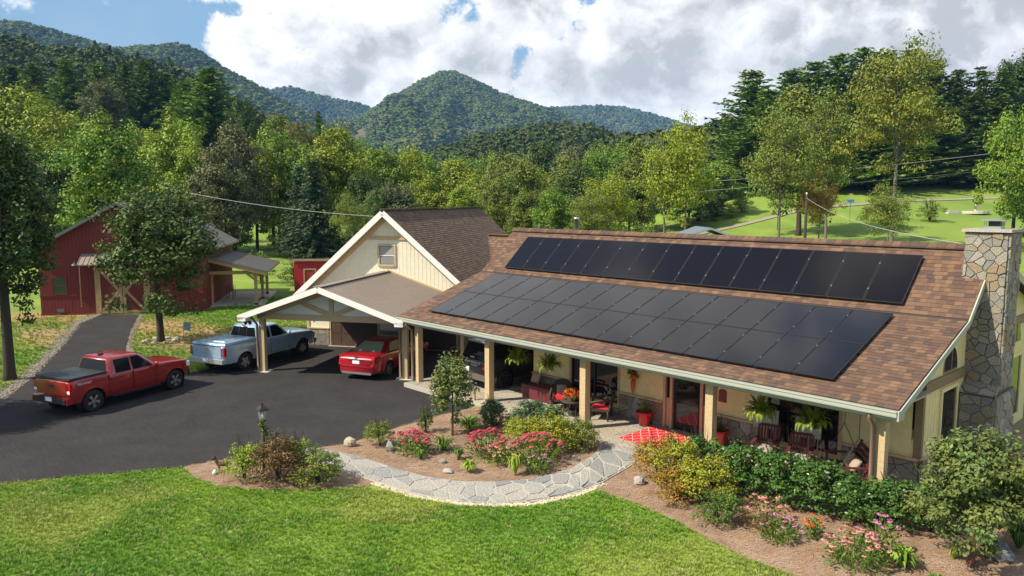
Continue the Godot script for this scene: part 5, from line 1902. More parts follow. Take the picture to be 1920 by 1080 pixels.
func make_porch() -> void:
	# slab and flagstones
	var sl := MB.new()
	sl.span(Vector3(.35, 0, -8.2), Vector3(4.95, .19, .15)); sl.span(Vector3(4.95, 0, -2.4), Vector3(18.35, .19, .15))
	var slab := struct("porch_floor", sl.done(), M.mortar)
	rng.seed = 801
	stones(slab, plane(Vector3(.37, .19, .13), Vector3.RIGHT, Vector3(0, 0, -1)), 17.95, 2.5, Vector2(.8, .62), M.pstone, "flagstone", .012, .38, .012)
	stones(slab, plane(Vector3(.37, .19, -2.42), Vector3.RIGHT, Vector3(0, 0, -1)), 4.5, 3.0, Vector2(.9, .7), M.pstone, "flagstone", .012, .38, .012)
	# rug with a white trellis
	var im := Image.create(512, 384, false, Image.FORMAT_RGB8)
	im.fill(Color(.80, .115, .15))
	for y in 384:
		for x in 512:
			var u := x / 512.0 * 7.0
			var v := y / 384.0 * 4.0
			var a := absf(fposmod(u + v, 1.0) - .5 + .05 * sin(TAU * (u - v) * 1.0))
			var b := absf(fposmod(u - v, 1.0) - .5 + .05 * sin(TAU * (u + v) * 1.0))
			if a < .035 or b < .035:
				im.set_pixel(x, y, Color(.93, .78, .76))
	var st := SurfaceTool.new()
	st.begin(Mesh.PRIMITIVE_TRIANGLES)
	for q in [[0, 0], [1, 1], [0, 1], [0, 0], [1, 0], [1, 1]]:
		st.set_uv(Vector2(q[0], q[1])); st.set_normal(Vector3.UP)
		st.add_vertex(Vector3((q[0] - .5) * 2.35, .012, (q[1] - .5) * 1.62))
	var rm := StandardMaterial3D.new()
	rm.albedo_texture = ImageTexture.create_from_image(im)
	rm.roughness = .95
	var rug := thing("door_rug", "red rug with white trellis pattern before the glass front door", "rug", Vector3(11.75, .204, -1.22))
	obj("weave", st.commit(), rm, rug)
	box_part("edge_binding", Vector3(-1.185, 0, -.82), Vector3(1.185, .011, .82), mat(.5, .02, .03, .95), rug)
	pot("red glazed pot between the wreath and the front door", Vector3(10.30, .204, -1.98), "ol")
	pot("red glazed pot under the small maroon wall plaque", Vector3(12.98, .204, -1.98), "herb")
	# storage bench
	var t := thing("storage_bench", "maroon storage bench with a striped pillow against stone wainscot", "bench", Vector3(5.85, .204, -1.92))
	box_part("chest", Vector3(-.72, .03, -.28), Vector3(.72, .46, .28), M.maroon, t)
	box_part("lid", Vector3(-.75, .46, -.3), Vector3(.75, .50, .3), M.maroon, t)
	box_part("plinth", Vector3(-.7, 0, -.26), Vector3(.7, .03, .26), M.maroon, t)
	var pl := MB.new()
	pl.lathe(Vector3.ZERO, [Vector2(0, -.07), Vector2(.18, -.06), Vector2(.29, 0), Vector2(.18, .06), Vector2(0, .07)], 4)
	obj("pillow", pl.done(true), mat(.45, .34, .21, .9, T.grain, 5.0), t, Vector3(-.42, .70, -.12), Basis(Vector3.RIGHT, 1.2) * Basis(Vector3.UP, PI / 4))
	chair_wicker("dark wicker chair with red cushion beside the storage bench", Vector3(7.15, .204, -1.55), deg_to_rad(38))
	chair_wicker("dark wicker chair with red cushion under the tall window", Vector3(8.85, .204, -1.62), deg_to_rad(-60))
	t = thing("round_table", "round dark wicker table between the two wicker chairs", "table", Vector3(7.95, .204, -1.2))
	var tb := MB.new()
	tb.lathe(Vector3(0, .46, 0), [Vector2(0, 0), Vector2(.36, 0), Vector2(.38, .02), Vector2(.36, .04), Vector2(0, .04)], 20)
	obj("tabletop", tb.done(true), M.wicker, t)
	var sh := MB.new()
	sh.lathe(Vector3(0, .16, 0), [Vector2(0, 0), Vector2(.28, 0), Vector2(.28, .02), Vector2(0, .02)], 16)
	obj("shelf", sh.done(), M.wicker, t)
	for k in 4:
		var a := TAU * k / 4 + .4
		var l := MB.new()
		l.tube([Vector3(cos(a) * .3, 0, sin(a) * .3), Vector3(cos(a) * .3, .47, sin(a) * .3)], [.02, .02], 6)
		obj("leg", l.done(), M.wicker, t)
	t = thing("flower_basket", "terracotta basket of red and orange flowers on the wicker table", "flowers", Vector3(7.95, .704, -1.2))
	var bk := MB.new()
	bk.lathe(Vector3.ZERO, [Vector2(0, 0), Vector2(.14, 0), Vector2(.2, .17), Vector2(.17, .16)], 12)
	obj("basket", bk.done(), mat(.28, .12, .06, .8), t)
	rng.seed = 44
	for c in [[.62, .02, .02], [.68, .11, .015], [.66, .26, .03]]:
		var fl := MB.new()
		fl.tinted = true
		for k in 140:
			fl.col = tone(.6, 1, .1)
			var d := rdir()
			d.y = absf(d.y)
			fl.leaf(Vector3(0, .18, 0) + d * Vector3(.32, .24, .3) * rnd(.6, 1.0), rdir(), rdir(), .035, .7)
		obj("blossoms", fl.done(), leafmat(c[0], c[1], c[2]), t).set_meta("kind", "stuff")
	var gr := MB.new()
	gr.tinted = true
	for k in 120:
		gr.col = tone(.5, 1, .2)
		var d := rdir()
		gr.leaf(Vector3(0, .18, 0) + d * Vector3(.3, .2, .3), rdir(), rdir(), .04, .5)
	obj("leaves", gr.done(), M.leaf.herb, t).set_meta("kind", "stuff")
	# dried wreath spray, lanterns and plaque on the wall
	t = thing("wall_spray", "dried autumn spray with orange tail hung on the cream wall", "wreath", Vector3(9.58, 1.55, -2.36))
	rng.seed = 45
	for q in [[M.leaf.ol, 220, Vector3(.26, .34, .09), .2, .05], [M.leaf.rust, 90, Vector3(.16, .2, .1), .05, .04]]:
		var fl := MB.new()
		fl.tinted = true
		for k in q[1]:
			fl.col = tone(.35, .85, .2)
			fl.leaf(Vector3(0, q[3], .05) + rdir() * q[2] * rng.randf(), rdir(), Vector3(rnd(-.4, .4), -1, 0), q[4], .4)
		obj("foliage", fl.done(), q[0], t).set_meta("kind", "stuff")
	var tail := MB.new()
	tail.lathe(Vector3(0, -.55, .06), [Vector2(0, 0), Vector2(.05, .15), Vector2(.09, .36), Vector2(.05, .5), Vector2(0, .52)], 8, Basis.from_scale(Vector3(1, 1, .5)))
	tail.lathe(Vector3(.08, .05, .12), [Vector2(0, -.08), Vector2(.07, -.05), Vector2(.09, 0), Vector2(.06, .06), Vector2(0, .08)], 8)
	obj("orange_tail", tail.done(true), mat(.62, .10, .03, .8), t)
	for x in [10.33, 12.72]:
		t = thing("porch_lantern", "small black wire lantern on cream wall, %s of the front door" % ("stone pot side" if x < 11 else "plaque side"), "lantern", Vector3(x, 2.02, -2.36), 0.0, "porch lanterns")
		var fr := MB.new()
		for k in 6:
			var a := TAU * k / 6
			fr.tube([Vector3(cos(a) * .05, .0, .12 + sin(a) * .05), Vector3(cos(a) * .11, .12, .12 + sin(a) * .11), Vector3(cos(a) * .06, .26, .12 + sin(a) * .06)], [.006, .006, .006], 4)
		fr.lathe(Vector3(0, .26, .12), [Vector2(.08, 0), Vector2(0, .08)], 8)
		fr.span(Vector3(-.02, .24, -.03), Vector3(.02, .28, .12))
		obj("cage", fr.done(), M.darkmetal, t)
		var gl := MB.new()
		gl.lathe(Vector3(0, .03, .12), [Vector2(0, 0), Vector2(.05, .02), Vector2(.05, .15), Vector2(0, .18)], 8)
		obj("globe", gl.done(true), mat(.7, .68, .6, .2), t)
	var pq := MB.new()
	pq.prism(poly([-.13, 0, .13, 0, .13, .34, .06, .39, -.06, .39, -.13, .34]), plane(Vector3.ZERO, Vector3.RIGHT, Vector3.UP), 0, .03, .008)
	tag(obj("wall_plaque", pq.done(), mat(.16, .035, .03, .6), self, Vector3(12.80, 1.36, -2.398)), "small maroon plaque with clipped corners on the cream wall", "plaque")
	# right end of the porch
	rocker("dark rocking chair with pale cushion next to the low wooden box", Vector3(14.75, .204, -1.35), deg_to_rad(12))
	rocker("dark rocking chair with pale cushion next to the porch swing", Vector3(15.75, .204, -1.25), deg_to_rad(18))
	var bm := mat(1, 1, 1, .7, board_texture(), 2.4)
	for q in [[14.35, "pale patterned board propped behind the rocking chair by the wooden box"], [15.55, "pale patterned board propped behind the rocking chair by the swing"]]:
		t = thing("patterned_board", q[1], "board", Vector3(q[0], .204, -2.1), deg_to_rad(14), "patterned boards behind the rocking chairs")
		var pb := MB.new()
		pb.box(Vector3(0, 1.05, 0), Vector3(.66, .52, .03), Basis(Vector3.RIGHT, -.16))
		obj("panel", pb.done(), bm, t)
		var lg := MB.new()
		for x in [-.25, .25]:
			lg.beam(Vector3(x, 0, .06), Vector3(x, 1.2, -.06), .03, .03)
		lg.beam(Vector3(0, 0, -.2), Vector3(0, 1.1, -.06), .03, .03)
		obj("stand", lg.done(), M.wood, t)
	t = thing("wooden_box", "low open wooden box holding yellow tools near the red pot", "box", Vector3(13.95, .204, -1.95), deg_to_rad(8))
	var wb := MB.new()
	wb.span(Vector3(-.38, 0, -.2), Vector3(.38, .03, .2)); wb.span(Vector3(-.38, .03, .17), Vector3(.38, .2, .2)); wb.span(Vector3(-.38, .03, -.2), Vector3(.38, .2, -.17)); wb.span(Vector3(-.38, .03, -.17), Vector3(-.35, .2, .17)); wb.span(Vector3(.35, .03, -.17), Vector3(.38, .2, .17))
	obj("crate", wb.done(), mat(.16, .09, .05, .8), t)
	var yt := MB.new()
	yt.box(Vector3(-.02, .17, .02), Vector3(.3, .12, .1), Basis(Vector3.UP, .4)); yt.tube([Vector3(.1, .2, 0), Vector3(.28, .24, .05)], [.04, .03], 6)
	obj("tool", yt.done(), mat(.6, .42, .03, .5), t)
	var mt := MB.new()
	mt.prism(poly([-.55, -.3, .5, -.36, .6, .2, .2, .38, -.5, .3]), Transform3D(Basis(Vector3.RIGHT, Vector3(0, 0, -1), Vector3.UP), Vector3.ZERO), 0, .02, .008)
	tag(obj("pale_mat", mt.done(), mat(.60, .47, .33, .95, T.rough, 2.0), self, Vector3(13.95, .206, -1.1)), "pale tan mat on the porch before the wooden box", "mat")
	# porch swing
	t = thing("porch_swing", "maroon wooden porch swing hung on chains with pale pillows", "swing", Vector3(16.95, .204, -1.4), deg_to_rad(-52))
	for k in 5:
		var s := MB.new()
		s.span(Vector3(-.6, .44, .28 - k * .11), Vector3(.6, .465, .36 - k * .11))
		obj("seat_slat", s.done(), M.maroon, t)
	for k in 4:
		var s := MB.new()
		s.box(Vector3(0, .58 + k * .13, -.26 - k * .05), Vector3(1.2, .095, .022), Basis(Vector3.RIGHT, -.36))
		obj("back_slat", s.done(), M.maroon, t)
	for x in [-.62, .62]:
		var a := MB.new()
		a.beam(Vector3(x, .70, -.34), Vector3(x, .70, .42), .09, .03)
		a.beam(Vector3(x, .42, .36), Vector3(x, .70, .38), .05, .05)
		a.beam(Vector3(x, .42, -.2), Vector3(x, 1.04, -.46), .05, .05)
		a.beam(Vector3(x, .42, -.24), Vector3(x, .42, .4), .05, .06)
		obj("armrest", a.done(), M.maroon, t)
		var c := MB.new()
		c.tube([Vector3(x, .70, .36), Vector3(x, 1.45, -.02), Vector3(x, 2.42, -.02)], [.009, .009, .009], 4)
		c.tube([Vector3(x, .72, -.34), Vector3(x, 1.45, -.02)], [.009, .009], 4)
		obj("chain", c.done(), M.darkmetal, t)
	for x in [-.3, .25]:
		var p2 := MB.new()
		p2.lathe(Vector3.ZERO, [Vector2(0, -.08), Vector2(.18, -.06), Vector2(.27, 0), Vector2(.18, .06), Vector2(0, .08)], 4)
		obj("pillow", p2.done(true), mat(.62, .50, .38, .9, T.rough, 4.0), t, Vector3(x, .66, -.06), Basis(Vector3.RIGHT, 1.0) * Basis(Vector3.UP, PI / 4))
	fern("hanging fern in front of the parked black suv", Vector3(5.66, 1.76, -.9), .88)
	fern("hanging fern before the cream wall above the bench", Vector3(7.2, 1.76, -.9), .88)
	fern("hanging fern before the patterned board by the wooden box", Vector3(14.8, 1.76, -.9), .88)
	fern("hanging fern before the dark window by the swing", Vector3(16.22, 1.76, -.9), .88)
	var st2 := MB.new()
	st2.box(Vector3(0, .17, 0), Vector3(.1, .34, .06), Basis(Vector3.BACK, .05))
	st2.lathe(Vector3(.03, .34, 0), [Vector2(.03, 0), Vector2(0, .09)], 6)
	tag(obj("wooden_stake", st2.done(), M.wood, self, Vector3(4.28, .19, -.10)), "short tan wooden stake standing beside a porch post", "stake")

# ---------------------------------------------------------------- garden
func blossom(kind: int) -> ArrayMesh:
	var mb := MB.new()
	mb.tinted = true
	if kind == 0:          # flat sedum head of many florets
		for k in 46:
			var a := rnd(0, TAU)
			var r := sqrt(rng.randf()) * .055
			mb.col = tone(.6, 1.0, .1)
			mb.leaf(Vector3(cos(a) * r, .03 - r * r * 9.0, sin(a) * r), (Vector3.UP + rdir() * .7).normalized(), rdir(), .014, .8)
	else:                  # coneflower: ray petals round a raised cone
		for k in 11:
			var a := TAU * k / 11
			mb.col = tone(.75, 1.0, .06)
			var d := Vector3(cos(a), -.22, sin(a))
			mb.leaf(d * .036, Vector3(cos(a) * .25, 1, sin(a) * .25).normalized(), d, .026, .36)
		mb.col = Color(.34, .16, .10)
		mb.lathe(Vector3.ZERO, [Vector2(.018, -.005), Vector2(.016, .012), Vector2(0, .022)], 7)
	return mb.done()

func flowering(called: String, label: String, at: Vector3, w: float, h: float, leafy: String, kind: Mesh, col: Material, n: int, spread := 1.0, size := 1.0) -> Node3D:
	var t := thing(called, label, "flowers", at)
	rng.seed = hash(label)
	var f := MB.new()
	f.tinted = true
	for k in int(360 * w / .8):
		var a := rnd(0, TAU)
		var r := sqrt(rng.randf())
		var y := rnd(.05, .86) * h * (1.1 - r * r * .45)
		f.col = tone(.45, 1.0, .12)
		f.leaf(Vector3(cos(a) * r * w * .48, y, sin(a) * r * w * .48), (Vector3.UP * .5 + rdir()).normalized(), Vector3(cos(a), rnd(-.6, .8), sin(a)), rnd(.035, .075), .34)
	obj("leaves", f.done(), M.leaf[leafy], t).set_meta("kind", "stuff")
	var s := MB.new()
	for k in n:
		var a := rnd(0, TAU)
		var r := sqrt(rng.randf()) * spread
		var p := Vector3(cos(a) * r * w * .5, h * (1.0 - r * r * .35) * rnd(.86, 1.08), sin(a) * r * w * .5)
		var b := Basis(Vector3(rnd(-1, 1), 0, rnd(-1, 1)).normalized(), rnd(0, .5)).scaled(Vector3.ONE * size * rnd(.8, 1.25))
		obj("blossom", kind, col, t, p, b)
		s.tube([Vector3(p.x * .5, .02, p.z * .5), p], [.006, .005], 3)
	obj("stems", s.done(), M.leaf.herb, t)
	return t

func clump(called: String, label: String, at: Vector3, w: float, h: float, tint: String, n := 60, broad := .05) -> Node3D:
	var t := thing(called, label, "plant", at)
	rng.seed = hash(label)
	var f := MB.new()
	f.tinted = true
	for k in n:
		var a := rnd(0, TAU)
		var o := Vector3(cos(a), 0, sin(a))
		var l := w * .5 * rnd(.35, 1.1)
		var hh := h * rnd(.6, 1.1)
		var side := Vector3(-sin(a), 0, cos(a)) * broad * rnd(.6, 1.1) * .5
		var p := [o * .02, o * l * .4 + Vector3(0, hh * .8, 0), o * l * .8 + Vector3(0, hh, 0), o * l * 1.15 + Vector3(0, hh * rnd(.45, .8), 0)]
		f.col = tone(.5, 1.0, .1)
		f.quad(p[0] - side * .5, p[0] + side * .5, p[1] + side, p[1] - side)
		f.quad(p[1] - side, p[1] + side, p[2] + side * .8, p[2] - side * .8)
		f.tri(p[2] - side * .8, p[2] + side * .8, p[3])
	obj("leaves", f.done(), M.leaf[tint], t).set_meta("kind", "stuff")
	return t

func boulder(label: String, at: Vector3, size: Vector3, m: Material, sd: int, turn := 0.0) -> void:
	var nz := FastNoiseLite.new()
	nz.seed = sd; nz.frequency = .9
	var mb := MB.new()
	var g := []
	for i in 8:
		var row := []
		for k in 12:
			var e := lerpf(-PI / 2, PI / 2, i / 7.0)
			var a := TAU * k / 12
			var d := Vector3(cos(a) * cos(e), sin(e), sin(a) * cos(e))
			var q := d.snapped(Vector3.ONE * .34) * .35 + d * .65
			row.append(q * (1.0 + nz.get_noise_3dv(d * 1.4) * .45) * size * .5)
		g.append(row)
	for i in 7:
		for k in 12:
			mb.quad(g[i][k], g[i + 1][k], g[i + 1][(k + 1) % 12], g[i][(k + 1) % 12])
	var o := obj("garden_rock", mb.done(), m, self, at + Vector3(0, size.y * .32, 0), Basis(Vector3.UP, turn))
	tag(o, label, "rock")

func small_tree(called: String, label: String, at: Vector3, crownmesh: Mesh, tint: String, cy: float, cs: Vector3, trunk: Mesh, bark: Material, category := "tree") -> Node3D:
	var t := thing(called, label, category, at)
	obj("trunk", trunk, bark, t)
	obj("crown", crownmesh, M.leaf[tint], t, Vector3(0, cy, 0), Basis.from_scale(cs)).set_meta("kind", "stuff")
	return t

func G(x: float, z: float) -> Vector3:
	return Vector3(x, land(x, z) + .02, z)

func straw_in(p: PackedVector2Array, n: int) -> void:
	pass

func make_garden() -> void:
	var bedA := poly([4.62, 6.62, 5.12, 6.29, 6.02, 5.95, 7.76, 5.69, 8.90, 5.48, 9.72, 5.07, 10.45, 4.42, 11.02, 3.64, 11.27, 2.49, 11.06, 1.38, 10.57, .39, 10.2, .15, 5.0, .15, 4.9, .65, 4.77, 2.36, 4.79, 3.74, 4.97, 4.74, 4.96, 5.67])
	var bedB := poly([3.72, 9.80, 3.80, 9.03, 4.35, 7.72, 4.62, 6.9, 4.77, 7.15, 5.92, 6.91, 6.95, 6.85, 8.21, 6.66, 8.34, 6.91, 7.69, 7.91, 6.59, 9.08, 5.82, 9.58, 4.66, 9.87])
	var bedC := poly([12.64, 3.02, 12.47, 2.61, 12.31, 1.32, 12.02, .4, 12.0, .15, 18.37, .15, 18.4, -2.4, 18.25, -12.0, 26, -12, 27, 2.2, 23, 3.0, 21, 3.4, 18.07, 3.59, 17.04, 3.56, 16.06, 3.38, 14.92, 3.11, 13.93, 2.98])
	var mb := MB.new()
	rng.seed = 901
	for k in 5:          # a pinch of fallen needles
		var a := rnd(0, TAU)
		var o := Vector3(rnd(-.05, .05), rnd(.002, .02), rnd(-.05, .05))
		var d := Vector3(cos(a), rnd(-.12, .12), sin(a)) * rnd(.05, .09)
		mb.tri(o - d, o + d, o + d * .9 + Vector3(-sin(a), 0, cos(a)) * .008)
	var needle := mb.done()
	for q in [[bedA, "pine straw mulch round the central flower bed", 5200], [bedB, "pine straw mulch under the lamp post shrubs", 2000], [bedC, "pine straw mulch in front of the porch hedge", 6500]]:
		struct("mulch_bed", drape(q[0], .5, .02, .04), M.mulch)
		var xf := []
		var cols := PackedColorArray()
		var lo: Vector2 = q[0][0]
		var hi: Vector2 = q[0][0]
		for w in q[0]:
			lo = lo.min(w); hi = hi.max(w)
		while xf.size() < q[2]:
			var w := Vector2(rnd(lo.x, minf(hi.x, 22.5)), rnd(maxf(lo.y, -4.0), hi.y))
			if not Geometry2D.is_point_in_polygon(w, q[0]):
				continue
			xf.append(Transform3D(Basis(Vector3.UP, rnd(0, TAU)).scaled(Vector3.ONE * rnd(.8, 1.4)), Vector3(w.x, land(w.x, w.y) + .022, w.y)))
			var m := patch2.get_noise_2d(w.x * 3.0, w.y * 3.0)
			cols.append(Color(.26, .17, .115).lerp(Color(.48, .36, .26), clampf(m + rng.randf(), 0, 1)) if rng.randf() > .14 else Color(.42, .22, .07))
		tag(multi("pine_straw", needle, M.straw, xf, cols), q[1], "mulch")
	# flagstone walk
	var outer := poly([4.77, 7.15, 5.92, 6.91, 6.95, 6.85, 8.21, 6.66, 9.69, 6.40, 10.75, 5.91, 11.44, 5.32, 12.01, 4.63, 12.39, 3.53, 12.47, 2.61, 12.31, 1.32, 12.02, .23, 11.95, .14])
	var inner := poly([4.62, 6.62, 5.12, 6.29, 6.02, 5.95, 7.76, 5.69, 8.90, 5.48, 9.72, 5.07, 10.45, 4.42, 11.02, 3.64, 11.27, 2.49, 11.06, 1.38, 10.57, .39, 10.3, .16, 10.2, .14])
	var whole := PackedVector2Array(outer)
	for i in range(inner.size() - 1, -1, -1):
		whole.append(inner[i])
	var walk := struct("stone_walk", drape(whole, .4, .045, .08), M.mortar)
	rng.seed = 902
	for p in cells(12.0, 1.0, 22, 3, .46, .007):       # along and across the walk, scaled to its width
		var q := PackedVector2Array()
		for w in p:
			var u: float = clampf(w.x, 0.02, 11.98)
			var i := mini(int(u), 11)
			q.append(inner[i].lerp(inner[i + 1], u - i).lerp(outer[i].lerp(outer[i + 1], u - i), clampf(w.y, .015, .985)))
		var o := Geometry2D.offset_polygon(q, -.008)
		if o.size() < 1 or o[0].size() < 3:
			continue
		var c := Vector2.ZERO
		for w in o[0]:
			c += w / o[0].size()
		var m := MB.new()
		var lift := land(c.x, c.y) + .046
		m.prism(o[0], Transform3D(Basis(Vector3.RIGHT, Vector3(0, 0, 1), Vector3.UP), Vector3(0, lift, 0)), -.01, .012 + rnd(0, .006), .008)
		obj("flagstone", m.done(), M.flag[rng.randi() % M.flag.size()], walk)
	# pebble edging of the walk and gravel verges of the drive
	var pb := lumpy_crown(3, 6, 4)
	var runs := [["white pebble edging along the lawn side of the flagstone walk", poly([8.21, 6.72, 9.69, 6.47, 10.79, 5.98, 11.5, 5.37, 12.08, 4.67, 12.46, 3.55, 12.54, 2.63]), .17, 1500, Color(.62, .55, .40), .022, 0.06],
		["grey gravel verge along the barn drive", poly([-8.36, 12.1, -12.08, 10.4, -17.63, 8.2, -26.16, 5.1, -28.9, 3.3]), .6, 5200, Color(.30, .26, .21), .032, .25],
		["pale gravel verge between the barn drive and the grass", poly([-27.16, 1.1, -21.03, 3.45, -15.39, 5.4, -13.22, 5.95]), .3, 1400, Color(.30, .25, .19), .03, .1]]
	for q in runs:
		var xf := []
		var cols := PackedColorArray()
		var line: PackedVector2Array = q[1]
		for k in q[3]:
			var u := rng.randf() * (line.size() - 1)
			var i := int(u)
			var p: Vector2 = line[i].lerp(line[i + 1], u - i) + Vector2(rnd(-1, 1), rnd(-1, 1)) * q[2] * .5
			xf.append(Transform3D(Basis(rdir(), rnd(0, TAU)).scaled(Vector3.ONE * q[5] * rnd(.5, 1.2)), Vector3(p.x, land(p.x, p.y) + .015, p.y)))
			cols.append(q[4] * rnd(.65, 1.25))
		tag(multi("gravel", pb, M.pebble, xf, cols), q[0], "gravel")
	shrub_meshes()
	# lamp bed
	shrub("leafy_shrub", "bright green leafy shrub at the foot of the lamp post", G(5.75, 9.0), 1.15, .98, "loose", "lime")
	shrub("leafy_shrub", "tall bronze tinged shrub beside the lamp post", G(6.55, 8.45), 1.5, 1.18, "fine", "bronze")
	shrub("leafy_shrub", "low olive green shrub between lamp post and stone walk", G(7.3, 7.75), 1.45, .82, "fine", "ol")
	shrub("leafy_shrub", "dark green shrub behind the bronze tinged shrub at the lamp", G(6.35, 7.75), .95, 1.0, "loose", "g")
	# central bed
	shrub("round_shrub", "round olive shrub by the drive near the cream rock", G(5.85, 4.9), .92, .72, "fine", "ol")
	shrub("dark_shrub", "small dark upright shrub behind the pink sedum", G(5.9, 3.25), .6, .78, "loose", "dg")
	shrub("rose_bush", "dark rose bush with a few magenta blooms by porch post", G(6.9, 1.4), .85, .85, "glossy", "rho")
	shrub("broad_shrub", "broad dark glossy shrub in front of the wicker chairs", G(8.3, .85), 1.95, .88, "glossy", "rho")
	shrub("golden_shrub", "yellow green shrub beside the red sedum", G(9.05, 1.95), 1.35, .82, "fine", "gold", "golden shrubs in the central bed")
	shrub("golden_shrub", "largest yellow green shrub of the central bed", G(9.95, 1.75), 1.5, .98, "fine", "gold", "golden shrubs in the central bed")
	shrub("golden_shrub", "yellow green shrub at the corner of the flagstone walk", G(10.45, 1.15), 1.1, .85, "fine", "ol", "golden shrubs in the central bed")
	rng.seed = 905
	var sed := blossom(0)
	var cone := blossom(1)
	var pink := leafmat(.56, .105, .15)
	var deep := leafmat(.52, .075, .11)
	var pale := leafmat(.66, .32, .30)
	var mauve := leafmat(.62, .25, .46)
	var orange := leafmat(.72, .16, .02)
	flowering("pink_sedum", "pink sedum clump between round shrub and grey rock", G(7.0, 4.55), 1.15, .62, "herb", sed, pink, 56, 1.0, 1.3)
	flowering("red_sedum", "deep pink sedum clump under the little crape myrtle", G(8.85, 3.35), 1.25, .74, "herb", sed, deep, 54, 1.0, 1.3)
	flowering("red_sedum", "deep pink sedum mixed with fading coneflowers near the walk", G(10.25, 2.75), 1.35, .78, "herb", sed, pink, 54, 1.0, 1.3)
	flowering("coneflower", "fading buff coneflowers between the two red sedums", G(9.55, 3.35), 1.0, .55, "ol", cone, pale, 34)
	flowering("coneflower", "mauve coneflowers by the leafy plant at the walk edge", G(10.75, 3.2), .7, .5, "herb", cone, mauve, 8)
	flowering("rose_bloom", "magenta rose blooms on the dark bush at the porch", G(6.9, 1.4), .6, .86, "rho", cone, leafmat(.6, .08, .3), 7)
	clump("daylily", "grassy daylily clump behind the red flowered tuft", G(7.6, 3.9), .85, .38, "herb", 110, .035)
	clump("daylily", "grassy clump under the little crape myrtle trunk", G(6.7, 2.2), 1.2, .36, "g", 140, .035)
	clump("low_plant", "small green tuft below the pink sedum", G(7.65, 4.75), .4, .24, "herb", 70)
	clump("low_plant", "green tuft with red flowers beside white stones", G(8.48, 4.05), .4, .32, "herb", 70)
	clump("low_plant", "bright green tuft in the mulch above the walk", G(9.4, 4.45), .44, .30, "lime", 90)
	clump("low_plant", "tall bright leafy plant at the walk edge", G(10.45, 3.75), .44, .52, "lime", 90, .06)
	boulder("large cream rock at the start of the stone walk", G(5.25, 5.55), Vector3(.42, .32, .28), M.rock[0], 1, .5)
	boulder("grey rock beside the pink sedum", G(6.45, 4.95), Vector3(.3, .34, .26), M.rock[1], 2)
	boulder("small grey stone in the mulch near the bright tuft", G(8.34, 4.5), Vector3(.22, .14, .18), M.rock[1], 3)
	boulder("flat white stone in the mulch beside the walk", G(9.0, 4.85), Vector3(.36, .13, .24), M.rock[2], 4)
	boulder("pale stone under the golden shrub by the walk", G(10.9, 1.9), Vector3(.26, .13, .2), M.rock[2], 5)
	boulder("white rock at the corner of the golden hedge", G(13.2, 2.05), Vector3(.3, .26, .26), M.rock[2], 6)
	boulder("blue grey rock under the right hand myrtle tree", G(20.6, .25), Vector3(.55, .42, .4), M.rock[3], 7)
	boulder("pale rock behind the blue grey rock", G(20.3, -.55), Vector3(.3, .2, .25), M.rock[1], 8)
	# little crape myrtle and the larger one at the right
	rng.seed = 906
	small_tree("crape_myrtle", "small crape myrtle tree in the central flower bed", G(6.76, 2.89), crown(301, Vector3(.86, 1.08, .86), 80, 85, .046, .42, .45, .05), "myrtle", 1.45, Vector3.ONE, limbs(302, 2.3, .035, 1.0, .55, 8), M.redbark)
	small_tree("crape_myrtle", "large crape myrtle tree standing at the right end of the hedge", G(20.33, .94), crown(303, Vector3(1.3, 1.3, 1.2), 150, 115, .048, .42, .3, .03), "myrtle", 1.48, Vector3.ONE, limbs(304, 2.5, .06, 1.0, .85, 9), M.redbark)
	# right bed
	shrub("golden_shrub", "rust tinged golden shrub at the walk end of the hedge", G(13.35, 1.45), 1.3, 1.08, "fine", "rust", "golden shrubs before the porch")
	shrub("golden_shrub", "yellow shrub next to the rust tinged golden shrub", G(14.15, 1.7), 1.5, 1.25, "fine", "gold", "golden shrubs before the porch")
	shrub("golden_shrub", "yellow olive shrub before the glossy hedge and coneflowers", G(15.05, 1.9), 1.5, 1.12, "fine", "gold", "golden shrubs before the porch")
	shrub("golden_shrub", "rusty shrub in the middle of the golden shrubs", G(14.5, 2.3), 1.2, .9, "fine", "rust", "golden shrubs before the porch")
	var hx := [[14.25, .85, 1.25, 1.02, "glossy hedge shrub behind the golden shrubs"], [15.35, .85, 1.4, 1.05, "glossy hedge shrub before the first rocking chair"], [16.25, .75, 1.35, 1.08, "glossy hedge shrub before the second rocking chair"], [17.1, .6, 1.5, 1.05, "glossy hedge shrub before the porch swing"], [17.95, .5, 1.3, .95, "glossy hedge shrub before the downspout post"], [18.65, .2, 1.25, .93, "glossy hedge shrub at the house corner"], [19.25, -.2, 1.0, .95, "glossy hedge shrub touching the large crape myrtle"]]
	for q in hx:
		shrub("hedge_shrub", q[4], G(q[0], q[1]), q[2] * 1.08, q[3] * 1.16, "glossy", "hedge", "glossy hedge shrubs along the porch", 0.0, .85)
	shrub("leafy_shrub", "green leafy shrub with pink flowers below the golden shrubs", G(15.75, 2.6), 1.2, .72, "loose", "herb")
	flowering("coneflower", "tall coneflowers with brown stems before the hedge", G(16.6, 2.15), 1.1, .78, "bronze", cone, pale, 16)
	flowering("coneflower", "pink coneflowers beside the tall brown stemmed ones", G(17.15, 2.45), .8, .52, "herb", cone, mauve, 14)
	flowering("zinnia", "bright orange flowers on a single plant before the hedge", G(17.65, 1.9), .4, .52, "herb", cone, orange, 12)
	flowering("coneflower", "large dense clump of pale pink coneflowers at the lawn edge", G(18.75, 2.45), 1.25, .72, "herb", cone, pale, 60, 1.0, 1.1)
	flowering("coneflower", "mauve coneflowers behind the large pale clump", G(18.95, 1.85), .9, .85, "herb", cone, mauve, 18, 1.0, 1.1)
	clump("low_plant", "dark leafy plant beside the large pale coneflower clump", G(19.4, 1.9), .7, .36, "g", 90, .06)
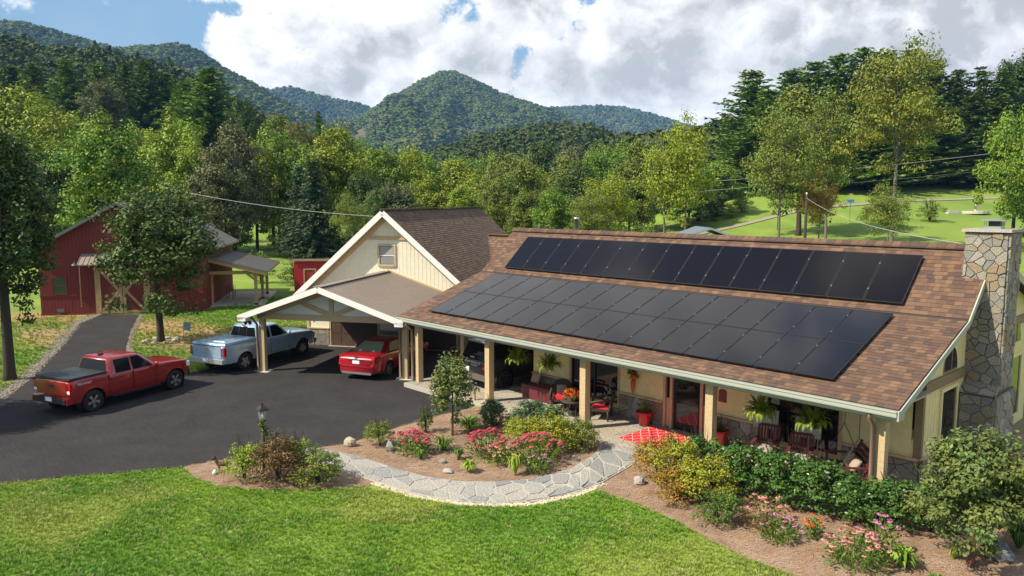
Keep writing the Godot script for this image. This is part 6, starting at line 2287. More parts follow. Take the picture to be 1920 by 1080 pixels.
	clump("low_plant", "yellow green grassy tuft under the large crape myrtle", G(20.0, .85), .32, .26, "lime", 60, .02)
	clump("low_plant", "tiny flowering tuft at the lawn edge of the right bed", G(20.1, 2.2), .35, .22, "herb", 60, .03)
	clump("daylily", "dark grassy clump beside the blue grey rock", G(20.75, -.6), 1.1, .7, "dg", 150, .04)
	clump("hydrangea", "bright lime large leaved plant behind the large crape myrtle", G(20.5, -2.2), 1.3, 1.25, "lime", 70, .16)
	clump("hydrangea", "lime large leaved plant against the chimney", G(19.6, -3.4), 1.0, .95, "lime", 60, .14)
	# lamp post with a vine
	var t := thing("lamp_post", "short brown lamp post with black lantern and climbing vine", "lamp post", G(5.75, 8.45))
	var p := MB.new()
	p.tube([Vector3.ZERO, Vector3(0, 1.42, 0)], [.05, .045], 10)
	p.lathe(Vector3(0, 1.40, 0), [Vector2(.05, 0), Vector2(.075, .03), Vector2(.06, .07), Vector2(0, .075)], 10)
	obj("post", p.done(true), mat(.075, .04, .03, .6), t)
	var ln := MB.new()
	for k in 4:
		var a := TAU * k / 4 + PI / 4
		ln.beam(Vector3(cos(a) * .075, 1.48, sin(a) * .075), Vector3(cos(a) * .12, 1.74, sin(a) * .12), .014, .014)
	ln.lathe(Vector3(0, 1.46, 0), [Vector2(.0, 0), Vector2(.11, .0), Vector2(.11, .025), Vector2(0, .03)], 4, Basis(Vector3.UP, PI / 4))
	ln.lathe(Vector3(0, 1.74, 0), [Vector2(.19, 0), Vector2(.16, .05), Vector2(.07, .12), Vector2(.04, .13), Vector2(.03, .18), Vector2(0, .22)], 4, Basis(Vector3.UP, PI / 4))
	obj("lantern", ln.done(), M.darkmetal, t)
	var gl := MB.new()
	gl.lathe(Vector3(0, 1.49, 0), [Vector2(.09, 0), Vector2(.145, .25)], 4, Basis(Vector3.UP, PI / 4))
	var gm := mat(.8, .85, .82, .05)
	gm.transparency = BaseMaterial3D.TRANSPARENCY_ALPHA
	gm.albedo_color.a = .15
	obj("pane", gl.done(), gm, t)
	var bu := MB.new()
	bu.lathe(Vector3(0, 1.5, 0), [Vector2(0, 0), Vector2(.03, .02), Vector2(.035, .12), Vector2(0, .17)], 8)
	obj("bulb", bu.done(true), mat(.8, .8, .74, .4), t)
	var vn := MB.new()
	vn.tinted = true
	rng.seed = 907
	for k in 420:
		var y := rnd(.1, 1.5)
		var a := y * 5.0 + rnd(-1.2, 1.2)
		var r := rnd(.05, .14) + .18 * S((1.15 - y) / 1.0)
		vn.col = tone(.5, 1.0, .15)
		vn.leaf(Vector3(cos(a) * r, y, sin(a) * r), rdir(), rdir(), .035, .6)
	obj("vine", vn.done(), M.leaf.herb, t).set_meta("kind", "stuff")
	# little animal ornament
	t = thing("animal_ornament", "small brown animal figure with dark head beside the lamp shrubs", "ornament", G(4.75, 9.15), deg_to_rad(150))
	var an := MB.new()
	an.tube([Vector3(0, .20, .13), Vector3(0, .19, 0), Vector3(0, .21, -.12), Vector3(0, .29, -.17), Vector3(0, .36, -.19)], [.05, .065, .062, .042, .035], 9)
	for q in [[-.035, -.11], [.035, -.11], [-.035, .11], [.035, .11]]:
		an.tube([Vector3(q[0], .2, q[1]), Vector3(q[0], .1, q[1] + .012), Vector3(q[0], 0, q[1])], [.026, .016, .014], 6)
	an.tube([Vector3(0, .22, .14), Vector3(0, .30, .2), Vector3(0, .36, .2)], [.014, .012, .015], 5)
	obj("body", an.done(true), mat(.22, .15, .05, .8, T.rough, 5.0), t)
	var hd := MB.new()
	hd.lathe(Vector3(0, .375, -.205), [Vector2(0, -.05), Vector2(.04, -.03), Vector2(.045, .02), Vector2(0, .05)], 8)
	hd.tube([Vector3(0, .365, -.22), Vector3(0, .34, -.29)], [.032, .02], 6)
	for s in [-1.0, 1.0]:
		hd.tube([Vector3(s * .025, .4, -.195), Vector3(s * .055, .45, -.18)], [.018, .006], 5)
	obj("head", hd.done(true), mat(.035, .022, .018, .7), t)
	var dr := MB.new()
	dr.tube([Vector3(-.2, .05, .02), Vector3(-.02, .05, .12)], [.05, .05], 10)
	tag(obj("drain_pipe", dr.done(true), M.white, self, G(4.95, 9.35)), "short white drain pipe end in the mulch by the ornament", "pipe")

# ---------------------------------------------------------------- distance
func wire(label: String, a: Vector3, b: Vector3, sag: float, r: float, m: Material) -> void:
	var mb := MB.new()
	var pts := []
	var rad := []
	for k in 15:
		var u := k / 14.0
		pts.append(a.lerp(b, u) - Vector3(0, sag * 4.0 * u * (1.0 - u), 0)); rad.append(r)
	mb.tube(pts, rad, 4)
	tag(obj("power_line", mb.done(), m), label, "wire")

func make_distance() -> void:
	# lane across the right hand field
	var mb := MB.new()
	var line := [Vector2(-60, -66), Vector2(-52, -82), Vector2(-47, -104), Vector2(-44, -122), Vector2(-36, -146), Vector2(-22, -168), Vector2(0, -190), Vector2(40, -220)]
	var pts := []
	for i in line.size() - 1:
		for k in 12:
			pts.append(line[i].lerp(line[i + 1], k / 12.0))
	for i in pts.size() - 1:
		var d: Vector2 = (pts[i + 1] - pts[i]).normalized().orthogonal() * .95
		var q := []
		for w in [pts[i] - d, pts[i] + d, pts[i + 1] + d, pts[i + 1] - d]:
			q.append(Vector3(w.x, land(w.x, w.y) + .12, w.y))
		mb.quad(q[0], q[1], q[2], q[3])
	struct("farm_lane", mb.done(), mat(.34, .30, .24, .95, T.fine, .3))
	# white house under the maple with its dark open porch
	var g := land(-66, -128)
	var t := thing("white_house", "low white house with grey roof half hidden under the far maple", "house", Vector3(-67, g, -127), YAW + .35)
	box_part("wall", Vector3(-4, 0, -6), Vector3(3, 2.7, 0), mat(.72, .76, .78, .8), t)
	var rf := MB.new()
	rf.prism(poly([-4.6, 2.6, 3.6, 2.6, -.5, 4.4]), Transform3D(Basis.IDENTITY, Vector3(0, 0, -6.5)), 0, 7.0)
	rf.back(poly([-4.6, 2.6, 3.6, 2.6, -.5, 4.4]), Transform3D(Basis.IDENTITY, Vector3(0, 0, -6.5)), 0)
	obj("roof", rf.done(), mat(.20, .21, .22, .9), t)
	box_part("porch_roof", Vector3(3.2, 2.5, -5), Vector3(10.5, 2.75, .6), mat(.42, .42, .40, .8), t)
	box_part("porch_back", Vector3(3.2, 0, -5), Vector3(10.0, 2.5, -4.8), mat(.26, .21, .16, .9), t)
	for x in [5.0, 7.4, 9.8]:
		box_part("porch_post", Vector3(x, 0, .2), Vector3(x + .2, 2.5, .4), M.bark, t)
	# metal roofed shed just past the house ridge
	t = thing("metal_shed", "pale shed with ribbed grey blue metal roof beyond the house ridge", "shed", Vector3(-10.3, 0, -38.0), 0.86)
	box_part("wall", Vector3(-1.75, 0, -4), Vector3(1.75, 4.3, 0), mat(.62, .66, .70, .6), t)
	var sr := MB.new()
	var sp := poly([-2.05, 4.2, 0, 4.92, 2.05, 4.2, 2.05, 4.3, 0, 5.04, -2.05, 4.3])
	sr.prism(sp, Transform3D(Basis.IDENTITY, Vector3(0, 0, -4.2)), 0, 4.5)
	sr.back(sp, Transform3D(Basis.IDENTITY, Vector3(0, 0, -4.2)), 0)
	var so := obj("roof", sr.done(), mat(.42, .46, .50, .35, null, 1, .5), t)
	for k in 12:
		for s in [-1.0, 1.0]:
			var rb := MB.new()
			rb.beam(Vector3(0, 5.06, .28 - k * .39), Vector3(s * 2.05, 4.32, .28 - k * .39), .05, .05)
			obj("metal_rib", rb.done(), mat(.36, .40, .44, .35, null, 1, .5), so)
	# poles
	var poles := [["weathered grey utility pole with transformer in the right field", Vector3(-37.3, 0, -101), 9.5, true, .13, M.palebark], ["dark utility pole just beyond the house ridge", Vector3(-6.25, 0, -46.5), 7.8, false, .14, M.bark], ["small utility pole among the far trees behind the garage", Vector3(-78.5, 0, -33.9), 9.9, false, .14, M.bark]]
	for q in poles:
		var at: Vector3 = q[1]
		at.y = land(at.x, at.z)
		t = thing("utility_pole", q[0], "utility pole", at, YAW, "utility poles")
		var pm := MB.new()
		pm.tube([Vector3(0, -.2, 0), Vector3(0, q[2], 0)], [q[4] * 1.15, q[4] * .8], 8)
		obj("pole", pm.done(true), q[5], t)
		var ins := MB.new()
		ins.lathe(Vector3(0, q[2], 0), [Vector2(.05, 0), Vector2(.07, .1), Vector2(0, .2)], 8)
		obj("insulator", ins.done(), M.white, t)
		if q[3]:
			var tr := MB.new()
			tr.lathe(Vector3(.32, q[2] - 1.6, 0), [Vector2(0, 0), Vector2(.24, 0), Vector2(.26, .8), Vector2(.1, .95), Vector2(0, .95)], 10)
			obj("transformer", tr.done(true), mat(.6, .62, .62, .4), t)
		else:
			var arm := MB.new()
			arm.beam(Vector3(-.7, q[2] - .4, 0), Vector3(.7, q[2] - .4, 0), .1, .1)
			obj("crossarm", arm.done(), q[5], t)
	var cable := mat(.30, .30, .29, .7)
	var dark := mat(.10, .10, .10, .7)
	wire("twisted service cable from the young tree to the garage wing", Vector3(-21.3, 8.05, 1.6), Vector3(-8.6, 6.45, -4.6), .25, .014, cable)
	wire("service cable from the dark pole down to the house roof", Vector3(-6.25, 7.5, -46.5), Vector3(17.6, 5.95, -7.6), .5, .016, cable)
	wire("power line from the transformer pole to the right across the dark pines", Vector3(-37.3, 11.4, -101), Vector3(20, 24.0, -175), 1.2, .035, cable)
	wire("lower power line from the transformer pole to the right", Vector3(-37.3, 9.4, -101), Vector3(20, 20.0, -175), 1.2, .03, dark)
	wire("power line from the transformer pole to the left over the maple", Vector3(-37.3, 11.4, -101), Vector3(-95, 9.0, -62), 1.0, .03, cable)
	wire("lower power line from the transformer pole to the left", Vector3(-37.3, 10.0, -101), Vector3(-95, 7.0, -62), 1.0, .03, cable)
	# small things in the field
	t = thing("field_sign", "blue sign box on a thin post in the right field", "sign", Vector3(-31, land(-31, -113.6), -113.6), YAW)
	box_part("post", Vector3(-.05, 0, -.05), Vector3(.05, 3.2, .05), M.steel, t)
	box_part("box", Vector3(-.55, 3.2, -.2), Vector3(.55, 3.75, .2), mat(.10, .22, .55, .5), t)
	t = thing("stone_fountain", "pale stone garden fountain by the lane in the right field", "fountain", Vector3(-19.6, land(-19.6, -140.3), -140.3), YAW)
	var ft := MB.new()
	ft.lathe(Vector3.ZERO, [Vector2(2.2, 0), Vector2(2.2, .5), Vector2(1.9, .5), Vector2(1.8, .2), Vector2(.3, .2), Vector2(.2, 1.2), Vector2(.9, 1.5), Vector2(.8, 1.5), Vector2(.15, 1.3), Vector2(.12, 2.0), Vector2(0, 2.1)], 16)
	obj("basin", ft.done(), M.concrete, t)
	box_part("bench", Vector3(-5.2, 0, -.5), Vector3(-3.4, .6, .5), M.concrete, t)
	for q in [["round clipped bush at the wood edge above the lane", -31.4, -193.4, 9.0, 5.0, "hedge", "glossy"], ["round clipped bush beside its twin at the wood edge", -25.5, -196.0, 7.0, 4.0, "g", "glossy"], ["loose bush beside the lane in the right field", -21.7, -123.5, 5.0, 3.4, "ol", "loose"], ["dark shrubbery in front of the white house", -58.2, -116, 6.5, 3.6, "dg", "loose"], ["round green bush in front of the white house", -54.5, -119, 5.0, 3.2, "g", "loose"], ["yellow flowering bush in front of the white house", -53.5, -113.5, 3.6, 2.4, "gold", "loose"], ["narrow upright cypress beside the white house", -66.5, -118.5, 1.8, 6.0, "g", "loose"], ["leafy bush behind the barn lean-to", -40.0, -13.0, 3.0, 2.6, "g", "loose"], ["tangled hedge bush between barn and red shed", -36.5, -14.5, 3.4, 2.0, "ol", "loose"], ["tangled hedge bush nearest the red shed", -33.6, -14.4, 2.6, 1.8, "ol", "loose"], ["dark bush under the grey cedar by the back field", -55, -36, 4.0, 3.0, "dg", "loose"]]:
		shrub("field_bush", q[0], Vector3(q[1], land(q[1], q[2]), q[2]), q[3], q[4], q[6], q[5])
	rng.seed = 940
	var tally := {}
	var under := ["ol", "g", "dg", "yg", "g", "gb"]
	for k in 36:
		var f := rnd(74, 112)
		var u := lerpf(-.40, .19, (k + rnd(-.3, .3)) / 35.0)
		var p := EYE + Vector3(-sin(YAW), 0, -cos(YAW)) * f + Vector3(cos(YAW), 0, -sin(YAW)) * f * u
		if f < 96 and u < -.24:
			continue
		p.y = land(p.x, p.z)
		var w := rnd(3.5, 6.5)
		var c: String = under[k % 6]
		var side := "behind the garage" if u < 0 else "behind the house ridge"
		tally[c + side] = tally.get(c + side, -1) + 1
		shrub("thicket_bush", "%s thicket bush under the trees %s, %s from the %s" % [{ol = "olive", g = "green", dg = "dark", yg = "yellow", gb = "brownish"}[c], side, ordinal(tally[c + side]), "red barn" if u < 0 else "garage roof"], p, w, w * rnd(.6, .95), "loose", c, "thicket bushes under the trees " + side + " " + c)
	# the young maple by the barn drive with its stone ring and garden flag
	rng.seed = 950
	var midc := crown(401, Vector3(3.1, 3.2, 3.0), 180, 130, .08, .42, .3, .05)
	small_tree("maple_tree", "round green maple with stone ring in front of the red barn", Vector3(-16.43, 0, 3.56), midc, "maple", 4.7, Vector3(1.28, 1.14, 1.28), limbs(402, 7.2, .17, 2.0, 2.2, 9), M.bark)
	for k in 8:
		var a := TAU * k / 8
		boulder("%s tan stone in the ring around the maple trunk, counted from the flag" % ordinal(k), Vector3(-16.43 + cos(a) * .75, 0, 3.56 + sin(a) * .75), Vector3(.42, .18, .3) * rnd(.7, 1.2), M.rock[0], 40 + k, a)
	t = thing("garden_flag", "small blue and green garden flag beside the maple trunk", "flag", Vector3(-15.6, 0, 2.7), .6)
	var fp := MB.new()
	fp.tube([Vector3.ZERO, Vector3(0, 1.0, 0), Vector3(.4, 1.02, 0)], [.012, .012, .012], 5)
	obj("stand", fp.done(), M.darkmetal, t)
	var fc := MB.new()
	fc.box(Vector3(.22, .78, 0), Vector3(.4, .42, .012), Basis(Vector3.BACK, -.15))
	obj("cloth", fc.done(), mat(1, 1, 1, .9, blend_tex(72, .03, [Color(.05, .12, .30), Color(.10, .25, .40), Color(.30, .35, .30), Color(.08, .20, .08)], 128, 4, .05), 2.2), t)
	small_tree("shade_tree", "tall dark shade tree beside the barn drive gravel", Vector3(-11.55, 0, 11.1), crown(403, Vector3(2.35, 4.4, 2.35), 200, 120, .085, .45, .25, .05), "shade", 5.9, Vector3.ONE, limbs(404, 9.0, .2, 2.0, 1.9, 9, .2), M.bark)
	small_tree("shade_tree", "dark shade tree left of the drive casting shadow on asphalt", Vector3(-7.8, 0, 18.3), midc, "dg", 5.6, Vector3(1.05, 1.1, 1.05), limbs(405, 8.0, .2, 2.0, 2.0, 7), M.bark)

func make_woods(woods: Array) -> void:
	make_protos()
	rng.seed = 990
	var say := {D = "leafy tree", L = "open airy tree", P = "layered pine", S = "dense conifer"}
	var hue := {yg = "yellow green", lime = "bright lime green", g = "mid green", dg = "dark green", ol = "olive", br = "brownish", gb = "grey brown", bl = "blue green", pine = "deep green", hem = "blackish green", au = "golden autumn", rust = "rusty red"}
	var seen := {}
	for q in woods:
		var k: String = q[0]
		var n: int = {D = 4, L = 3, P = 3, S = 2}[k]
		var pr: Array = proto[k + str(rng.randi() % n)]
		var d := Vector2(q[2] - EYE.x, q[4] - EYE.z)
		var f := d.dot(Vector2(-sin(YAW), -cos(YAW)))
		var r := d.dot(Vector2(cos(YAW), -sin(YAW)))
		var where := "in the stand above the right field" if r > f * .28 and f > 145 else ("near the right field" if r > f * .2 else ("on the slope behind the barn" if r < -f * .33 and f > 150 else ("behind the red barn" if r < -f * .33 else ("behind the garage wing" if r < 0 else "behind the house ridge"))))
		var mark: String = {"in the stand above the right field": "white house", "near the right field": "transformer pole", "on the slope behind the barn": "barn peak", "behind the red barn": "barn peak", "behind the garage wing": "red shed", "behind the house ridge": "vent pipe"}[where]
		var kind := "%s %s %s" % [hue[q[1]], say[k], where]
		var count := 0
		var rank := 0
		for o in woods:
			if o[0] == k and o[1] == q[1]:
				var od := Vector2(o[2] - EYE.x, o[4] - EYE.z)
				var of := od.dot(Vector2(-sin(YAW), -cos(YAW)))
				var oo := od.dot(Vector2(cos(YAW), -sin(YAW)))
				var ow := "in the stand above the right field" if oo > of * .28 and of > 145 else ("near the right field" if oo > of * .2 else ("on the slope behind the barn" if oo < -of * .33 and of > 150 else ("behind the red barn" if oo < -of * .33 else ("behind the garage wing" if oo < 0 else "behind the house ridge"))))
				if ow == where:
					count += 1
					if absf(oo / of) < absf(r / f) or (oo / of == r / f and o != q):
						rank += 1
		if count > 1:
			kind += ", %s from the %s" % [ordinal(mini(rank, 14)), mark]
		var t := thing("pine_tree" if k == "P" else ("spruce_tree" if k == "S" else "woodland_tree"), kind, "tree", Vector3(q[2], q[3], q[4]), rnd(0, TAU), "woodland trees " + where)
		var sy: float = q[5] / 10.0
		var sx: float = maxf(q[6] * 1.2 / 7.0, sy * .72) if k in ["D", "L"] else maxf(q[6] * 1.35 / 5.2, sy * .85)
		var b := Basis.from_scale(Vector3(sx, sy, sx))
		obj("trunk", pr[1], M.palebark if k == "L" else M.bark, t, Vector3.ZERO, b)
		obj("crown", pr[0], M.leaf[q[1]], t, Vector3(0, pr[2] * sy, 0), b).set_meta("kind", "stuff")

# ---------------------------------------------------------------- scene
func _ready() -> void:
	var cam := Camera3D.new()
	cam.name = "camera"
	cam.fov = 41.25
	cam.near = 0.1
	cam.far = 12000.0
	add_child(cam)
	cam.position = EYE
	cam.rotation = Vector3(-0.1126, YAW, 0)
	cam.current = true
	var env := Environment.new()
	env.background_mode = Environment.BG_SKY
	env.sky = make_sky()
	env.tonemap_mode = Environment.TONE_MAPPER_LINEAR
	env.tonemap_exposure = 1.72
	env.background_energy_multiplier = 0.5
	env.sdfgi_enabled = true
	env.ssao_enabled = true
	env.ssil_enabled = true
	env.fog_enabled = true
	env.fog_density = 0.00010
	env.fog_light_color = Color(.50, .72, 1.0)
	var we := WorldEnvironment.new()
	we.name = "world"
	we.environment = env
	add_child(we)
	var sun := DirectionalLight3D.new()
	sun.name = "sun"
	add_child(sun)
	sun.look_at_from_position(Vector3.ZERO, Vector3(.42 * .695, -.719, -.91 * .695))
	sun.light_energy = 1.5
	sun.light_color = Color(1.0, .95, .86)
	sun.light_angular_distance = 0.5
	sun.shadow_enabled = true
	print("sky done")
	patch.seed = 3; patch.frequency = .11; patch.fractal_octaves = 3
	patch2.seed = 8; patch2.frequency = .35; patch2.fractal_octaves = 3
	make_materials()
	M.forestfloor = mat(.11, .095, .055, .95)
	M.farleaf = leafmat(1, 1, 1, .8)
	print("materials done")
	make_ground()
	var drive := poly([1.74, 13.70, 2.51, 12.05, 3.13, 10.92, 3.72, 9.80, 3.80, 9.03, 4.35, 7.72, 4.62, 6.8, 4.96, 5.67, 4.97, 4.74, 4.79, 3.74, 4.77, 2.36, 4.90, .65, 4.59, .12, .3, .12, -.3, -8.6, -7.0, -9.5, -10.35, -1.60, -8.01, 4.25, -7.83, 5.56, -8.73, 6.22, -13.22, 6.13, -15.39, 5.60, -21.03, 3.64, -27.16, 1.23, -28.92, 3.10, -26.16, 4.92, -17.63, 7.98, -12.08, 10.22, -8.36, 11.98, -4.5, 15.5, -1.5, 22.0, -5.0, 30.0, 1.5, 30.0, .8, 18.0])
	rng.seed = 99
	struct("driveway", drape(ragged(drive, .35, .022), 1.5, .03, .05), M.asphalt)
	print("ground done")
	rng.seed = 100
	var tu := tuft()
	grass_in(poly([1.74, 13.78, 2.51, 12.1, 3.13, 10.98, 3.72, 9.85, 4.66, 9.9, 5.82, 9.62, 6.59, 9.12, 7.69, 7.95, 8.34, 6.95, 9.51, 6.65, 10.9, 6.06, 12.16, 4.80, 12.58, 3.73, 12.68, 3.05, 13.93, 3.0, 14.92, 3.13, 16.06, 3.40, 17.04, 3.58, 18.07, 3.61, 21, 3.42, 24, 2.9, 26, 10, 20, 16, 0, 22]), .068, tu, "lawn_grass", "mown green lawn in the foreground below the flower beds", 11.0, 1.0)
	grass_in(poly([-8.36, 12.2, -12.08, 10.5, -17.63, 8.3, -26.16, 5.2, -28.9, 3.4, -30.6, 6.2, -36, 14, -14, 22]), .17, tu, "side_grass", "patchy grass left of the barn drive", 20.0, 1.6)
	grass_in(poly([-8.05, 4.25, -7.9, 5.5, -8.8, 6.15, -13.2, 5.9, -15.4, 5.35, -21, 3.4, -27.1, 1.0, -26.1, -2.3, -30, -9, -24, -20, -10.4, -1.7]), .17, tu, "side_grass", "patchy grass between the barn drive and the garage wing", 20.0, 1.6)
	print("grass done")
	make_house()
	make_panels()
	make_garage()
	make_barn()
	print("buildings done")
	make_vehicles()
	make_porch()
	make_garden()
	print("garden done")
	make_distance()
	var woods := [
		["P", "hem", -244.8, 26.9, -39.5, 21.5, 11.5],
		["P", "pine", -232.5, 26.5, -45.3, 22.5, 11.2],
		["P", "pine", -228.3, 26.7, -52.7, 21.5, 11.3],
		["P", "hem", -218.6, 26.4, -57.2, 21.6, 9.5],
		["P", "hem", -211.3, 26.0, -60.5, 21.8, 11.0],
		["P", "pine", -210.3, 26.4, -66.0, 18.2, 9.5],
		["P", "hem", -255.1, 27.0, -35.9, 21.9, 11.7],
		["P", "pine", -159.3, 16.0, -57.5, 22.7, 14.8],
		["P", "pine", -178.6, 20.9, -58.9, 17.1, 9.8],
		["D", "dg", -144.0, 10.7, -59.1, 19.7, 9.1],
		["S", "hem", -200.1, 18.2, -109.0, 18.2, 5.9],
		["P", "hem", -253.0, 26.5, -23.6, 23.7, 14.4],
		["D", "gb", -209.0, 24.4, -48.5, 15.9, 12.0],
		["D", "ol", -148.7, 11.4, -68.8, 17.5, 10.3],
		["D", "br", -140.6, 8.2, -70.0, 18.1, 7.5],
		["D", "yg", -126.5, 1.7, -12.1, 24.8, 15.4],
		["D", "yg", -119.7, 1.4, -16.4, 23.0, 12.5],
		["D", "yg", -132.5, 1.7, -5.7, 26.4, 16.3],
		["D", "g", -71.4, 0.0, -9.3, 16.8, 9.8],
		["D", "dg", -77.8, 0.0, -8.3, 14.6, 8.3],
		["D", "g", -88.7, 0.0, -5.6, 15.7, 10.2],
		["D", "dg", -89.6, 0.0, -0.2, 16.8, 10.6],
		["D", "lime", -90.4, 0.0, -24.2, 19.4, 10.9],
		["D", "yg", -104.5, 0.6, -23.8, 18.3, 8.5],
		["D", "lime", -84.6, 0.0, -24.5, 15.7, 6.8],
		["D", "gb", -78.0, 0.0, -27.1, 17.8, 8.4],
		["D", "gb", -73.9, 0.0, -24.2, 14.9, 7.7],
		["D", "g", -86.6, 0.1, -37.0, 18.3, 9.9],
		["D", "yg", -82.6, 0.0, -32.5, 16.0, 7.8],
		["D", "g", -82.5, 0.0, -38.4, 17.3, 8.1],
		["D", "yg", -83.3, 0.1, -46.3, 19.2, 10.6],
		["S", "bl", -61.4, 0.0, -30.2, 12.3, 5.6],
		["S", "bl", -65.4, 0.0, -30.3, 11.8, 4.8],
		["D", "yg", -88.5, 0.2, -55.3, 16.9, 10.1],
		["D", "yg", -86.9, 0.1, -61.4, 17.4, 10.3],
		["D", "g", -85.0, 0.1, -56.2, 16.2, 8.2],
		["D", "dg", -63.3, 0.0, -38.3, 11.4, 5.0],
		["D", "gb", -52.1, 0.0, -35.7, 9.6, 6.1],
		["L", "ol", -47.0, 0.0, -26.6, 8.1, 4.0],
		["D", "hem", -52.1, 0.0, -32.7, 9.2, 3.8],
		["D", "yg", -83.2, 0.0, -69.8, 14.8, 11.1],
		["D", "yg", -72.0, 0.0, -67.0, 12.4, 8.0],
		["D", "yg", -64.0, 0.0, -49.4, 10.8, 6.9],
		["D", "lime", -55.7, 0.0, -49.4, 9.9, 5.8],
		["D", "ol", -57.0, 0.0, -59.6, 15.0, 8.2],
		["D", "ol", -49.5, 0.0, -50.1, 11.2, 5.6],
		["D", "yg", -59.2, 0.0, -66.1, 13.5, 6.6],
		["D", "ol", -43.5, 0.0, -49.2, 9.0, 4.6],
		["D", "ol", -64.0, 0.0, -78.5, 15.0, 8.2],
		["D", "dg", -50.2, 0.0, -66.9, 13.3, 9.0],
		["D", "g", -73.3, 0.3, -97.8, 17.5, 8.4],
		["D", "g", -39.0, 0.0, -49.6, 9.0, 5.1],
		["L", "yg", -29.5, 0.0, -48.1, 10.2, 6.7],
		["D", "ol", -50.3, 0.2, -78.5, 13.4, 8.4],
		["L", "ol", -28.0, 0.0, -43.8, 8.2, 5.0],
		["D", "ol", -64.6, 1.1, -99.8, 18.7, 9.1],
		["L", "yg", -21.6, 0.0, -47.7, 14.8, 4.6],
		["L", "yg", -19.1, 0.0, -47.4, 15.2, 3.7],
		["D", "g", -59.8, 3.4, -112.2, 12.6, 14.1],
		["D", "dg", -55.5, 2.1, -102.2, 9.7, 9.8],
		["D", "dg", -122.4, 0.0, -133.1, 24.8, 13.2],
		["D", "gb", -110.2, 0.5, -131.5, 22.5, 12.5],
		["D", "g", -116.6, 0.0, -110.2, 18.6, 13.2],
		["D", "g", -129.7, 0.0, -110.8, 19.9, 13.9],
		["D", "g", -128.3, 0.1, -97.7, 18.5, 14.6],
		["D", "g", -140.9, 4.9, -84.3, 18.2, 13.2],
		["D", "g", -95.8, 3.1, -132.3, 18.7, 11.9],
		["D", "g", -83.5, 5.2, -130.8, 13.4, 11.3],
		["D", "g", -68.0, 9.4, -139.9, 7.1, 12.2],
		["D", "ol", -90.0, 13.1, -167.6, 9.5, 11.7],
		["P", "pine", -75.9, 12.6, -159.2, 27.1, 16.2],
		["P", "pine", -66.9, 11.6, -151.3, 21.8, 14.0],
		["P", "pine", -73.2, 13.0, -173.8, 28.3, 15.5],
		["P", "pine", -70.0, 13.1, -180.2, 30.7, 15.6],
		["P", "pine", -66.6, 13.2, -186.7, 32.9, 16.5],
		["P", "pine", -62.3, 13.2, -191.2, 34.5, 16.5],
		["P", "pine", -59.2, 13.3, -197.4, 34.0, 15.9],
		["P", "pine", -54.4, 13.3, -202.6, 34.5, 15.9],
		["P", "hem", -48.9, 13.1, -202.5, 31.0, 15.6],
		["S", "hem", -43.8, 13.0, -205.0, 28.3, 15.5],
		["S", "hem", -39.0, 12.9, -207.3, 28.8, 15.3],
		["S", "hem", -34.6, 12.8, -209.1, 27.5, 15.2],
		["S", "hem", -32.6, 13.1, -219.9, 29.6, 15.6],
		["S", "hem", -27.7, 13.0, -222.2, 28.0, 16.9],
		["D", "dg", -34.8, 13.3, -223.4, 32.3, 15.9],
		["S", "hem", -36.8, 12.4, -194.9, 21.5, 14.6],
		["S", "hem", -31.4, 12.3, -196.3, 20.0, 14.3],
		["P", "pine", -65.4, 10.3, -144.2, 15.8, 14.7],
		["P", "pine", -59.7, 10.9, -153.1, 19.0, 14.9],
		["P", "pine", -52.3, 11.2, -163.9, 21.3, 16.3],
		["P", "pine", -41.5, 11.6, -178.3, 20.0, 15.2],
		["S", "hem", -29.5, 10.5, -182.3, 14.4, 14.7],
		["P", "pine", -61.6, 9.7, -142.4, 11.3, 12.0],
		["P", "pine", -51.9, 9.8, -152.7, 14.7, 14.4],
		["P", "pine", -46.5, 9.8, -158.4, 13.6, 14.4],
		["S", "hem", -38.4, 11.2, -178.7, 15.3, 13.8],
		["P", "hem", -43.1, 10.7, -169.3, 11.9, 14.8],
		["D", "ol", -31.2, 2.0, -95.9, 24.2, 13.2],
		["L", "ol", -15.6, 0.1, -59.9, 16.7, 6.9],
		["L", "ol", -22.5, 1.2, -86.2, 20.1, 8.0],
		["L", "au", -12.4, 0.8, -82.2, 25.7, 11.6],
		["L", "ol", -3.8, 0.1, -57.9, 8.8, 4.5],
		["D", "g", -6.9, 2.1, -112.9, 19.7, 7.4],
		["L", "rust", -13.7, 0.2, -64.9, 10.4, 3.5],
		["D", "g", -1.1, 1.2, -101.6, 18.0, 8.4],
	]
	make_woods(woods)
	print("woods done")
	rng.seed = 1200
	var lump := lumpy_crown(1, 10, 7)
	var left_ridge := ridge([-1227, 327, -1094, 342, -972, 347, -911, 343, -842, 321, -752, 296, -691, 302, -625, 305, -590, 288, -550, 258, -490, 228, -430, 193, -370, 163, -319, 138, -248, 97, -166, 56])
	var gap_ridge := ridge([-1146, 435, -1008, 406, -889, 423, -820, 431, -712, 400, -594, 377, -515, 353, -397, 309, -219, 240])
	var peak := ridge([-638, 76, -549, 133, -461, 190, -373, 254, -286, 303, -229, 336, -193, 352, -171, 354, -143, 350, -114, 336, -29, 296, 57, 268, 144, 240, 216, 211, 317, 173, 434, 119, 565, 76])
	var right_ridge := ridge([-136, 272, 0, 350, 135, 401, 225, 405, 316, 412, 473, 405, 609, 372, 746, 328, 860, 290, 998, 216, 1227, 183, 1571, 115, 2144, 70])
	var near_hill := ridge([-85, 26, -62, 36, -35, 45, 0, 54, 31, 59, 58, 55, 73, 49, 104, 37, 143, 26])
	var left_hill := ridge([-396, 91, -338, 93, -280, 92, -262, 89, -236, 85, -207, 81, -184, 76, -159, 62, -135, 49, -106, 33, -77, 18])
	var green := [Color(.058, .095, .024), Color(.100, .140, .034), Color(.125, .15, .040)]
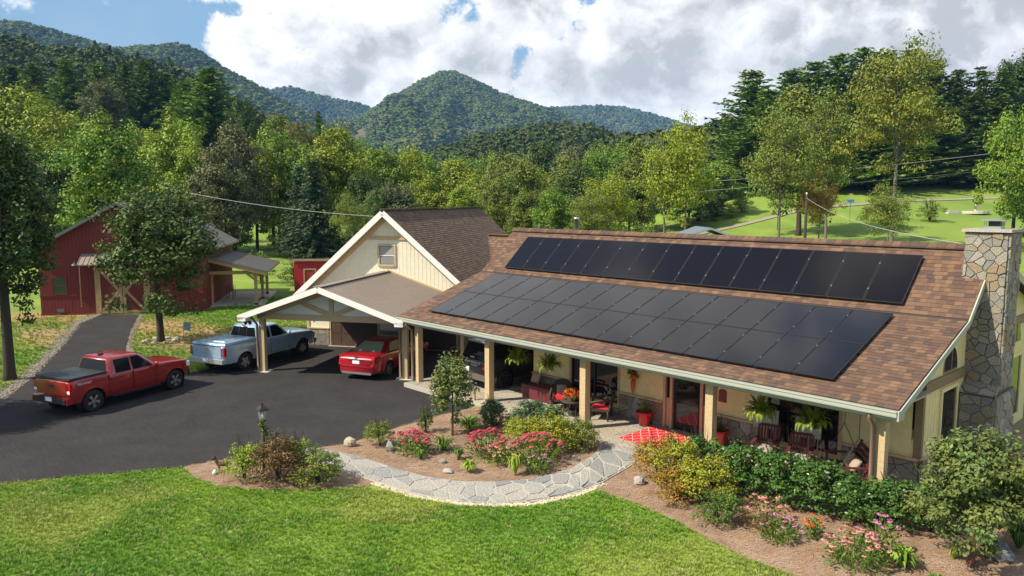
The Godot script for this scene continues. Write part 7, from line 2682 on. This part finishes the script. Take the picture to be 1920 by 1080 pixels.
	mountain("left_ridge", left_ridge, 1500, 900, 9.5, 7.2, lump, green, 0)
	mountain("gap_ridge", gap_ridge, 2900, 900, 12, 12.0, lump, green, 0)
	mountain("central_peak", peak, 2100, 1150, 10, 8.0, lump, green, 0)
	mountain("right_ridge", right_ridge, 3300, 1100, 13, 13.5, lump, green, 0)
	var leafy := crown(500, Vector3(1, 1, 1), 26, 26, .13, .35)
	mountain("near_hill", near_hill, 560, 250, 15, 7.0, leafy, green, 0)
	mountain("left_hill", left_hill, 430, 200, 16, 7.0, leafy, green, 5)
	mountain("right_wood", [Vector2(40, 24), Vector2(70, 30), Vector2(110, 36), Vector2(170, 42), Vector2(240, 44)], 300, 90, 15, 6.0, leafy, green, 8)
	print("done")
